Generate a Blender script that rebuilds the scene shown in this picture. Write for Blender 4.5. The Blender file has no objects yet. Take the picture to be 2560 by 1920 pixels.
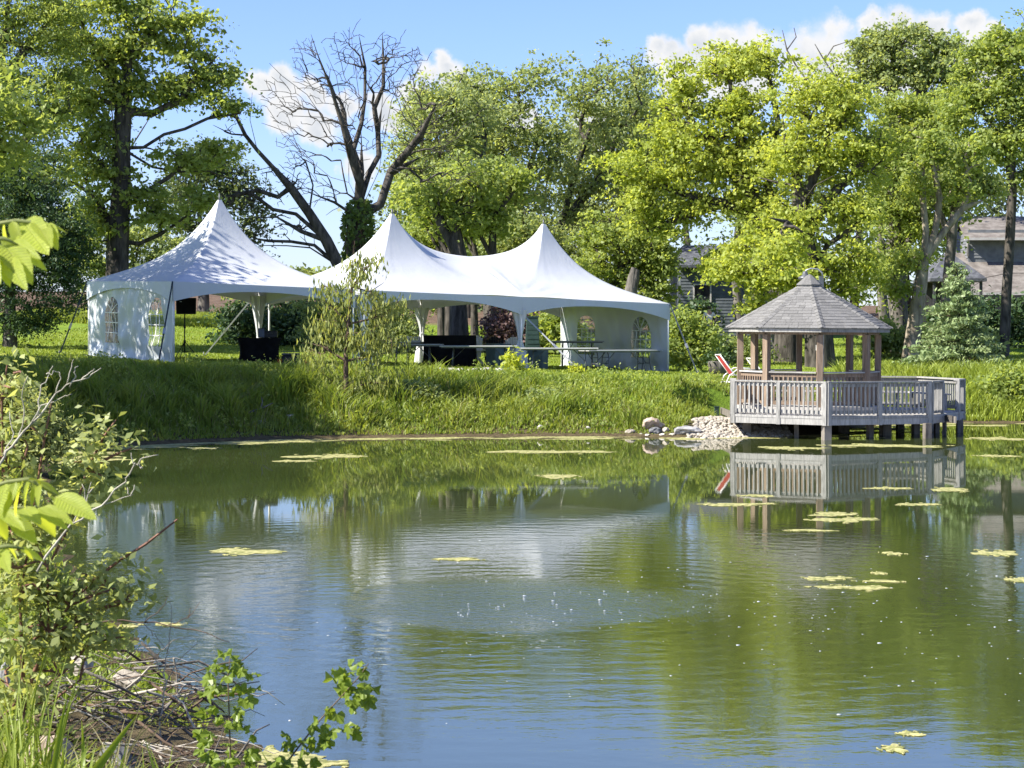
import bpy, bmesh, math, random
import numpy as np
from mathutils import Vector, Matrix

R = math.radians
rng = np.random.default_rng(7)
random.seed(7)
scene = bpy.context.scene
COL = scene.collection

# ------------------------------------------------------------------ camera, sky, sun, exposure
EYE = 2.77                      # eye height above the pond (m)
cam_d = bpy.data.cameras.new('camera')
cam = bpy.data.objects.new('camera', cam_d)
COL.objects.link(cam)
cam.location = (0, 0, EYE)
cam.rotation_euler = (R(90), 0, 0)
cam_d.sensor_width = 36
cam_d.lens = 36 * 5000 / 2560
cam_d.shift_y = -(960 - 820) / 2560
cam_d.clip_start = 0.1
cam_d.clip_end = 2000
cam_d.dof.use_dof = True
cam_d.dof.focus_distance = 45
cam_d.dof.aperture_fstop = 13
scene.camera = cam

SUN_EL, SUN_PHI = 42.0, -20.0   # the sun stands to the left, a little behind the camera
sdir = Vector((-math.cos(R(SUN_PHI)) * math.cos(R(SUN_EL)), math.sin(R(SUN_PHI)) * math.cos(R(SUN_EL)), math.sin(R(SUN_EL))))
sun_d = bpy.data.lights.new('sun', 'SUN')
sun_d.energy = 4.8
sun_d.angle = R(0.5)
sun_d.color = (1.0, 0.95, 0.86)
sun = bpy.data.objects.new('sun', sun_d)
COL.objects.link(sun)
sun.rotation_euler = sdir.to_track_quat('Z', 'Y').to_euler()
sun.location = (-40, 0, 60)

scene.view_settings.view_transform = 'Standard'
scene.view_settings.look = 'None'
scene.view_settings.exposure = 1.38
scene.view_settings.gamma = 1
scene.view_settings.use_curve_mapping = False
scene.cycles.max_bounces = 10
scene.cycles.diffuse_bounces = 6
scene.cycles.transmission_bounces = 8
scene.cycles.transparent_max_bounces = 12
scene.cycles.use_denoising = True

world = bpy.data.worlds.new('World')
scene.world = world
world.use_nodes = True


class NT:
    """small helper around a node tree"""
    def __init__(s, tree):
        s.t = tree; s.n = tree.nodes; s.l = tree.links

    def new(s, typ, **kw):
        nd = s.n.new(typ)
        for k, v in kw.items():
            setattr(nd, k, v)
        return nd

    def put(s, sock, v):
        if isinstance(v, bpy.types.NodeSocket):
            s.l.new(v, sock)
        elif v is not None:
            sock.default_value = v

    def math(s, op, a, b=0.0, c=None, clamp=False):
        nd = s.new('ShaderNodeMath', operation=op, use_clamp=clamp)
        s.put(nd.inputs[0], a); s.put(nd.inputs[1], b)
        if c is not None:
            s.put(nd.inputs[2], c)
        return nd.outputs[0]

    def vmath(s, op, a, b=(0, 0, 0), out=0):
        nd = s.new('ShaderNodeVectorMath', operation=op)
        s.put(nd.inputs[0], a); s.put(nd.inputs[1], b)
        return nd.outputs[out]

    def ramp(s, fac, lo, hi, a=0.0, b=1.0):
        nd = s.new('ShaderNodeMapRange', interpolation_type='SMOOTHSTEP')
        s.put(nd.inputs[0], fac); s.put(nd.inputs[1], lo); s.put(nd.inputs[2], hi); s.put(nd.inputs[3], a); s.put(nd.inputs[4], b)
        return nd.outputs[0]

    def mix(s, fac, a, b):
        nd = s.new('ShaderNodeMix', data_type='RGBA')
        s.put(nd.inputs[0], fac)
        s.put(nd.inputs[6], a if isinstance(a, bpy.types.NodeSocket) else (*a, 1))
        s.put(nd.inputs[7], b if isinstance(b, bpy.types.NodeSocket) else (*b, 1))
        return nd.outputs[2]

    def noise(s, vec, scale, detail=3.0, rough=0.55, out=0, w=None):
        nd = s.new('ShaderNodeTexNoise')
        if w is not None:
            nd.noise_dimensions = '4D'
            nd.inputs['W'].default_value = w
        s.put(nd.inputs['Vector'], vec)
        nd.inputs['Scale'].default_value = scale
        nd.inputs['Detail'].default_value = detail
        nd.inputs['Roughness'].default_value = rough
        return nd.outputs[out]

    def mapping(s, vec, scale=(1, 1, 1), loc=(0, 0, 0)):
        nd = s.new('ShaderNodeMapping')
        s.put(nd.inputs[0], vec)
        nd.inputs['Scale'].default_value = scale
        nd.inputs['Location'].default_value = loc
        return nd.outputs[0]


def dpt(dx, dy, Y):
    """a photo position (in the 2212 px wide view) at depth Y, as a point of the place"""
    return Vector(((dx - 1106) / 4320 * Y, Y, EYE - (dy - 708.5) / 4320 * Y))


def ppt(px, py, Y):
    return Vector(((px - 1280) / 5000 * Y, Y, EYE - (py - 820) / 5000 * Y))


def build_sky():
    w = NT(world.node_tree)
    w.n.clear()
    out = w.new('ShaderNodeOutputWorld')
    bg = w.new('ShaderNodeBackground')
    sky = w.new('ShaderNodeTexSky', sky_type='NISHITA')
    sky.sun_disc = False
    sky.sun_elevation = R(SUN_EL)
    sky.sun_rotation = math.atan2(sdir.x, sdir.y)
    sky.air_density = 1.0
    sky.dust_density = 0.25
    sky.ozone_density = 2.2
    tc = w.new('ShaderNodeTexCoord')
    d = w.vmath('NORMALIZE', tc.outputs['Generated'])
    # billows: soft spheres on the sky, broken up by noise
    warp = w.noise(d, 26.0, 6, 0.62, out=1)
    wv = w.vmath('SCALE', w.vmath('SUBTRACT', warp, (0.5, 0.5, 0.5)))
    wv.node.inputs[3].default_value = 0.030
    warp2 = w.noise(d, 9.0, 3, 0.5, out=1)
    wv2 = w.vmath('SCALE', w.vmath('SUBTRACT', warp2, (0.5, 0.5, 0.5)))
    wv2.node.inputs[3].default_value = 0.030
    dd = w.vmath('ADD', w.vmath('ADD', d, wv), wv2)
    blobs = [(1425, 108, 34), (1462, 126, 34), (1530, 101, 41), (1590, 86, 30), (1660, 96, 44), (1740, 76, 39), (1815, 64, 41), (1880, 51, 36), (1945, 56, 39), (2020, 64, 37),
             (2095, 68, 34), (2150, 86, 30), (1600, 150, 90), (1780, 140, 95), (1960, 130, 95), (2110, 140, 70), (1480, 170, 60),
             (570, 190, 36), (625, 175, 40), (685, 195, 38), (610, 240, 48), (680, 270, 46), (740, 220, 36), (950, 138, 30), (905, 155, 28), (975, 170, 44), (890, 210, 44),
             (820, 250, 40), (1040, 200, 40), (760, 360, 34), (1130, 260, 40), (1300, 280, 60),
             (-420, 140, 130), (-150, 60, 90), (-800, 120, 150), (2500, 90, 110), (2850, 60, 160), (3500, 80, 200)]
    best = None
    for bx, by, r in blobs:
        c = (dpt(bx, by, 1000) - Vector((0, 0, EYE))).normalized()
        ds = w.vmath('DISTANCE', dd, tuple(c), out=1)
        v = w.math('SUBTRACT', 1.0, w.math('DIVIDE', ds, r / 4320 * 1.15))
        best = v if best is None else w.math('SMOOTH_MAX', best, v, 0.35)
    dens = w.ramp(best, -0.04, 0.42)
    # the rest of the sky: fair-weather clouds all round and overhead
    q = w.mapping(d, (1, 1, 2.2))
    far = w.noise(q, 4.2, 7, 0.56, w=3.1)
    sp = w.new('ShaderNodeSeparateXYZ')
    w.put(sp.inputs[0], d)
    up = w.ramp(sp.outputs[2], 0.15, 0.24)
    back = w.ramp(sp.outputs[1], 0.55, 0.80, 1.0, 0.0)
    dens2 = w.math('MULTIPLY', w.ramp(far, 0.56, 0.68, 0.0, 0.9), w.math('MAXIMUM', up, back))
    dens = w.math('MAXIMUM', dens, dens2)
    det = w.noise(d, 60.0, 5, 0.6)
    # white tops, bluish grey bodies
    body = w.math('ADD', w.math('MULTIPLY', best, 0.55), w.math('MULTIPLY', w.math('SUBTRACT', det, 0.5), 0.9))
    tone = w.ramp(body, 0.10, 0.62)
    cc = w.mix(tone, (3.85, 3.82, 3.78), (2.85, 3.0, 3.2))
    hz = w.ramp(sp.outputs[2], -0.02, 0.12, 0.25, 0.0)
    base = w.mix(1.0, sky.outputs[0], (0.56, 0.615, 0.90))
    base.node.blend_type = 'MULTIPLY'
    base = w.mix(hz, base, (3.2, 3.6, 3.9))
    col = w.mix(w.math('MULTIPLY', dens, 0.97), base, cc)
    w.put(bg.inputs[0], col)
    bg.inputs[1].default_value = 0.098
    w.l.new(bg.outputs[0], out.inputs[0])


build_sky()

# ------------------------------------------------------------------ object helpers
def link(o, parent=None):
    COL.objects.link(o)
    if parent is not None:
        o.parent = parent
    return o


def props(o, label=None, cat=None, group=None, kind=None):
    if label: o['label'] = label
    if cat: o['category'] = cat
    if group: o['group'] = group
    if kind: o['kind'] = kind
    return o


def empty(name, loc, label=None, cat=None, group=None, rotz=0.0):
    o = bpy.data.objects.new(name, None)
    o.empty_display_size = 0.3
    o.location = loc
    o.rotation_euler = (0, 0, rotz)
    link(o)
    return props(o, label, cat, group)


def mesh_obj(name, me, m=None, parent=None):
    o = bpy.data.objects.new(name, me)
    if m is not None and not me.materials:
        me.materials.append(m)
    return link(o, parent)


def np_mesh(name, V, F, smooth=False, uv=None):
    """V (n,3); F (m,k) all faces with k corners"""
    V = np.asarray(V, np.float32); F = np.asarray(F, np.int32)
    me = bpy.data.meshes.new(name)
    me.vertices.add(len(V)); me.vertices.foreach_set('co', V.ravel())
    k = F.shape[1]
    me.loops.add(F.size); me.loops.foreach_set('vertex_index', F.ravel())
    me.polygons.add(len(F)); me.polygons.foreach_set('loop_start', np.arange(0, F.size, k, dtype=np.int32))
    me.update(calc_edges=True)
    if smooth:
        me.polygons.foreach_set('use_smooth', np.ones(len(F), bool))
    me.validate()
    return me


class MB:
    """collects boxes, tubes and sheets into one mesh"""
    def __init__(s):
        s.v = []; s.f = []; s.sm = []

    def add(s, verts, faces, smooth=False):
        b = len(s.v)
        s.v += [tuple(v) for v in verts]
        s.f += [tuple(i + b for i in f) for f in faces]
        s.sm += [smooth] * len(faces)
        return s

    def box(s, c, size, rot=None, taper=1.0):
        sx, sy, sz = (q / 2 for q in size)
        pts = [Vector((x * sx * (taper if z > 0 else 1), y * sy * (taper if z > 0 else 1), z * sz)) for z in (-1, 1) for x, y in ((-1, -1), (1, -1), (1, 1), (-1, 1))]
        if rot is not None:
            pts = [rot @ p for p in pts]
        c = Vector(c)
        s.add([p + c for p in pts], [(3, 2, 1, 0), (4, 5, 6, 7), (0, 1, 5, 4), (1, 2, 6, 5), (2, 3, 7, 6), (3, 0, 4, 7)])
        return s

    def bar(s, a, b, w, h, up=(0, 0, 1)):
        a, b = Vector(a), Vector(b)
        d = (b - a); L = d.length
        if L < 1e-6: return s
        d.normalize()
        side = d.cross(Vector(up))
        if side.length < 1e-4: side = d.cross(Vector((0, 1, 0)))
        side.normalize(); u = side.cross(d).normalized()
        m = Matrix((side, d, u)).transposed()
        return s.box((a + b) / 2, (w, L, h), m)

    def tube(s, pts, rad, n=8, cap=True, smooth=True):
        pts = [Vector(p) for p in pts]
        if not hasattr(rad, '__len__'): rad = [rad] * len(pts)
        V = []; prev = None
        for i, p in enumerate(pts):
            d = (pts[min(i + 1, len(pts) - 1)] - pts[max(i - 1, 0)])
            if d.length < 1e-9: d = Vector((0, 0, 1))
            d.normalize()
            if prev is None:
                ref = Vector((0, 0, 1)) if abs(d.z) < 0.9 else Vector((1, 0, 0))
                x = d.cross(ref).normalized()
            else:
                x = (prev - d * prev.dot(d))
                x = x.normalized() if x.length > 1e-6 else d.orthogonal().normalized()
            prev = x
            y = d.cross(x)
            V += [p + (x * math.cos(2 * math.pi * k / n) + y * math.sin(2 * math.pi * k / n)) * rad[i] for k in range(n)]
        F = []
        for i in range(len(pts) - 1):
            for k in range(n):
                F.append((i * n + k, i * n + (k + 1) % n, (i + 1) * n + (k + 1) % n, (i + 1) * n + k))
        s.add(V, F, smooth)
        if cap:
            b = len(s.v) - len(V)
            s.f.append(tuple(b + k for k in reversed(range(n)))); s.sm.append(False)
            s.f.append(tuple(b + (len(pts) - 1) * n + k for k in range(n))); s.sm.append(False)
        return s

    def lathe(s, prof, c=(0, 0, 0), n=16):
        c = Vector(c); V = []; F = []
        for r, z in prof:
            V += [c + Vector((r * math.cos(2 * math.pi * k / n), r * math.sin(2 * math.pi * k / n), z)) for k in range(n)]
        for i in range(len(prof) - 1):
            for k in range(n):
                F.append((i * n + k, i * n + (k + 1) % n, (i + 1) * n + (k + 1) % n, (i + 1) * n + k))
        return s.add(V, F, True)

    def build(s, name, m, parent=None, bevel=0.0):
        me = bpy.data.meshes.new(name)
        me.from_pydata(s.v, [], s.f)
        me.polygons.foreach_set('use_smooth', s.sm)
        me.update()
        o = mesh_obj(name, me, m, parent)
        if bevel:
            b = o.modifiers.new('bevel', 'BEVEL'); b.width = bevel; b.segments = 1; b.limit_method = 'ANGLE'
        return o


def copy_tree(o, parent=None):
    c = o.copy(); COL.objects.link(c)
    if parent is not None: c.parent = parent
    for ch in list(o.children):
        copy_tree(ch, c)
    return c


# ------------------------------------------------------------------ materials
MATS = {}


def principled(name, col, rough=0.6, spec=0.3, metal=0.0):
    m = bpy.data.materials.new(name); m.use_nodes = True
    t = NT(m.node_tree)
    b = m.node_tree.nodes['Principled BSDF']
    b.inputs['Base Color'].default_value = (*col, 1)
    b.inputs['Roughness'].default_value = rough
    b.inputs['Specular IOR Level'].default_value = spec
    b.inputs['Metallic'].default_value = metal
    MATS[name] = m
    return m, t, b


def grain(name, c1, c2, scale=3.0, rough=0.7, spec=0.25, stretch=(1, 1, 1), bump=0.0, bscale=20.0, metal=0.0, detail=4, lo=0.3, hi=0.7, isl=0.0):
    m, t, b = principled(name, c1, rough, spec, metal)
    tc = t.new('ShaderNodeTexCoord')
    v = t.mapping(tc.outputs['Object'], stretch)
    f = t.ramp(t.noise(v, scale, detail, 0.6), lo, hi)
    if isl:
        g = t.new('ShaderNodeNewGeometry')
        oi = t.new('ShaderNodeObjectInfo')
        rr = t.math('FRACT', t.math('ADD', g.outputs['Random Per Island'], oi.outputs['Random']))
        f = t.math('ADD', t.math('MULTIPLY', f, 1 - isl), t.math('MULTIPLY', rr, isl))
    t.put(b.inputs['Base Color'], t.mix(f, c1, c2))
    if bump:
        bp = t.new('ShaderNodeBump')
        bp.inputs['Strength'].default_value = 1.0
        bp.inputs['Distance'].default_value = bump
        t.put(bp.inputs['Height'], t.noise(v, bscale, 4, 0.6))
        t.put(b.inputs['Normal'], bp.outputs[0])
    return m


def leafmat(name, c1, c2, trans=0.38, tcol=(1.25, 1.15, 0.6), rough=0.5, spec=0.35, nscale=0.5):
    m, t, b = principled(name, c1, rough, spec)
    tc = t.new('ShaderNodeTexCoord'); g = t.new('ShaderNodeNewGeometry')
    n1 = t.ramp(t.noise(tc.outputs['Object'], nscale, 2), 0.3, 0.7)
    f = t.math('ADD', t.math('MULTIPLY', n1, 0.45), t.math('MULTIPLY', g.outputs['Random Per Island'], 0.55))
    c = t.mix(f, c1, c2)
    t.put(b.inputs['Base Color'], c)
    tr = t.new('ShaderNodeBsdfTranslucent')
    tm = t.mix(1.0, c, tcol); tm.node.blend_type = 'MULTIPLY'
    t.put(tr.inputs[0], tm)
    mx = t.new('ShaderNodeMixShader'); mx.inputs[0].default_value = trans
    t.l.new(b.outputs[0], mx.inputs[1]); t.l.new(tr.outputs[0], mx.inputs[2])
    t.l.new(mx.outputs[0], m.node_tree.nodes['Material Output'].inputs[0])
    return m


leafmat('leaf_mid', (0.21, 0.285, 0.105), (0.42, 0.48, 0.21), trans=0.62)
leafmat('leaf_fresh', (0.215, 0.3, 0.068), (0.41, 0.48, 0.15), trans=0.62)
leafmat('leaf_yellow', (0.29, 0.37, 0.05), (0.53, 0.59, 0.16), trans=0.6)
leafmat('leaf_dark', (0.04, 0.085, 0.036), (0.1, 0.16, 0.06), trans=0.38)
leafmat('leaf_pale', (0.110, 0.160, 0.060), (0.170, 0.215, 0.085))
leafmat('leaf_spruce', (0.19, 0.27, 0.11), (0.36, 0.43, 0.2), trans=0.35, tcol=(1, 1, 0.8))
leafmat('leaf_purple', (0.105, 0.060, 0.058), (0.190, 0.125, 0.110), trans=0.25, tcol=(1.2, 0.9, 0.8))
leafmat('leaf_willow', (0.23, 0.28, 0.075), (0.39, 0.42, 0.15), trans=0.52)
leafmat('leaf_shrub', (0.22, 0.27, 0.08), (0.5, 0.54, 0.23), trans=0.5, nscale=1.5)
leafmat('leaf_bright', (0.4, 0.47, 0.06), (0.56, 0.61, 0.14), trans=0.6, tcol=(1.3, 1.2, 0.45), rough=0.42)
leafmat('leaf_grape', (0.09, 0.16, 0.014), (0.34, 0.41, 0.07), trans=0.5, rough=0.4)
leafmat('leaf_ivy', (0.08, 0.135, 0.035), (0.17, 0.24, 0.06), trans=0.4)
def veins():
    m = MATS['leaf_bright']; t = NT(m.node_tree)
    tc = t.new('ShaderNodeTexCoord'); sp = t.new('ShaderNodeSeparateXYZ'); t.put(sp.inputs[0], tc.outputs['Object'])
    ax = t.math('ABSOLUTE', sp.outputs[0])
    v = t.math('SINE', t.math('MULTIPLY', t.math('SUBTRACT', sp.outputs[1], t.math('MULTIPLY', ax, 0.9)), 88.0))
    mid = t.ramp(ax, 0.004, 0.012, 1.0, 0.0)
    h = t.math('MAXIMUM', t.ramp(v, 0.2, 1.0), mid)
    bp = t.new('ShaderNodeBump'); bp.inputs['Distance'].default_value = 0.004
    t.put(bp.inputs['Height'], t.math('MULTIPLY', h, -1.0))
    b = m.node_tree.nodes['Principled BSDF']; t.put(b.inputs['Normal'], bp.outputs[0])
    old = b.inputs['Base Color'].links[0].from_socket
    spot = t.ramp(t.noise(tc.outputs['Object'], 9.0, 4), 0.35, 0.75, 0.0, 0.45)
    t.put(b.inputs['Base Color'], t.mix(t.math('MULTIPLY', h, 0.35), t.mix(spot, old, (0.22, 0.32, 0.03)), (0.60, 0.64, 0.22)))


veins()
leafmat('grass_bank', (0.145, 0.23, 0.026), (0.33, 0.38, 0.075), trans=0.5, nscale=0.6)
leafmat('grass_lawn', (0.2, 0.27, 0.028), (0.32, 0.38, 0.06), trans=0.42, nscale=0.35)
leafmat('grass_dry', (0.220, 0.200, 0.080), (0.330, 0.300, 0.140), trans=0.3)
grain('bark_dark', (0.030, 0.027, 0.023), (0.110, 0.098, 0.084), 6, 0.9, 0.1, (1, 1, 0.25), 0.02, 14)
grain('bark_grey', (0.060, 0.055, 0.048), (0.185, 0.168, 0.145), 5, 0.9, 0.1, (1, 1, 0.25), 0.02, 14)
grain('bark_pale', (0.140, 0.115, 0.085), (0.360, 0.310, 0.240), 4, 0.9, 0.1, (1, 1, 0.3), 0.02, 14)
grain('twig_pale', (0.240, 0.215, 0.175), (0.480, 0.440, 0.370), 8, 0.8, 0.15, (1, 1, 1))
grain('twig_brown', (0.060, 0.040, 0.028), (0.170, 0.120, 0.085), 9, 0.8, 0.15)
grain('twig_red', (0.110, 0.045, 0.030), (0.230, 0.120, 0.075), 9, 0.6, 0.3)
grain('stem_green', (0.110, 0.140, 0.040), (0.200, 0.210, 0.070), 9, 0.6, 0.3)
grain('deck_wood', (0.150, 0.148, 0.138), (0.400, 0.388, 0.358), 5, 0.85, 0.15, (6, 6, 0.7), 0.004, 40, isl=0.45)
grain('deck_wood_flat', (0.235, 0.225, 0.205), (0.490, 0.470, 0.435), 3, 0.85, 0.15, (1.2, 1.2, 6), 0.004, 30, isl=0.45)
grain('post_wood', (0.150, 0.105, 0.072), (0.290, 0.220, 0.160), 4, 0.8, 0.2, (7, 7, 0.5), 0.004, 40, isl=0.2)
grain('pile_wood', (0.060, 0.052, 0.044), (0.260, 0.235, 0.200), 4, 0.9, 0.1, (3, 3, 0.6), 0.005, 30, isl=0.5)
grain('shingle_grey', (0.110, 0.108, 0.102), (0.225, 0.220, 0.208), 30, 0.9, 0.1, bump=0.003, bscale=120, isl=0.5)
grain('shingle_brown', (0.120, 0.106, 0.094), (0.215, 0.195, 0.176), 2.2, 0.9, 0.1, bump=0.01, bscale=12)
grain('shingle_dark', (0.055, 0.058, 0.066), (0.120, 0.125, 0.135), 4, 0.9, 0.1, bump=0.01, bscale=12)
grain('siding_grey', (0.120, 0.126, 0.130), (0.175, 0.182, 0.188), 3, 0.7, 0.25)
grain('siding_slate', (0.070, 0.083, 0.090), (0.115, 0.130, 0.140), 3, 0.7, 0.25)
grain('trim_paint', (0.36, 0.34, 0.31), (0.46, 0.44, 0.41), 4, 0.6, 0.3)
grain('dark_trim', (0.030, 0.030, 0.032), (0.060, 0.060, 0.062), 5, 0.6, 0.3)
grain('stone_pale', (0.250, 0.215, 0.170), (0.470, 0.430, 0.360), 6, 0.9, 0.15, bump=0.02, bscale=9, isl=0.35)
grain('stone_tan', (0.260, 0.200, 0.155), (0.450, 0.360, 0.300), 4, 0.9, 0.15, bump=0.02, bscale=8)
grain('stone_grey', (0.150, 0.150, 0.150), (0.380, 0.370, 0.355), 4, 0.9, 0.15, bump=0.02, bscale=8)
grain('stone_dark', (0.070, 0.075, 0.080), (0.190, 0.190, 0.190), 4, 0.85, 0.2, bump=0.02, bscale=8)
grain('stone_white', (0.400, 0.375, 0.320), (0.620, 0.590, 0.520), 4, 0.9, 0.15, bump=0.02, bscale=8)
grain('algae', (0.150, 0.165, 0.040), (0.390, 0.360, 0.155), 11, 0.75, 0.25, bump=0.01, bscale=25, lo=0.35, hi=0.62)
grain('black_cloth', (0.004, 0.004, 0.005), (0.009, 0.009, 0.010), 5, 0.85, 0.15)
grain('black_plastic', (0.008, 0.008, 0.009), (0.018, 0.018, 0.020), 9, 0.5, 0.4)
grain('grey_metal', (0.300, 0.310, 0.320), (0.420, 0.430, 0.440), 9, 0.4, 0.5, metal=0.6)
grain('dark_metal', (0.070, 0.075, 0.080), (0.120, 0.125, 0.130), 9, 0.45, 0.5, metal=0.4)
grain('white_metal', (0.70, 0.70, 0.67), (0.80, 0.80, 0.77), 9, 0.4, 0.5)
grain('tabletop_grey', (0.260, 0.270, 0.255), (0.340, 0.350, 0.330), 4, 0.55, 0.35)
grain('teal_plastic', (0.070, 0.105, 0.098), (0.105, 0.145, 0.136), 4, 0.5, 0.4)
grain('green_plastic', (0.014, 0.034, 0.028), (0.026, 0.052, 0.044), 4, 0.5, 0.4)
grain('white_plastic', (0.70, 0.68, 0.63), (0.82, 0.80, 0.76), 4, 0.45, 0.4)
grain('red_sling', (0.620, 0.060, 0.075), (0.760, 0.110, 0.120), 30, 0.7, 0.2)
grain('cream_sling', (0.60, 0.62, 0.48), (0.72, 0.74, 0.60), 30, 0.7, 0.2)
grain('orange_paint', (0.60, 0.11, 0.015), (0.75, 0.18, 0.03), 8, 0.6, 0.3)
grain('webbing', (0.020, 0.030, 0.045), (0.050, 0.065, 0.085), 30, 0.7, 0.2)
grain('webbing_grey', (0.30, 0.31, 0.32), (0.42, 0.43, 0.44), 30, 0.7, 0.2)
grain('skin', (0.45, 0.27, 0.19), (0.55, 0.34, 0.25), 8, 0.5, 0.4)
grain('hair', (0.03, 0.02, 0.015), (0.07, 0.05, 0.04), 20, 0.6, 0.3)
grain('shirt_white', (0.68, 0.66, 0.60), (0.80, 0.78, 0.72), 8, 0.8, 0.2)
grain('denim', (0.012, 0.022, 0.060), (0.030, 0.045, 0.100), 20, 0.8, 0.2)
grain('screen_grey', (0.055, 0.062, 0.075), (0.085, 0.095, 0.110), 6, 0.25, 0.5)
grain('window_dark', (0.012, 0.014, 0.016), (0.030, 0.034, 0.038), 1.5, 0.08, 0.6)
grain('asphalt', (0.040, 0.041, 0.044), (0.075, 0.076, 0.080), 6, 0.9, 0.15, bump=0.005, bscale=60)
grain('foam', (0.42, 0.45, 0.48), (0.56, 0.58, 0.60), 30, 0.3, 0.5)


def fabric(name, col, trans, wrinkle):
    m, t, b = principled(name, col, 0.42, 0.4)
    tc = t.new('ShaderNodeTexCoord')
    o = tc.outputs['Object']
    f = t.ramp(t.noise(o, 0.9, 3), 0.3, 0.7)
    t.put(b.inputs['Base Color'], t.mix(f, tuple(c * 0.94 for c in col), col))
    n1 = t.noise(t.mapping(o, (1, 1, 0.45)), 3.2, 4, 0.55)
    n2 = t.noise(t.mapping(o, (1, 1, 0.2)), 11.0, 3, 0.6)
    msk = t.ramp(t.noise(o, 0.55, 2), 0.42, 0.66)
    h = t.math('ADD', t.math('MULTIPLY', n1, 0.55), t.math('MULTIPLY', t.math('MULTIPLY', n2, msk), 0.65))
    bp = t.new('ShaderNodeBump'); bp.inputs['Distance'].default_value = wrinkle
    t.put(bp.inputs['Height'], h); t.put(b.inputs['Normal'], bp.outputs[0])
    tr = t.new('ShaderNodeBsdfTranslucent'); tr.inputs[0].default_value = (col[0], col[1] * 0.96, col[2] * 0.82, 1)
    t.put(tr.inputs['Normal'], bp.outputs[0])
    mx = t.new('ShaderNodeMixShader'); mx.inputs[0].default_value = trans
    t.l.new(b.outputs[0], mx.inputs[1]); t.l.new(tr.outputs[0], mx.inputs[2])
    t.l.new(mx.outputs[0], m.node_tree.nodes['Material Output'].inputs[0])
    return m


fabric('tent_vinyl', (0.54, 0.555, 0.565), 0.05, 0.012)
fabric('tent_wall', (0.50, 0.53, 0.55), 0.04, 0.020)
fabric('curtain', (0.68, 0.69, 0.70), 0.2, 0.02)


def vinyl_window():
    m, t, b = principled('clear_vinyl', (0.75, 0.8, 0.78), 0.12, 0.5)
    tr = t.new('ShaderNodeBsdfTransparent'); tr.inputs[0].default_value = (0.86, 0.88, 0.86, 1)
    mx = t.new('ShaderNodeMixShader'); mx.inputs[0].default_value = 0.16
    t.l.new(tr.outputs[0], mx.inputs[1]); t.l.new(b.outputs[0], mx.inputs[2])
    t.l.new(mx.outputs[0], m.node_tree.nodes['Material Output'].inputs[0])
    return m


vinyl_window()


def ground_mat():
    m, t, b = principled('lawn_soil', (0.08, 0.14, 0.02), 0.95, 0.1)
    tc = t.new('ShaderNodeTexCoord'); o = tc.outputs['Object']
    big = t.ramp(t.noise(o, 0.16, 4), 0.35, 0.65)
    fine = t.ramp(t.noise(o, 7.0, 4, 0.7), 0.3, 0.7)
    g1 = t.mix(big, (0.130, 0.205, 0.020), (0.225, 0.295, 0.040))
    g2 = t.mix(t.math('MULTIPLY', fine, 0.55), g1, (0.085, 0.140, 0.018))
    sp = t.new('ShaderNodeSeparateXYZ'); t.put(sp.inputs[0], o)
    wob = t.math('MULTIPLY', t.math('SUBTRACT', t.noise(o, 0.5, 3), 0.5), 0.35)
    z = t.math('ADD', sp.outputs[2], wob)
    mud = t.ramp(z, 0.16, 0.62)                        # bare wet rim along the water
    soil = t.mix(fine, (0.060, 0.045, 0.024), (0.120, 0.095, 0.050))
    c = t.mix(mud, soil, g2)
    # bare field beyond the lawn
    fy = t.math('ADD', sp.outputs[1], t.math('MULTIPLY', t.math('SUBTRACT', t.noise(o, 0.08, 3), 0.5), 12))
    fld = t.ramp(fy, 101.0, 104.0)
    brown = t.mix(t.ramp(t.noise(o, 1.2, 5, 0.7), 0.3, 0.7), (0.090, 0.060, 0.040), (0.165, 0.115, 0.080))
    c = t.mix(fld, c, brown)
    t.put(b.inputs['Base Color'], c)
    bp = t.new('ShaderNodeBump'); bp.inputs['Distance'].default_value = 0.06
    t.put(bp.inputs['Height'], t.noise(o, 9.0, 5, 0.7)); t.put(b.inputs['Normal'], bp.outputs[0])
    return m


ground_mat()
FOUNT = (0.1, 20.2)


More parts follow.
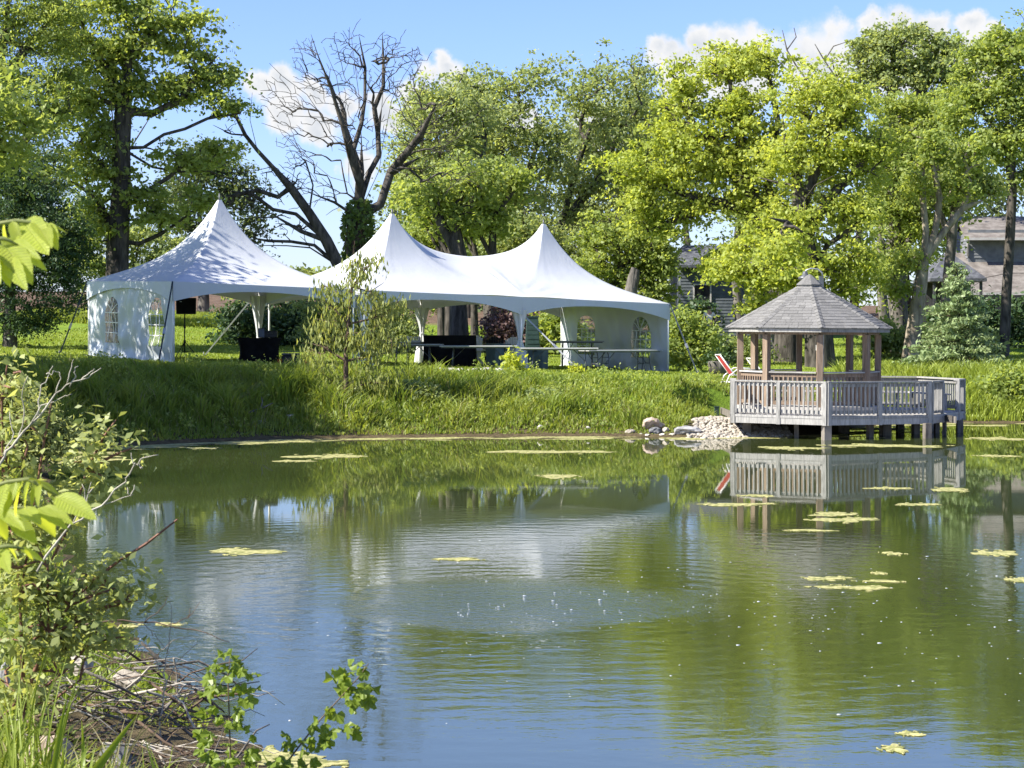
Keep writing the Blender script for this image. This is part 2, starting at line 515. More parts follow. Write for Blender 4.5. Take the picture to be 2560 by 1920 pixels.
def water_mat():
    m, t, b = principled('pond_water', (0.030, 0.042, 0.010), 0.02, 0.5)
    b.inputs['IOR'].default_value = 3.9
    tc = t.new('ShaderNodeTexCoord'); o = tc.outputs['Object']
    murk = t.ramp(t.noise(o, 0.12, 3), 0.3, 0.7)
    t.put(b.inputs['Base Color'], t.mix(murk, (0.030, 0.042, 0.012), (0.046, 0.058, 0.018)))
    dist = t.vmath('DISTANCE', o, (FOUNT[0], FOUNT[1], 0), out=1)
    near = t.ramp(dist, 2.5, 12.0, 1.0, 0.0)
    cw = t.math('ADD', dist, t.math('MULTIPLY', t.math('SUBTRACT', t.noise(o, 0.9, 3), 0.5), 1.6))
    core = t.ramp(cw, 0.2, 2.3, 1.0, 0.0)
    patch = t.ramp(t.noise(o, 0.22, 2), 0.35, 0.7, 0.35, 1.0)
    # rings from the aerator
    wv = t.new('ShaderNodeTexWave', wave_type='RINGS', rings_direction='SPHERICAL')
    t.put(wv.inputs['Vector'], t.mapping(o, (1, 1, 1), (-FOUNT[0], -FOUNT[1], 0)))
    wv.inputs['Scale'].default_value = 0.9; wv.inputs['Distortion'].default_value = 4.0
    wv.inputs['Detail'].default_value = 2; wv.inputs['Detail Scale'].default_value = 1.4
    a1 = t.noise(t.mapping(o, (1, 1.5, 1)), 2.6, 3, 0.55)
    a2 = t.noise(t.mapping(o, (1, 1.4, 1)), 9.0, 3, 0.6)
    a0 = t.noise(o, 0.8, 2, 0.5)
    h = t.math('MULTIPLY', t.math('MULTIPLY', wv.outputs[1], near), 0.0006)
    h = t.math('ADD', h, t.math('MULTIPLY', t.math('MULTIPLY', a1, t.math('ADD', t.math('MULTIPLY', near, 0.0060), 0.00026)), patch))
    h = t.math('ADD', h, t.math('MULTIPLY', a2, t.math('ADD', t.math('MULTIPLY', core, 0.0130), t.math('ADD', t.math('MULTIPLY', near, 0.0010), 0.00006))))
    h = t.math('ADD', h, t.math('MULTIPLY', a0, 0.0005))
    bp = t.new('ShaderNodeBump'); bp.inputs['Strength'].default_value = 1.0; bp.inputs['Distance'].default_value = 1.0
    t.put(bp.inputs['Height'], h)
    t.put(b.inputs['Normal'], bp.outputs[0])
    return m


water_mat()
M = MATS

# ------------------------------------------------------------------ ground and pond
POND = np.array([(-1.0, 11.6), (-1.7, 13.2), (-2.7, 16), (-3.8, 19), (-5.6, 25), (-7.6, 33), (-9.4, 40.5), (-10.2, 44.5), (-9.0, 47), (-6, 49.6), (-2, 50.6),
                 (2, 51.1), (3.3, 50.9), (4.9, 50.4), (5.9, 50.9), (8.6, 52.2), (9.3, 55.0), (10.4, 57.0), (12, 58.6), (16, 58.2), (24, 57), (36, 50), (42, 22), (24, 5), (5, 9)], float)


def pond_dist(P):
    """signed distance to the shoreline, positive on land"""
    P = np.asarray(P, float)
    d = np.full(len(P), 1e9); inside = np.zeros(len(P), bool)
    n = len(POND)
    for i in range(n):
        a, b = POND[i], POND[(i + 1) % n]
        e = b - a
        t = np.clip(((P - a) @ e) / (e @ e), 0, 1)
        q = a + t[:, None] * e
        d = np.minimum(d, np.hypot(P[:, 0] - q[:, 0], P[:, 1] - q[:, 1]))
        c = ((a[1] > P[:, 1]) != (b[1] > P[:, 1]))
        with np.errstate(divide='ignore', invalid='ignore'):
            xi = a[0] + (P[:, 1] - a[1]) * (b[0] - a[0]) / (b[1] - a[1])
        inside ^= c & (P[:, 0] < xi)
    return np.where(inside, -d, d)


def smooth(x):
    x = np.clip(x, 0, 1)
    return x * x * (3 - 2 * x)


def wob(x, y, s=1.0):
    return (np.sin(x * 0.9 * s + 1.3) * np.cos(y * 1.1 * s + .4) + 0.6 * np.sin(x * 2.3 * s + y * 1.7 * s) + 0.4 * np.cos(x * 4.1 * s - y * 3.3 * s + 2))


def ground_z(x, y):
    x = np.atleast_1d(np.asarray(x, float)); y = np.atleast_1d(np.asarray(y, float))
    d = pond_dist(np.stack([x, y], 1))
    plat = 1.44 - 0.034 * np.clip(x, -22, 12)
    near = smooth((34 - y) / 14)
    plat = plat * (1 - near) + 0.95 * near
    plat = plat + np.clip(y - 72, 0, 28) * 0.043 + np.clip(y - 100, 0, 55) * 0.042
    width = 6.0 * (1 - near) + 7.0 * near
    land = plat * smooth((d + 0.25) / width * 1.0) ** 0.8
    q = np.hypot((x - 8.6) / 3.9, (y - 53.0) / 3.7)
    land = np.where(q < 1.65, np.minimum(land, 0.34 + 2.5 * smooth((q - 0.95) / 0.7)), land)
    land = land + 0.03 * wob(x, y) * smooth(d / 2)
    bed = -0.12 + np.clip(d, -4, 0) * 0.25
    s = smooth((d + 0.35) / 0.35)
    return bed * (1 - s) + np.maximum(land, 0.02) * s


def gz(x, y):
    return float(ground_z([x], [y])[0])


def build_ground():
    xs = np.unique(np.concatenate([np.linspace(-260, -30, 30), np.linspace(-30, 30, 181), np.linspace(30, 260, 30)]))
    ys = np.unique(np.concatenate([np.linspace(-30, 6, 13), np.linspace(6, 75, 231), np.linspace(75, 140, 66), np.linspace(140, 600, 24)]))
    X, Y = np.meshgrid(xs, ys)
    Z = ground_z(X.ravel(), Y.ravel())
    V = np.stack([X.ravel(), Y.ravel(), Z], 1)
    nx, ny = len(xs), len(ys)
    i = np.arange(nx * ny).reshape(ny, nx)
    F = np.stack([i[:-1, :-1].ravel(), i[:-1, 1:].ravel(), i[1:, 1:].ravel(), i[1:, :-1].ravel()], 1)
    o = mesh_obj('ground', np_mesh('ground', V, F, True), M['lawn_soil'])
    props(o, 'sloping green lawn and pond bank with a bare field behind', None, None, 'structure')
    w = mesh_obj('water', np_mesh('water', [(-34, 3, 0), (50, 3, 0), (50, 62, 0), (-34, 62, 0)], [(0, 1, 2, 3)]), M['pond_water'])
    props(w, 'murky green pond water rippling and mirroring the far bank', None, None, 'structure')


build_ground()


# ------------------------------------------------------------------ tree machinery
def leaf_quads(C, size, asp=0.55, up=0.5, droop=0.0, nrm=None, sizej=0.55):
    """diamond leaves folded at C; returns verts, faces"""
    n = len(C)
    N = rng.normal(size=(n, 3)) * 0.75 + np.array([0, 0, up])
    if nrm is not None: N = N + nrm
    N /= np.linalg.norm(N, axis=1)[:, None] + 1e-9
    T = rng.normal(size=(n, 3)); T[:, 2] -= droop * 2.0
    T -= N * (T * N).sum(1)[:, None]
    T /= np.linalg.norm(T, axis=1)[:, None] + 1e-9
    if droop > 0.5:
        T = rng.normal(size=(n, 3)) * 0.35; T[:, 2] -= droop
        T /= np.linalg.norm(T, axis=1)[:, None]
        N = np.cross(T, rng.normal(size=(n, 3))); N /= np.linalg.norm(N, axis=1)[:, None] + 1e-9
    B = np.cross(N, T)
    s = size * (1 + sizej * rng.uniform(-1, 1, n))[:, None]
    a = C - T * s * 0.5
    b = C + B * s * asp * 0.5 + N * s * 0.06
    c = C + T * s * 0.5 - N * s * 0.08
    d = C - B * s * asp * 0.5 + N * s * 0.06
    V = np.stack([a, b, c, d], 1).reshape(-1, 3)
    F = np.arange(4 * n).reshape(-1, 4)
    return V, F


def skeleton(guides, attract, base_r, wander=0.12, pexp=0.52):
    """guides: list of polylines (Vectors), the first is the trunk. attract: (n,3). Returns list of (points, radii)."""
    nodes = []; parent = []; chains = []
    buf = np.zeros((len(attract) * 5 + 4000, 3)); dbuf = np.zeros_like(buf); dbuf[:, 2] = .3

    def add_chain(pts, par):
        idx = []
        for p in pts:
            nodes.append(np.array(p, float)); buf[len(nodes) - 1] = p; parent.append(par)
            if par >= 0:
                g = nodes[-1] - nodes[par]; dbuf[len(nodes) - 1] = g / (np.linalg.norm(g) + 1e-9)
            par = len(nodes) - 1; idx.append(par)
        return idx
    for gi, g in enumerate(guides):
        pts = []
        for a, b in zip(g[:-1], g[1:]):
            a = np.array(a, float); b = np.array(b, float)
            k = max(1, int(np.linalg.norm(b - a) / 0.9))
            for q in range(k): pts.append(a + (b - a) * q / k)
        pts.append(np.array(g[-1], float))
        if gi == 0:
            idx = add_chain(pts, -1); chains.append(idx)
        else:
            dd = np.linalg.norm(np.array(nodes) - pts[0], axis=1)
            j = int(dd.argmin())
            L = np.linalg.norm(pts[-1] - pts[0])
            w = [p + rng.normal(size=3) * 0.025 * min(1.5, L * .15) * (0 < q < len(pts) - 1) for q, p in enumerate(pts)]
            idx = add_chain(w[1:] if dd[j] < 0.9 else w, j); chains.append([j] + idx)
    tips = [c[-1] for c in chains]
    if len(attract):
        N0 = np.array(nodes)
        dmin = np.min(np.linalg.norm(attract[:, None, :] - N0[None], axis=2), axis=1)
        for k in np.argsort(dmin):
            A = attract[k]; NN = buf[:len(nodes)]
            dv = A - NN; dist = np.linalg.norm(dv, axis=1)
            cost = dist * (1.45 - .55 * (dv * dbuf[:len(nodes)]).sum(1) / (dist + 1e-9)) + np.clip(NN[:, 2] - A[2], 0, None) * 0.9      # prefer growing upwards
            j = int(cost.argmin()); L = dist[j]
            if L < 0.08: continue
            st = max(2, min(5, int(L / 0.7) + 1))
            mid = rng.normal(size=3) * wander * L
            mid[2] += 0.10 * L
            pts = []
            for q in range(1, st + 1):
                u = q / st
                pts.append(NN[j] + dv[j] * u + mid * math.sin(math.pi * u) * 0.7 + rng.normal(size=3) * 0.02 * L * (q < st))
            idx = add_chain(pts, j); chains.append([j] + idx); tips.append(idx[-1])
    cnt = np.zeros(len(nodes))
    for tnode in tips: cnt[tnode] += 1
    for i in range(len(nodes) - 1, -1, -1):
        if parent[i] >= 0: cnt[parent[i]] += cnt[i]
    cnt = np.maximum(cnt, 1)
    rad = (cnt / cnt[0]) ** pexp * base_r
    return nodes, chains, np.maximum(rad, 0.008)


def tube_mesh(name, nodes, chains, rad, flare=0.0, minr=0.0, lowsides=4):
    V = []; F = []; nv = 0
    for ci, ch in enumerate(chains):
        P = np.array([nodes[i] for i in ch]); r = np.maximum(np.array([rad[i] for i in ch]), minr)
        if len(P) < 2: continue
        if ci > 0: r[0] = min(r[0], r[1] * 1.25)
        r[-1] *= 0.6
        if ci == 0 and flare:
            r = r * (1 + flare * np.exp(-np.arange(len(r)) * 0.9))
        n = 9 if r[0] > 0.15 else (6 if r[0] > 0.05 else lowsides)
        D = np.gradient(P, axis=0); D /= np.linalg.norm(D, axis=1)[:, None] + 1e-9
        ref = np.array([0.31, 0.93, 0.2]) if abs(D[0] @ np.array([0.31, 0.93, 0.2])) < 0.9 else np.array([1.0, 0, 0])
        X = ref - D * (D @ ref)[:, None]; X /= np.linalg.norm(X, axis=1)[:, None] + 1e-9
        Yv = np.cross(D, X)
        a = np.arange(n) * 2 * math.pi / n
        jit = 1 + (rng.uniform(-.05, .05, (len(P), n)) if r[0] > 0.1 else 0)
        ring = P[:, None, :] + (X[:, None, :] * np.cos(a)[None, :, None] + Yv[:, None, :] * np.sin(a)[None, :, None]) * (r[:, None] * jit)[:, :, None]
        V.append(ring.reshape(-1, 3))
        i = np.arange(len(P) * n).reshape(len(P), n)
        F.append(np.stack([i[:-1].ravel(), np.roll(i, -1, 1)[:-1].ravel(), np.roll(i, -1, 1)[1:].ravel(), i[1:].ravel()], 1) + nv)
        nv += len(P) * n
    return np_mesh(name, np.concatenate(V), np.concatenate(F), True)


def lobe_points(lobes, Y, n, shell=2.0, depth=0.85, dz=None):
    """n points in ellipsoids given as photo lobes (dx, dy, rx, ry[, depth offset]) at depth Y"""
    w = np.array([(l[2] * l[3]) for l in lobes], float); w /= w.sum()
    pts = []; out = []
    for l, k in zip(lobes, (w * n).round().astype(int)):
        off = l[4] if len(l) > 4 else 0.0
        c = np.array(dpt(l[0], l[1], Y + off)); s = (Y + off) / 4320
        rx, rz = l[2] * s, l[3] * s
        ry = depth * 0.5 * (rx + rz) * 1.2
        v = rng.normal(size=(max(k, 1), 3)); v /= np.linalg.norm(v, axis=1)[:, None]
        u = rng.uniform(0, 1, max(k, 1)) ** (1 / shell)
        ph = rng.uniform(0, 6.28, 4)
        az = np.arctan2(v[:, 1], v[:, 0])
        u = u * (1 + .22 * np.sin(3 * az + ph[0] + 4 * v[:, 2]) + .18 * np.sin(5 * v[:, 2] * 2 + ph[1] + 2 * az) + .10 * rng.normal(size=len(u)))
        pts.append(c + v * u[:, None] * np.array([rx, ry, rz])); out.append(v * u[:, None])
    return np.concatenate(pts), np.concatenate(out)


def gl(pts, Y, dy=None):
    """a guide polyline in photo coordinates -> points; each item (dx, dy[, depth offset])"""
    return [dpt(p[0], p[1], Y + (p[2] if len(p) > 2 else 0)) for p in pts]


def tree(name, label, cat, Y, guides, lobes, leaf, bark, n_c, per, lsize, clump, base_r, group=None, flat=0.5, asp=0.6, up=0.5, droop=0.0,
         shell=2.0, depth=0.85, leaf_part='crown', trunk_part='trunk', wander=0.12, keep_skel=1.0, outw=0.4, minr=0.0, flare=0.35, pexp=0.52):
    base = guides[0][0]
    G = [gl(g, Y) for g in guides]
    b0 = G[0][0]
    b0.z = gz(b0.x, b0.y) - 0.08
    root = empty(name, b0, label, cat, group)
    spray = Y > 55 and cat == 'tree' and droop < .5 and per
    if spray:
        n_c = int(n_c * 2.3)
    A, O = lobe_points(lobes, Y, n_c, shell, depth) if lobes else (np.zeros((0, 3)), np.zeros((0, 3)))
    if spray: keep_skel = min(keep_skel, 0.42)
    sk = A[: max(0, int(len(A) * keep_skel))] if keep_skel >= 1 else A[rng.permutation(len(A))[: int(len(A) * keep_skel)]]
    nodes, chains, rad = skeleton(G, sk, base_r, wander, pexp)
    nodes = [p - np.array(b0) for p in nodes]
    mesh_obj(trunk_part, tube_mesh(trunk_part, nodes, chains, rad, flare, minr), M[bark], root)
    if per and len(A):
        k = rng.poisson(per, len(A))
        C = np.repeat(A, k, 0); Oo = np.repeat(O, k, 0)
        if spray:
            lsize = lsize * 0.66; clump = clump * 0.56; flat = 0.42
            k = rng.poisson(per * 0.66 * rng.uniform(.3, 1.7, len(A))); C = np.repeat(A, k, 0); Oo = np.repeat(O, k, 0)
        cs = np.repeat(rng.uniform(0.5, 1.45, len(A)), k)[:, None]
        off = rng.normal(size=C.shape) * np.array([1, 1, flat]) * clump * cs
        off[:, 2] -= 0.35 * (off[:, 0] ** 2 + off[:, 1] ** 2) / (clump + 1e-6) * (0.35 if droop < .5 else 0)
        if droop > 0.5: off[:, 2] -= np.abs(rng.normal(size=len(C))) * clump * 1.2
        V, F = leaf_quads(C + off - np.array(b0), lsize, asp, up, droop, Oo * outw)
        mesh_obj(leaf_part, np_mesh(leaf_part, V, F), M[leaf], root)
    return root

# ------------------------------------------------------------------ the two party tents
TA = Vector((math.cos(R(35)), math.sin(R(35)), 0)); TN = Vector((-math.sin(R(35)), math.cos(R(35)), 0))
SIDE = 6.1
T0 = Vector((-9.667, 57.0, 0))


def tp(i, j, z=0.0):
    p = T0 + TA * SIDE * i + TN * SIDE * j
    return Vector((p.x, p.y, z))


def plat_z(x):
    return 1.44 - 0.034 * min(max(x, -22), 12)


def eave(i, j):
    p = tp(i, j)
    return plat_z(p.x) + 2.33


def canopy_cell(mb, i0, i1, peak_z, shared_lo=False, shared_hi=False, org=Vector()):
    """one high-peak bay between front indices i0..i1"""
    c = [tp(i0, 0, eave(i0, 0)), tp(i1, 0, eave(i1, 0)), tp(i1, 1, eave(i1, 1)), tp(i0, 1, eave(i0, 1))]
    ctr = (tp(i0, 0) + tp(i1, 1)) / 2; pk = Vector((ctr.x, ctr.y, peak_z))
    ne, ns = 24, 26
    V = []; F = []
    for e in range(4):
        a, b = c[e], c[(e + 1) % 4]
        shared = (e == 1 and shared_hi) or (e == 3 and shared_lo)
        for k in range(ne):
            u = k / ne
            p = a.lerp(b, u)
            w = (1 - abs(2 * u - 1)) if shared else 0.0
            lift = 1.33 * w ** 0.9 if shared else 0.0
            sag = 0.0 if shared else 0.0
            for si in range(ns + 1):
                s = si / ns
                s2 = 1 - (1 - s) ** 1.0
                g_out = 0.45 * s + 0.55 * s ** 4
                g_sh = 0.10 * s + 0.30 * s ** 2 + 0.60 * s ** 4
                ww = min(1.0, w * 1.6)
                g = g_out * (1 - ww) + g_sh * ww
                q = p.lerp(pk, s2 * 0.985)
                z = (p.z + lift - sag) * (1 - g) + peak_z * g
                # gathers that fan out from the middle post
                if shared_hi or shared_lo:
                    mp = tp(i1 if shared_hi else i0, 0)
                    r = math.hypot(q.x - mp.x, q.y - mp.y); th = math.atan2((q - mp).dot(TN), (q - mp).dot(TA))
                    z += 0.045 * math.cos(22 * th) * math.exp(-((r - 1.0) / 0.9) ** 2) * (0.6 + 0.4 * math.sin(5 * th))
                z += 0.010 * math.sin(k * 1.3 + e + 3 * math.sin(s * 5 + k * .4)) * s * (1 - s) * 2 * (0.3 + 0.7 * max(0.0, math.sin(k * .37 + e * 1.7)))
                V.append(Vector((q.x, q.y, z)) - org)
    n = ne * 4
    for k in range(n):
        k2 = (k + 1) % n
        for si in range(ns):
            F.append((k * (ns + 1) + si, k2 * (ns + 1) + si, k2 * (ns + 1) + si + 1, k * (ns + 1) + si + 1))
    mb.add(V, F, True)
    return pk


def valance(parent, org, a, b, label=None):
    """a = (i, j) corner to b = (i, j): cloth strip scalloped between the posts"""
    pa, pb = tp(*a, eave(*a)), tp(*b, eave(*b))
    out = Vector(((pb - pa).y, -(pb - pa).x, 0)).normalized() * 0.012
    n = 40; V = []; F = []
    for k in range(n + 1):
        u = k / n; t = abs(2 * u - 1)
        p = pa.lerp(pb, u)
        h = 0.20 + 0.37 * t ** 2.3
        for q in range(5):
            v = q / 4
            bul = out * (1 + 2.0 * math.sin(k * 0.9) * v * 0.4) + out * v
            V.append(p + bul - Vector((0, 0, 0.002 + h * v)) - org)
    for k in range(n):
        for q in range(4):
            i = k * 5 + q
            F.append((i, i + 1, i + 6, i + 5))
    o = MB().add(V, F, True).build('valance', M['tent_wall'], parent)
    return o


def pole(parent, org, p, z0, z1):
    MB().tube([Vector((p.x, p.y, z0)) - org, Vector((p.x, p.y, z1)) - org], 0.034, 10).lathe([(0.0, 0.012), (0.09, 0.012), (0.09, 0)], Vector((p.x, p.y, z0)) - org, 10).build('pole', M['white_metal'], parent)


def drape(parent, org, p, z0, z1, side=1, waist=0.5):
    """gathered white curtain tied round a post"""
    V = []; F = []; n, m = 44, 26
    ph = random.uniform(0, 6)
    for i in range(m + 1):
        v = i / m
        z = z0 + 0.015 + (z1 - z0) * v
        if v < waist:
            q = v / waist; r = 0.17 * (1 - q) ** 1.2 + 0.055 + 0.03 * math.sin(q * 3.1)
        else:
            q = (v - waist) / (1 - waist); r = 0.055 + 0.16 * q ** 1.3
        for k in range(n):
            th = 2 * math.pi * k / n
            rr = r * (1 + 0.24 * math.cos(7 * th + ph + v * 1.5) + 0.1 * math.cos(13 * th + 2 * ph))
            V.append(Vector((p.x + rr * math.cos(th) * 1.05, p.y + rr * math.sin(th) * 0.7, z)) - org)
    for i in range(m):
        for k in range(n):
            F.append((i * n + k, i * n + (k + 1) % n, (i + 1) * n + (k + 1) % n, (i + 1) * n + k))
    o = MB().add(V, F, True).build('curtain', M['curtain'], parent)
    zt = z0 + (z1 - z0) * waist
    MB().lathe([(0.075, -0.02), (0.085, 0), (0.075, 0.02)], Vector((p.x, p.y, zt)) - org, 14).build('tie_band', M['curtain'], o)


def guy(parent, org, a, b, m='webbing'):
    a = Vector(a); b = Vector(b)
    o = MB().bar(a - org, b - org, 0.045, 0.012, (0.3, -1, 0.2)).build('guy_strap', M[m], parent)
    q = a.lerp(b, 0.6) - org
    d = (b - a).normalized()
    MB().bar(q - d * 0.09, q + d * 0.09, 0.075, 0.055, (0.3, -1, .2)).build('ratchet', M['grey_metal'], o)
    s = b - org
    MB().tube([s - Vector((0, 0, 0.06)), s + Vector((0, 0, 0.16))], 0.018, 6).build('stake', M['dark_metal'], o)


def side_wall(parent, org, P, Q, zP, zQ, eP, eQ, wins, face):
    """cloth wall from P to Q (ground to eave) with arched clear windows; face = outward unit vector"""
    L = (Q - P).length; d = (Q - P).normalized()
    us = set(np.linspace(0, L, 61).tolist())
    for u0, u1 in wins:
        us -= {u for u in us if u0 - 0.06 < u < u1 + 0.06}
        us |= set(np.linspace(u0, u1, 17).tolist())
    us = sorted(us)
    zlo, zspring, zhi = 0.46, 1.38, 1.86

    def pt(u, h, off=0.0):
        t = u / L
        zb = zP * (1 - t) + zQ * t; ze = eP * (1 - t) + eQ * t
        f = h / 2.33
        edge = min(1.0, min(u, L - u) / 0.5)
        bul = (0.045 * math.sin(u * 5.3 + h * 2.1) + 0.03 * math.sin(u * 11.0 - h * 4.0) + 0.035 * math.sin(u * 2.1 + 1.0 - h * 7.0) * 0.7) * edge * (0.4 + 0.6 * (1 - f))
        bul += 0.05 * math.sin(h * 9 + u * 0.7) * math.exp(-((h - 0.35) / 0.3) ** 2) * edge
        p = P + d * u + face * (bul + off)
        return Vector((p.x, p.y, zb + (ze - zb) * f)) - org

    def arch(u, u0, u1):
        c = (u0 + u1) / 2; hw = (u1 - u0) / 2
        return zspring + (zhi - zspring) * math.sqrt(max(0.0, 1 - ((u - c) / hw) ** 2))
    wall = MB()
    panes = [MB() for _ in wins]

    def strip(mb, ua, ub, ha0, ha1, hb0, hb1, n, off=0.0):
        V = []; F = []
        for k in range(n + 1):
            v = k / n
            V.append(pt(ua, ha0 + (ha1 - ha0) * v, off)); V.append(pt(ub, hb0 + (hb1 - hb0) * v, off))
        for k in range(n):
            F.append((2 * k, 2 * k + 1, 2 * k + 3, 2 * k + 2))
        mb.add(V, F, True)
    for ua, ub in zip(us[:-1], us[1:]):
        um = (ua + ub) / 2; w = None
        for wi, (u0, u1) in enumerate(wins):
            if u0 < um < u1: w = wi
        if w is None:
            strip(wall, ua, ub, 0.0, 2.28, 0.0, 2.28, 16)
        else:
            u0, u1 = wins[w]
            strip(wall, ua, ub, 0, zlo, 0, zlo, 4)
            a, b = arch(ua, u0, u1), arch(ub, u0, u1)
            strip(wall, ua, ub, a, 2.28, b, 2.28, 5)
            strip(panes[w], ua, ub, zlo, a, zlo, b, 8, -0.006)
    wo = wall.build('side_wall', M['tent_wall'], parent)
    for (u0, u1), pm in zip(wins, panes):
        pm.build('window_pane', M['clear_vinyl'], wo)
        mu = MB(); c = (u0 + u1) / 2; hw = (u1 - u0) / 2

        def line(p0, p1, n=6, w=0.026):
            for k in range(n):
                a = (p0[0] + (p1[0] - p0[0]) * k / n, p0[1] + (p1[1] - p0[1]) * k / n)
                b = (p0[0] + (p1[0] - p0[0]) * (k + 1) / n, p0[1] + (p1[1] - p0[1]) * (k + 1) / n)
                mu.bar(pt(a[0], a[1], 0.012), pt(b[0], b[1], 0.012), 0.008, w, tuple(Vector((0, 0, 1)) if abs(p1[0] - p0[0]) > 0.02 else d))
        for q in (0.25, 0.5, 0.75):
            line((u0 + (u1 - u0) * q, zlo), (u0 + (u1 - u0) * q, zspring))
        for h in (zlo + 0.31, zlo + 0.62, zspring):
            line((u0, h), (u1, h))
        for an in (35, 65, 115, 145):
            line((c, zspring), (c + hw * math.cos(R(an)) * 0.97, zspring + (zhi - zspring) * math.sin(R(an)) * 0.97))
        mu.build('muntin', M['white_plastic'], wo)['kind'] = 'stuff'
    # hem and hang rail
    MB().tube([pt(0, 2.26), pt(L, 2.26)], 0.022, 6).build('hang_rail', M['grey_metal'], wo)
    return wo


def build_tents():
    # single tent
    z = plat_z(tp(.5, .5).x)
    org = tp(0.5, 0.5, z)
    t1 = empty('party_tent', org, 'single-peak white party tent with dappled tree shade on its roof', 'tent', 'white high-peak party tents')
    mb = MB(); pk = canopy_cell(mb, 0, 0.985, 6.69, org=org)
    mb.build('canopy', M['tent_vinyl'], t1)
    MB().tube([pk - org - Vector((0, 0, 0.12)), pk - org + Vector((0, 0, 0.20))], 0.025, 8).build('finial', M['dark_metal'], t1)
    for a, b in (((0, 0), (.985, 0)), ((.985, 0), (.985, 1)), ((.985, 1), (0, 1)), ((0, 1), (0, 0))):
        valance(t1, org, a, b)
    for i, j in ((0, 0), (.985, 0), (.985, 1), (0, 1)):
        p = tp(i, j); s = (tp(.5, .5) - p).normalized() * 0.06
        pole(t1, org, p + s, gz(p.x, p.y), eave(i, j) - 0.03)
    P, Q = tp(0, 1), tp(0, 0)
    side_wall(t1, org, P + TA * .05, Q + TA * .05, gz(P.x, P.y), gz(Q.x, Q.y), eave(0, 1), eave(0, 0), [(1.28, 2.28), (4.42, 5.34)], -TA)
    drape(t1, org, tp(.965, .975), gz(*tp(.965, .975).xy), eave(1, 1) - .25, waist=0.36)
    e = eave(0, 0)
    g1 = dpt(342, 786, 56.0); g1.z = gz(g1.x, g1.y)
    guy(t1, org, tp(0, 0, e) - TN * .03 - TA * .02, g1)
    g2 = dpt(128, 775, 62.0); g2.z = gz(g2.x, g2.y)
    guy(t1, org, tp(0, 1, eave(0, 1)), g2)
    g3 = tp(.80, 1.30); g3.z = gz(g3.x, g3.y)
    guy(t1, org, tp(.97, 1.0, eave(1, 1) - .1), g3, 'webbing_grey')
    # rafters seen under the scalloped edge
    for a, b in (((0, 0), (.985, 0)), ((.985, 1), (0, 1)), ((.985, 0), (.985, 1)), ((0, 1), (0, 0))):
        c = (tp(.5, .5) - (tp(*a) + tp(*b)) / 2).normalized() * 0.07
        MB().tube([tp(*a, eave(*a) - .06) + c - org, tp(*b, eave(*b) - .06) + c - org], 0.028, 8).build('eave_rail', M['grey_metal'], t1)
    # double tent
    org = tp(2, .5, plat_z(tp(2, .5).x))
    t2 = empty('party_tent', org, 'long white party tent with two peaks sheltering rows of folding tables', 'tent', 'white high-peak party tents')
    mb = MB(); pk1 = canopy_cell(mb, 1.015, 2, 6.47, shared_hi=True, org=org); pk2 = canopy_cell(mb, 2, 3, 6.32, shared_lo=True, org=org)
    mb.build('canopy', M['tent_vinyl'], t2)
    for pk in (pk1, pk2):
        MB().tube([pk - org - Vector((0, 0, 0.12)), pk - org + Vector((0, 0, 0.16))], 0.025, 8).build('finial', M['dark_metal'], t2)
    for a, b in (((1.015, 0), (2, 0)), ((2, 0), (3, 0)), ((3, 0), (3, 1)), ((3, 1), (2, 1)), ((2, 1), (1.015, 1)), ((1.015, 1), (1.015, 0))):
        valance(t2, org, a, b)
    for i, j in ((1.03, 0), (2, 0), (3, 0), (3, 1), (2, 1), (1.03, 1)):
        p = tp(i, j); s = (tp(2, .5) - p).normalized() * 0.06
        pole(t2, org, p + s, gz(p.x, p.y), eave(i, j) - 0.03)
    P, Q = tp(3, 0), tp(3, 1)
    side_wall(t2, org, P - TA * .05, Q - TA * .05, gz(P.x, P.y), gz(Q.x, Q.y), eave(3, 0), eave(3, 1), [(1.0, 2.02), (4.08, 5.12)], TA)
    for i, j, w in ((1.05, .02, .42), (2, .02, .5), (2, .98, .55)):
        p = tp(i, j)
        drape(t2, org, p, gz(p.x, p.y), eave(i, j) - .42, waist=w)
    for a, b in (((1.015, 0), (2, 0)), ((2, 0), (3, 0)), ((3, 1), (2, 1)), ((2, 1), (1.015, 1)), ((2, 0), (2, 1))):
        c = (tp(2, .5) - (tp(*a) + tp(*b)) / 2); c = c.normalized() * 0.07 if c.length > .1 else Vector()
        MB().tube([tp(*a, eave(*a) - .06) + c - org, tp(*b, eave(*b) - .06) + c - org], 0.028, 8).build('eave_rail', M['grey_metal'], t2)
    g = dpt(1508, 812, 66.0); g.z = gz(g.x, g.y)
    guy(t2, org, tp(3, 0, eave(3, 0)), g)
    g = tp(2.22, -.22); g.z = gz(g.x, g.y)
    guy(t2, org, tp(2, .05, eave(2, 0) - .35), g, 'webbing_grey')


build_tents()


